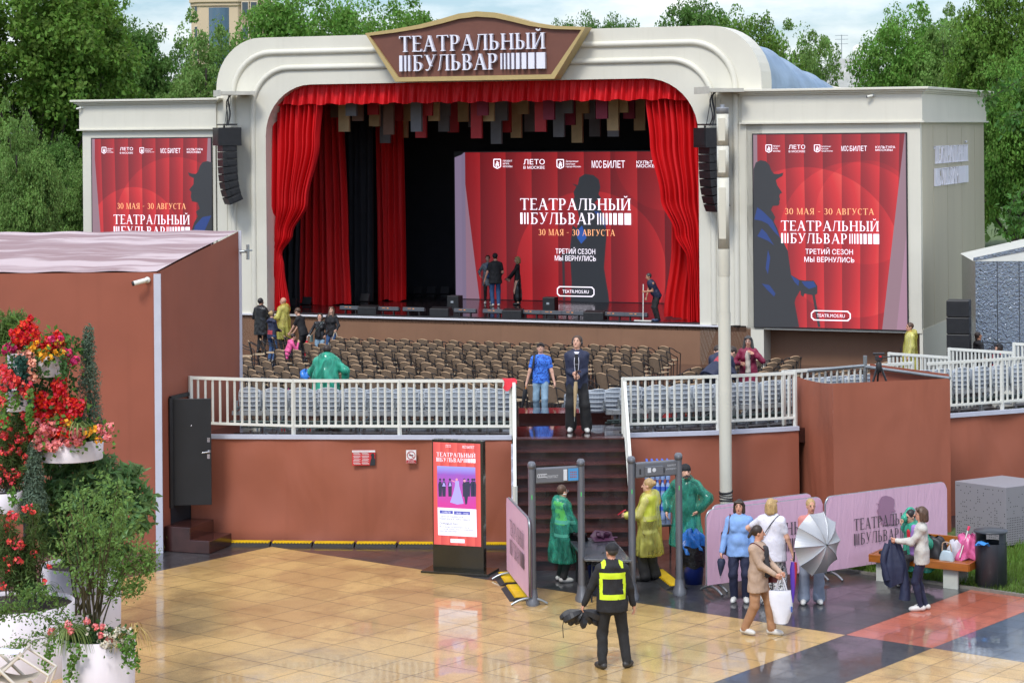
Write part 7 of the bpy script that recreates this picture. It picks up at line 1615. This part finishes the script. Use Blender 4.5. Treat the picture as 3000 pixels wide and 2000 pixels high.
    if coat:
        Q = [('cap', U(0, -.01, 1.36), U(0, 0, 1.05), .205*g, .225*g, coat, (fw, .80)), ('cap', U(0, 0, 1.05), hipc+Vector((0, .0, coatlen+.05-.93)), .225*g, hem*g, coat, ((0, 1, 0), .78)), ('cap', U(-.16*g, -.01, 1.40), U(.16*g, -.01, 1.40), .098, .098, coat)]
        for sg, hd, kk in ((1, rh, 0), (-1, lh, 1)):
            sh_ = U(sg*(.168 if not fem else .152)*g**.6, -.01, 1.395); pole = Vector(elb[kk]) if elb and elb[kk] else Vector((sg*.35, -1, -.25)); el, wr = two_bone(sh_, hd, .285, .25, pole)
            Q += [('cap', sh_, el, .090, .086, coat), ('cap', el, el.lerp(wr, .86), .084, .072, coat)]
        if hood == 'up': Q += [('ell', Hd(0, -.02, .03), (.115, .13, .13), coat, Rh), ('cap', Hd(0, -.03, -.05), U(0, -.03, 1.42), .105, .12, coat)]
        elif hood: Q += [('cap', U(-.06, -.09, 1.46), U(.06, -.09, 1.46), .072, .072, coat), ('cap', U(0, -.10, 1.50), U(0, -.14, 1.36), .085, .075, coat), ('cap', U(-.09, -.02, 1.47), U(.09, -.02, 1.47), .05, .05, coat)]
        Q += [('hem', hipc+Vector((0, 0, coatlen+.0-.93)), Vector((0, 0, -1)), coat, 0)]
        vs, Qd, I, fc_, ms_ = sdf(Q, .017/s, .05)
        rgn = np.random.default_rng(len(label)); ph = rgn.uniform(0, 6, 8)
        an = np.arctan2(vs[:, 1], vs[:, 0]); dd = .006*np.sin(vs[:, 2]*15+vs[:, 0]*24+ph[0]+2*np.sin(vs[:, 1]*13))+(.016*np.sin(an*8+ph[2]+vs[:, 2]*1.5)+.010*np.sin(an*11+ph[3]-vs[:, 2]*2))*np.clip((1.35-vs[:, 2])*1.5, 0, 1)
        nrm = unit(np.stack([vs[:, 0], vs[:, 1], vs[:, 2]*0+.01], 1)); o_ = raw('raincoat', vs+nrm*dd[:, None], Qd, coat, t, None, True); o_.scale = (s, s, s)
    M4 = Matrix.Translation(pos) @ Matrix.Rotation(R(heading), 4, 'Z')
    info = {'t': t, 'body': body, 's': s, 'R': M4 @ (hands[0]*s), 'L': M4 @ (hands[1]*s), 'M': M4, 'U': lambda x, y, z: M4 @ (U(x, y, z)*s), 'rot': R(heading), 'Ul': lambda x, y, z: U(x, y, z)*s}
    return info
def back_text(I_, txt, h, w_, zc, name, mt, yoff=-.30, up=1.0):   # lettering pressed onto the back of a body
    vs, fs = sans(txt, h, w_, .01); x1 = max(v[0] for v in vs); dg = bpy.context.evaluated_depsgraph_get(); me = I_['body'].data; s = I_['s']
    bv = BVHTree.FromPolygons([v.co*s for v in me.vertices], [tuple(p.vertices) for p in me.polygons]); sg = 1 if yoff < 0 else -1; o = []
    for x, z in vs:
        xx = (x-x1/2)*sg; hit = bv.ray_cast(Vector((xx, yoff*2, zc+z)), Vector((0, sg, 0))); y = hit[0].y if hit[0] else yoff*.5; o.append((xx, y-.012*sg, zc+z))
    g = MB(); g.add(o, fs); return g.build(name, mt, I_['t'])
def shoulder_bag(label, I_, side, z, mt, size=(.26, .10, .28), strap=True, yo=0, cross=False, name='shoulder_bag', dz=0):
    c = I_['U'](side*.27, yo, z); t = thing(name, label, 'bag', c, I_['rot']); g = MB(); sx, sy, sz = size
    g.grid(lambda u, v: (.5*sy*math.cos(u*6.283)*(1-.25*v)*(1+.1*math.sin(u*19)), .5*sx*math.sin(u*6.283)*(1-.2*v), -sz*.5+sz*v+.01*math.sin(u*12)), 24, 8); g.build('body', mt, t)
    if strap:
        L_ = I_['M'].inverted(); tl = lambda x, y, zz: Matrix.Rotation(-I_['rot'], 3, 'Z') @ (I_['U'](x, y, zz)-c)
        if cross: pts = [(0, .08, sz*.4), tl(side*.12, .17, 1.15), tl(-side*.06, .13, 1.38), tl(-side*.13, -.01, 1.49), tl(-side*.04, -.13, 1.38), tl(side*.14, -.16, 1.12), (0, -.08, sz*.4)]
        else: pts = [(0, .08, sz*.4), tl(side*.19, .09, 1.2), tl(side*.16, .06, 1.44), tl(side*.155, -.02, 1.50), tl(side*.16, -.08, 1.42), tl(side*.21, -.09, 1.2), (0, -.08, sz*.4)]
        g = MB(); g.tube(catmull(pts, 5), .014, 6, sq=.5); g.build('strap', mt, t)
    return t
# ================================================================ who stands where
BKJ = cloth('cloth_black', (.013, .013, .015), .8); BKT = cloth('trousers_black', (.015, .015, .016), .85); NAVY = cloth('jacket_navy', (.016, .022, .055), .6, wr=.5); HIV = M('hi_vis', (.60, .78, .02), .55, var=.05); NVT = cloth('trousers_navy', (.012, .016, .045), .8)
DEN = cloth('denim', (.035, .085, .20), .85); DENL = cloth('denim_light', (.22, .34, .44), .85, var=.25); WHT = cloth('cotton_white', '#d2d2de', .8); BEI = cloth('blazer_beige', '#ad9480', .8); BET = cloth('trousers_beige', '#a1795a', .8); BLH = cloth('hoodie_blue', '#7ba0d6', .85)
GRT = cloth('trousers_grey_blue', '#8791a3', .85); BUR = cloth('jacket_burgundy', (.20, .008, .040), .6, wr=.5); CRM = cloth('blouse_cream', '#bdb3a6', .8, var=.2); LIL = cloth('sweater_lilac', '#8f6fae', .8); QLT = cloth('jacket_pale', '#bdbab2', .7, wr=.5, sc=16); CHR_ = cloth('shirt_charcoal', (.035, .033, .038), .8); SIL_ = M('reflective', '#b9c2bf', .4, var=0); REDH = cloth('hood_red', (.55, .015, .03), .7); PNKJ = cloth('jacket_pink', (.75, .10, .28), .6); LEA = cloth('leather_black', (.014, .014, .015), .28, wr=.6)
m = newmat('print_skirt'); nt_, b_ = m[1], m[2]; f = ramp(nt_, noise(nt_, 16, 3, None, .6, dist=2.5), [(.47, (.02, .02, .022)), (.50, (.62, .62, .62))]); nt_.links.new(f, b_.inputs['Base Color']); PRT = m[0]
m = newmat('blue_camouflage'); nt_, b_ = m[1], m[2]; f = ramp(nt_, noise(nt_, 13, 4, None, .6, dist=2.0), [(.36, (.010, .025, .10)), (.46, (.03, .12, .55)), (.62, (.07, .26, .85))]); nt_.links.new(f, b_.inputs['Base Color']); b_.inputs['Roughness'].default_value = .8; CAM = m[0]
def sp(px_, py_, z=0): return on(px_, py_, z)
# guard
gz = lambda x, y, z: (y < -.02) & (z > .99) & (z < 1.36) & (np.abs(x) < .20) & ((z > 1.28) | (z < 1.06) | (np.abs(x) > .145)) & (np.abs(x) < .185)
gs = lambda x, y, z: (z > 1.425) & (np.abs(np.abs(x)-.125) < .03) & (y > -.10)
I_ = person('guard seen from behind in black with a lime framed vest, black cap and boots', sp(1795, 1955), 4, 1.80, BKJ, BKT, M('boot_black', (.03, .027, .024), .5), SK2, ('short', HGR), rh=(.33, .10, .80), lh=(-.40, .06, .88), rf=(.20, .02, 0), lf=(-.15, -.03, 0), fy=(30, 24), yaw=28, g=1.16, legs='reg', jl=.80, cap=(BKJ, 0), collar=BKJ, paint=[(gz, HIV, [BKJ]), (gs, HIV, [BKJ])], shoe_h=.28, jt=.02, curl=(40, 85))
hp = I_['L']; t = thing('black_umbrella', 'loosely folded black umbrella bundle carried by the guard', 'umbrella', hp); g = MB()
for i in range(9):
    a = -1.3+i*.33; q_ = Vector((math.sin(a)*.34, .05*math.cos(i*2.3), -.10-.13*math.cos(a)+.03*math.sin(i*3)))
    g.tube(catmull([(0, 0, -.03), q_*.5+Vector((0, .03*(-1)**i, .0)), q_*.85, q_+Vector((.03*math.sin(i), 0, -.03))], 4), [.02, .03, .045, .055, .065, .07, .07, .065, .06, .05, .045, .025, .008], 5)
g.build('canopy', UBK, t)
g = MB(); g.tube([(0, 0, .06), (0, 0, -.1)], .012, 6); [g.tube([(0, 0, -.02), ((i-3)*.06, .02, -.14)], .004, 4) for i in range(7)]; g.build('ribs', STEEL, t); g = MB(); g.tube([(-.28, 0, -.16), (-.30, 0, -.24), (-.29, .01, -.42)], .008, 5, sq=.3); g.build('strap', UBK, t)
# steward
vest = lambda x, y, z: (z > 1.04) & (z < 1.46) & (np.abs(x) < .17)
band = lambda x, y, z: (np.abs(z-1.10) < .03) | (np.abs(z-.86) < .03)
lowv = lambda x, y, z: (z > .78) & (z < 1.05) & (np.abs(x) < .24)
I_ = person('steward in a green plastic poncho over a lime vest, leaning on the folding table', sp(1648, 1702), -62, 1.66, CHR_, BKT, SHW, SK1, ('short', HBR), rh=(.22, .22, .86), lh=(-.27, .34, .92), lf=(-.10, .02, 0), rf=(.11, -.02, 0), yaw=8, fem=1, legs='reg', jl=.78, coat=RG, coatlen=.36, hem=.30, paint=[(lowv, M('vest_dark', (.02, .025, .03), .7, var=0), [CHR_]), (vest, HIV, [CHR_]), (band, SIL_, [CHR_, HIV, MATS['vest_dark']])], glasses=STEEL, jt=.02, curl=(15, 20))
back_text(I_, 'STEWARD', .065, .30, 1.265, 'vest_lettering', M('vest_print', (.02, .02, .02), .7, var=0)); back_text(I_, '695', .085, .17, 1.115, 'vest_number', MATS['vest_print'])
g = MB(); g.sphere(Vector((.088, .01, 1.52)), .018, 8, 0, (.5, 2.2, .6)); g.build('hair_clip', WHITE2, I_['t'])
# yellow raincoat woman
I_ = person('woman with a blonde bun in a yellow plastic raincoat holding a red phone', sp(1903, 1700), 62, 1.76, WHT, BKT, SHB, SK1, ('bun', HBL), rh=(.10, .34, 1.10), lh=(-.14, .36, 1.12), lf=(-.09, .06, 0), rf=(.10, -.05, 0), yaw=12, fem=1, legs='flare', coat=RY, coatlen=.44, hem=.28, paint=[(vest, HIV, [WHT]), (lowv, MATS['vest_dark'], [WHT]), (band, SIL_, [WHT, HIV, MATS['vest_dark']])], curl=(60, 60), jt=.015)
t = thing('phone', 'red phone held by the woman in the yellow raincoat', 'phone', I_['L']+Vector((0, 0, .03)), I_['rot']); g = MB(); g.box((0, .03, .02), (.075, .015, .15), rot=Matrix.Rotation(R(55), 3, 'X')); g.build('body', M('phone_red', (.6, .02, .05), .3), t)
# green raincoat man behind the table
I_ = person('young man in a black cap and green plastic raincoat, one hand on his hip', sp(2012, 1668), 158, 1.86, BKJ, DEN, SHB, SK1, ('short', HBK), rh=(.30, .12, .98), lh=(-.24, .07, 1.02), yaw=30, coat=RG, coatlen=.40, hem=.29, cap=(BKJ, 0), elb=((.6, -.6, .1), (-1, -.2, .1)), legs='reg')
# navy hoodie young man on the platform
I_ = person('young man with headphones and a navy jacket atop the stairs with a beige umbrella', sp(1692, 1264, 2.0), 176, 1.84, NAVY, BKT, SHW, SK1, ('short', HBR), rh=(.06, .24, 1.09), lh=(-.05, .26, 1.05), lf=(-.17, .05, 0), rf=(.12, 0, 0), yaw=-14, pitch=-16, legs='wide', jl=.80, collar=BKJ, shirt=None, phones=True, curl=(80, 80), jt=.024, paint=[(lambda x, y, z: (np.abs(x) < .03) & (z > 1.0) & (z < 1.44) & (y > .05), BKT, [NAVY]), (lambda x, y, z: (z > 1.435) & (z < 1.475) & (y > .045) & (np.abs(x) < .05-.6*(1.475-z)), WHT, [NAVY, BKJ])])
back_text(I_, 'КУЛЬТУРА', .022, .10, 1.30, 'chest_print', WHT, .3); g = MB(); [g.tube([(q_*.035, .125, 1.47), (q_*.045, .165, 1.36), (q_*.03, .175, 1.18)], .0055, 5) for q_ in (-1, 1)]; g.build('hood_cord', WHT, I_['t'])
def furled(label, top_, tip, mt, hook=True, r_=.042, hm=None, name='closed_umbrella'):
    t = thing(name, label, 'umbrella', top_); v = Vector(tip)-Vector(top_); L_ = v.length; d = v.normalized(); g = MB()
    g.tube([v*.16, v*.30, v*.55, v*.9], [r_*.75, r_, r_*.72, .012], 9); o_ = g.build('canopy', mt, t); g = MB(); g.tube([(0, 0, 0), v], .007, 6); g.build('shaft', STEEL, t); g = MB()
    if hook: sd = d.cross(Vector((0, 1, 0))).normalized(); g.tube(catmull([v*.14, v*.0, -d*.05+sd*.02, -d*.065+sd*.06, -d*.03+sd*.09], 4), .014, 7)
    else: g.tube([v*.15, -v*.03], .016, 7)
    g.build('handle', hm or M('handle_wood', (.06, .02, .012), .3), t); return t
furled('beige closed umbrella held point down by the young man in navy', (I_['R']+I_['L'])/2+Vector((0, -.04, .04)), (I_['R']+I_['L'])/2+Vector((-.04, -.06, -.86)), M('umbrella_beige', '#b09a74', .6))
# blue T-shirt man on the aisle steps
p_ = Vector((.62, 48.2, 1.50)); I_ = person('man in a blue camouflage T-shirt and dark cap coming up the aisle steps', p_, 172, 1.70, CAM, DENL, SHW, SK1, ('short', HBR), rh=(.32, .06, .84), lh=(-.33, .12, .84), lf=(-.09, .14, 0), rf=(.10, -.06, 0), pitch=-22, yaw=4, sleeve=.5, jl=.86, legs='reg', cap=(M('cap_brown', (.035, .026, .024), .8), 0), curl=(60, 60))
t = thing('backpack', 'black backpack on one shoulder of the man in the camouflage T-shirt', 'backpack', I_['U'](.14, -.22, 1.2), I_['rot']); g = MB(); g.grid(lambda u, v: (.15*math.cos(u*6.283)*(1-.3*v**4), .09*math.sin(u*6.283), -.27+.5*v), 20, 8); g.build('body', UBK, t); g = MB(); q0 = Matrix.Rotation(-I_['rot'], 3, 'Z'); g.tube(catmull([q0 @ (I_['U'](*p__)-t.location) for p__ in ((.16, -.13, 1.1), (.15, -.12, 1.4), (.135, -.02, 1.5), (.14, .09, 1.42), (.16, .13, 1.2))], 4), .03, 6, sq=.3); g.build('strap', UBK, t)
furled('black umbrella with an orange handle hanging from the hand of the camouflage T-shirt man', I_['R']+Vector((0, 0, .03)), I_['R']+Vector((-.13, .0, -.62)), UBK, False, .05, M('handle_orange', (.7, .25, .03), .4)); 
# beige woman
I_ = person('woman in a beige blazer and trousers walking with a white cotton bag', sp(2222, 1858), -122, 1.68, BEI, BET, SHW, SK2, ('pony', HB), rh=(.09, .33, 1.02), lh=(-.10, .34, 1.02), lf=(-.12, .20, 0), rf=(.10, -.17, .015), yaw=30, fem=1, g=1.14, legs='reg', jl=.70, shirt=CHR_, curl=(70, 70), jt=.024)
hc = (I_['R']+I_['L'])/2; t = thing('tote_bag', 'white cotton tote bag hanging from the hands of the beige blazer woman', 'bag', hc); g = MB()
g.grid(lambda u, v: (.17*math.cos(u*6.283)*(.35+.65*math.sin(min(1, .25+v)*1.57))*(1+.1*math.sin(u*19+v*5)), .09*math.sin(u*6.283)*(.4+.6*(1-v)**.5), -.72+.50*v), 30, 10); g.build('body', M('cotton_bag', '#d5d6de', .8, var=.06, bump=.4, bs=12), t)
g = MB(); [g.tube(catmull([(q_*.10, -.03*q_, -.26), (q_*.05, -.02, -.08), (0, -.01, .02), (q_*.03, .03, -.10), (q_*.07, .04, -.26)], 4), .014, 6, sq=.4) for q_ in (-1, 1)]; g.build('handle', MATS['cotton_bag'], t); g = MB(); g.box((.155, -.055, -.50), (.02, .03, .08)); g.build('tag', BLU2, t)
shoulder_bag('dark red leather shoulder bag of the beige blazer woman', I_, -1, .93, M('leather_red', (.10, .012, .016), .4), (.26, .10, .24), True, .10, True)
# white T-shirt woman (from behind)
I_ = person('blonde woman from behind in a white T-shirt and black and white printed skirt trousers', sp(2262, 1772), -22, 1.74, WHT, PRT, SHW, SK1, ('bob', HBL), rh=(.34, .06, .86), lh=(-.30, .16, 1.08), rf=(.13, 0, 0), lf=(-.12, .05, 0), yaw=-10, fem=1, g=1.24, legs='wide', sleeve=.6, jl=.74, curl=(70, 50), elb=(None, (-1, -.3, 0)), jt=.03)
shoulder_bag('black strap bag worn across the back of the woman in the white T-shirt', I_, -1, 1.02, UBK, (.2, .09, .2), True, .12, True)
RBW = newmat('rainbow_umbrella'); nt_, b_ = RBW[1], RBW[2]; sz_ = node(nt_, 'ShaderNodeSeparateXYZ', {0: node(nt_, 'ShaderNodeTexCoord').outputs['Object']}); nt_.links.new(ramp(nt_, V(nt_, sz_.outputs[0])*5+.5, [(0, (.05, .03, .30)), (.4, (.10, .03, .35)), (.52, (.55, .03, .05)), (.8, (.75, .14, .03))]), b_.inputs['Base Color']); b_.inputs['Roughness'].default_value = .35
furled('long closed rainbow umbrella, blue to red, resting its tip on the paving', I_['R']+Vector((.02, -.02, .06)), on(2322, 1782)+Vector((0, 0, .01)), RBW[0], False, .065, BLKM)
# blue hoodie woman
I_ = person('dark haired woman in a light blue hoodie with a brown shoulder bag', sp(2168, 1762), 172, 1.68, BLH, NVT, SHW, SK2, ('bob', HB), rh=(.30, .10, .88), lh=(-.24, .10, .90), yaw=-8, pitch=-4, fem=1, g=1.2, legs='reg', jl=.80, collar=BLH, curl=(75, 60), jt=.026)
shoulder_bag('brown leather bag hanging from the shoulder of the light blue hoodie', I_, 1, 1.0, M('leather_brown', (.10, .038, .025), .45), (.34, .12, .34), True, -.10)
furled('short folded dark blue umbrella dangling from the hand in the light blue sleeve', I_['R']+Vector((0, -.02, .02)), I_['R']+Vector((-.03, -.04, -.36)), NAVY, False, .07, BLKM, 'folded_umbrella')
# woman with the silver umbrella
I_ = person('short haired blonde woman half hidden behind an open silver umbrella', sp(2378, 1764), 176, 1.70, M('jacket_salmon', '#c98078', .7), GRT, SHW, SK2, ('short', HBL), rh=(.10, .34, 1.15), lh=(-.06, .36, 1.12), lf=(-.12, .05, 0), rf=(.14, .1, 0), yaw=14, fem=1, g=1.12, legs='flare', curl=(85, 85), leglow=GRT)
m, nt, b = newmat('umbrella_silver'); b.inputs['Base Color'].default_value = (.50, .51, .52, 1); b.inputs['Metallic'].default_value = .55; b.inputs['Roughness'].default_value = .42; USV = m
cu_ = at(2420, 1595, 35.95); t = thing('silver_umbrella', 'open silver umbrella held sideways like a shield', 'umbrella', cu_); nrm = Vector((.75, -1, .06)).normalized(); q_ = nrm.to_track_quat('Z', 'Y').to_matrix().to_4x4()
g = MB(); NG = 10; RU = .52
def can(u, v):
    a = u*6.2832*1.0; k_ = abs(((u*NG) % 1)-.5)*2; r_ = RU*v*(1-.075*(1-k_*k_)*v**1.5); zz = .01-.20*v**2.1-.030*(1-k_*k_)*v; return tuple(q_ @ Vector((r_*math.cos(a), r_*math.sin(a), zz)))
g.grid(can, NG*6, 12, 0, False); o_ = g.build('canopy', USV, t)
g = MB()
for i in range(NG):
    a = 6.2832*i/NG; g.tube([q_ @ Vector((RU*v*math.cos(a), RU*v*math.sin(a), .014-.20*v**2.1)) for v in (.03, .3, .6, .85, 1.02)], .0045, 5)
g.build('ribs', M('rib_silver', '#b9bcc0', .3, metal=.7), t); g = MB(); g.tube([q_ @ Vector((0, 0, .045)), q_ @ Vector((0, 0, .0))], .012, 8); g.build('ferrule', BLKM, t); g = MB(); g.tube([q_ @ Vector((0, 0, 0)), q_ @ Vector((0, 0, -.62))], .008, 6); g.build('shaft', STEEL, t)
# woman in the pale jacket holding up a navy jacket
I_ = person('woman in glasses, pale quilted jacket and navy trousers holding up a navy jacket', sp(2702, 1787), 78, 1.67, QLT, NVT, SHW, SK2, ('bob', HBR), rh=(.12, .38, 1.14), lh=(-.06, .40, 1.18), lf=(-.06, .05, 0), rf=(.08, -.03, 0), yaw=6, fem=1, g=1.05, legs='slim', jl=.80, glasses=STEEL, shirt=LIL, curl=(75, 75), jt=.022)
hc = (I_['R']+I_['L'])/2; t = thing('navy_jacket', 'dark navy jacket hanging from both hands of the woman in the pale jacket', 'jacket', hc)
g = MB()
def jk(u, v): w_ = .05+.14*min(1, v*1.7)*(1 if v < .75 else 1-.25*(v-.75)*4*.5); a = u*6.283; return (w_*math.cos(a)*(1+.12*math.sin(a*3+v*6))-.03+.05*v, .55*w_*math.sin(a)*(1+.2*math.sin(a*5)), .02-.72*v-.04*math.sin(a*2)*v)
g.grid(jk, 36, 14); g.build('body', NAVY, t); g = MB(); g.tube(catmull([(.06, .02, -.05), (.13, .0, -.35), (.17, -.02, -.75), (.16, -.02, -.95)], 4), [.05+.004*i for i in range(13)], 10); g.build('sleeve', NAVY, t); g = MB(); g.tube(catmull([(-.10, .0, -.05), (-.18, -.04, -.3), (-.12, -.06, -.62)], 4), .055, 10); g.build('sleeve', NAVY, t)
# seated woman on the bench
sb_ = onb(.36, .26, 0); I_ = person('dark haired woman with glasses on the bench in a green poncho over a red hood', Vector((sb_.x, sb_.y, 0)), 125, 1.66, M('poncho_olive', '#6f7a6a', .5), BKT, SHB, SK1, ('short', HBK), rh=(.06, .30, 1.16), lh=(-.20, .25, .80), rf=(.10, .46, 0), lf=(-.10, .50, 0), hip=(0, 0, .53), lean=14, yaw=-12, fem=1, glasses=True, collar=REDH, shirt=REDH, coat=RG2, coatlen=.62, hem=.30, hood=False, curl=(40, 40))
# ------------------------------------------------ among the seats
p_ = at(955, 1270, 45.1); p_.z = 1.80; I_ = person('person from behind bent over in a bright emerald plastic poncho among the grey seats', p_, -12, 1.70, CHR_, BKT, SHB, SK1, ('short', HB), rh=(.36, .20, .98), lh=(-.30, .30, .95), lean=14, pitch=-20, coat=RG2, coatlen=.50, hem=.25, g=1.2, elb=((1, -.3, 0), (-1, -.3, 0)))
p_ = at(2195, 1300, 46.8); p_.z = 1.78; I_ = person('woman with wavy grey hair in a burgundy jacket touching her hair behind the railing', p_, 168, 1.66, BUR, BKT, SHB, SK2, ('wave', HGR), rh=(.16, .20, 1.16), lh=(-.15, .20, 1.36), yaw=0, fem=1, g=1.05, jl=.74, shirt=CRM, collar=BUR, glasses=STEEL, curl=(70, 25), elb=((.7, -.5, -.5), (-.9, -.2, -.8)), jt=.024)
rd = lambda x, y, z: (np.abs(x) < .07) & (z > 1.20)
for px_, hd_, lb in ((2085, -52, 'navy jacketed person with a red back patch bending over the grey seats'), (2125, 8, 'person in a plain navy jacket bending down half behind the cream pole')):
    p_ = at(px_, 1300, 46.0); p_.z = 1.80; I_ = person(lb, p_, hd_, 1.78, NAVY, BKT, SHB, SK1, ('short', HB), rh=(.14, .60, .72), lh=(-.14, .62, .70), lean=56, pitch=14, collar=NAVY, jl=.82, jt=.026, g=1.1, paint=[(lambda x, y, z: (np.abs(x) < .085) & (z > 1.10) & (y > .14) & (y < .40), M('patch_red', '#a83a44', .7), [NAVY])] if px_ < 2100 else ())
p_ = at(2668, 1130, 64); p_.z = AF; I_ = person('man in a pale yellow plastic raincoat with a lanyard below the wing screen', p_, 96, 1.84, WHT, cloth('trousers_olive', (.035, .05, .02), .85), SHB, SK2, ('short', HBR), rh=(.22, .10, .82), lh=(-.22, .10, .84), yaw=6, coat=RY, coatlen=.45, hem=.29, res=.016)
g = MB(); g.tube([(.07, .10, 1.50), (.10, .24, 1.30), (.05, .27, 1.14)], .010, 5, sq=.4); g.box((.05, .275, 1.09), (.08, .01, .12)); g.build('lanyard', BLKP, I_['t'])
p_ = at(2868, 1150, 62.5); p_.z = AF; I_ = person('woman with dark braids in a black jacket in front of the mirrored kiosk', p_, -66, 1.70, BKJ, BKT, SHB, SK3, ('braid', HB), rh=(.22, .22, 1.0), lh=(-.2, .24, 1.0), yaw=-6, pitch=-10, fem=1, collar=BKJ, res=.016)
p_ = at(2925, 1150, 63.5); p_.z = AF; I_ = person('seated woman in a black beanie and red scarf by the mirrored kiosk', p_, 75, 1.68, NAVY, BKT, SHB, SK1, ('long', HB), rh=(.12, .34, .92), lh=(-.12, .34, .92), rf=(.10, .45, 0), lf=(-.10, .45, 0), hip=(0, 0, .50), pitch=-18, fem=1, shirt=REDH, collar=REDH, cap=(BKJ, 0), res=.016)
# ------------------------------------------------ on the stage and before it
ps = {'res': .017}
p_ = sp(1452, 897, 1.6); I_ = person('man from behind in a black T-shirt, blue jeans and black cap on the stage', p_, 8, 1.87, BKJ, DEN, SHW, SK2, ('short', HBK), rh=(.22, .22, 1.0), lh=(-.36, .06, .84), yaw=-14, sleeve=.6, jl=.76, legs='reg', cap=(BKJ, 0), g=1.1, **ps)
p_ = sp(1430, 890, 1.6); I_ = person('boy in a grey plastic cape facing out behind the man in the black cap', p_, 186, 1.74, M('cape_grey', '#70767c', .35, var=.2, vs=6), BKT, SHW, SK1, ('short', HB), rh=(.30, .12, 1.05), lh=(-.22, .14, 1.0), yaw=-16, jl=.66, shirt=DEN, **ps)
p_ = sp(1517, 893, 1.6); I_ = person('woman in a long black leather skirt holding a phone on the stage', p_, 84, 1.72, BKJ, LEA, SHB, SK1, ('bob', HBL), rh=(.16, .30, .92), lh=(-.10, .40, .90), fem=1, legs='skirt', jl=.9, g=.95, curl=(60, 60), **ps)
t = thing('phone', 'dark phone in the hand of the woman in the leather skirt', 'phone', I_['L']+Vector((0, 0, .02)), I_['rot']); g = MB(); g.box((0, .04, .02), (.075, .015, .15), rot=Matrix.Rotation(R(50), 3, 'X')); g.build('body', BLKP, t)
p_ = sp(1925, 941, 1.6); I_ = person('bent grey haired cleaner in a navy sleeveless top mopping the stage edge', p_, 104, 1.62, NAVY, BKT, cloth('boot_navy', (.02, .04, .10), .5), SK3, ('short', HGR), rh=(.10, .36, .80), lh=(-.02, .42, 1.05), lean=26, pitch=-16, sleeve=0, jl=.84, g=1.2, legs='reg', shoe_h=.3, curl=(85, 85), **ps)
mp0 = sp(1884, 943, 1.6); t = thing('mop', 'long handled white mop pushed along the stage edge', 'mop', mp0+Vector((0, 0, .02))); tp_ = I_['L']+(I_['L']-t.location).normalized()*.25-t.location
g = MB(); g.tube([(0, 0, .04), tp_], .016, 7); g.build('handle', WHITE2, t); g = MB(); g.box((0, 0, .02), (.58, .12, .035), -TH); g.build('head', WHITE2, t)
p_ = sp(765, 1034, AF); I_ = person('tall man with headphones in a long black rain jacket beside the tent', p_, -28, 1.86, LEA, BKT, SHB, SK2, ('short', HBK), rh=(.22, .34, 1.12), lh=(-.24, .26, 1.05), yaw=-18, collar=LEA, phones=True, jl=.58, jt=.04, g=1.1, **ps)
p_ = sp(832, 1034, AF); I_ = person('bald man in a yellow plastic raincoat talking beside the tied red curtain', p_, 58, 1.88, CRM, BKT, SHB, SK2, None, rh=(.20, .32, 1.08), lh=(-.22, .30, 1.1), yaw=16, coat=RY, coatlen=.45, hem=.28, **ps)
p_ = sp(797, 1060, AF); I_ = person('girl with headphones in a navy jacket and jeans looking at her phone', p_, -38, 1.66, NAVY, DEN, SHW, SK1, ('bun', HBL), rh=(.10, .32, 1.06), lh=(-.08, .34, 1.06), fem=1, phones=True, collar=NAVY, yaw=-10, jl=.80, legs='reg', paint=[(lambda x, y, z: (y < -.03) & (np.abs(x) < .11) & (z > .96) & (z < 1.10), M('patch_red', '#a83a44', .7), [NAVY])], **ps)
p_ = sp(838, 1075, AF); I_ = person('crouching person in a bright pink jacket holding a phone among the wicker chairs', p_, -70, 1.60, PNKJ, BKT, SHW, SK1, ('short', HB), rh=(.10, .42, .82), lh=(-.14, .36, .75), rf=(.12, .32, 0), lf=(-.12, .36, 0), hip=(0, 0, .40), lean=24, pitch=-15, collar=PNKJ, **ps)
p_ = sp(890, 1062, AF); I_ = person('young man in a black polo shirt leaning over the wicker chairs', p_, 66, 1.80, BKJ, BKT, SHB, SK1, ('short', HBR), rh=(.10, .46, .86), lh=(-.10, .50, .84), lean=16, sleeve=.6, jl=.86, g=1.05, **ps)
p_ = sp(938, 1068, AF); I_ = person('dark haired woman in a black leather jacket looking down, holding a red umbrella', p_, 168, 1.66, LEA, DENL, SHB, SK1, ('bob', HB), rh=(.36, .18, .98), lh=(-.24, .16, 1.0), pitch=-28, fem=1, shirt=BKJ, jl=.86, curl=(80, 60), **ps)
furled('red closed umbrella hanging from the hand of the woman in the leather jacket', I_['R']+Vector((0, 0, .03)), I_['R']+Vector((-.10, .0, -.70)), M('umbrella_red', (.60, .01, .03), .35), True, .05, WHITE2)
shoulder_bag('small grey green handbag worn by the woman in the leather jacket', I_, 1, .90, M('leather_sage', '#5f7570', .4), (.26, .10, .20), True, .10, True)
p_ = sp(972, 1055, AF); I_ = person('long haired woman in a black jacket carrying a canvas bag behind the leather jacket', p_, 162, 1.76, BKJ, DEN, SHB, SK1, ('long', HBR), rh=(.26, .12, .95), lh=(-.28, .26, 1.02), pitch=-20, fem=1, jl=.80, curl=(60, 85), **ps)
t = thing('canvas_bag', 'pale canvas bag with handles and a blue red stripe hanging from her hand', 'bag', I_['L']); g = MB(); g.box((0, 0, -.52), (.44, .14, .32)); g.build('body', M('canvas_pale', '#b9ad97', .8), t, .02); g = MB(); [g.tube(catmull([(-.12, y, -.36), (-.05, y, -.12), (0, 0, .01), (.05, y, -.12), (.12, y, -.36)], 4), .012, 6) for y in (-.05, .05)]; g.build('handle', MATS['canvas_pale'], t); g = MB(); g.box((0, 0, -.37), (.26, .10, .05)); g.build('stripe', BLU2, t)
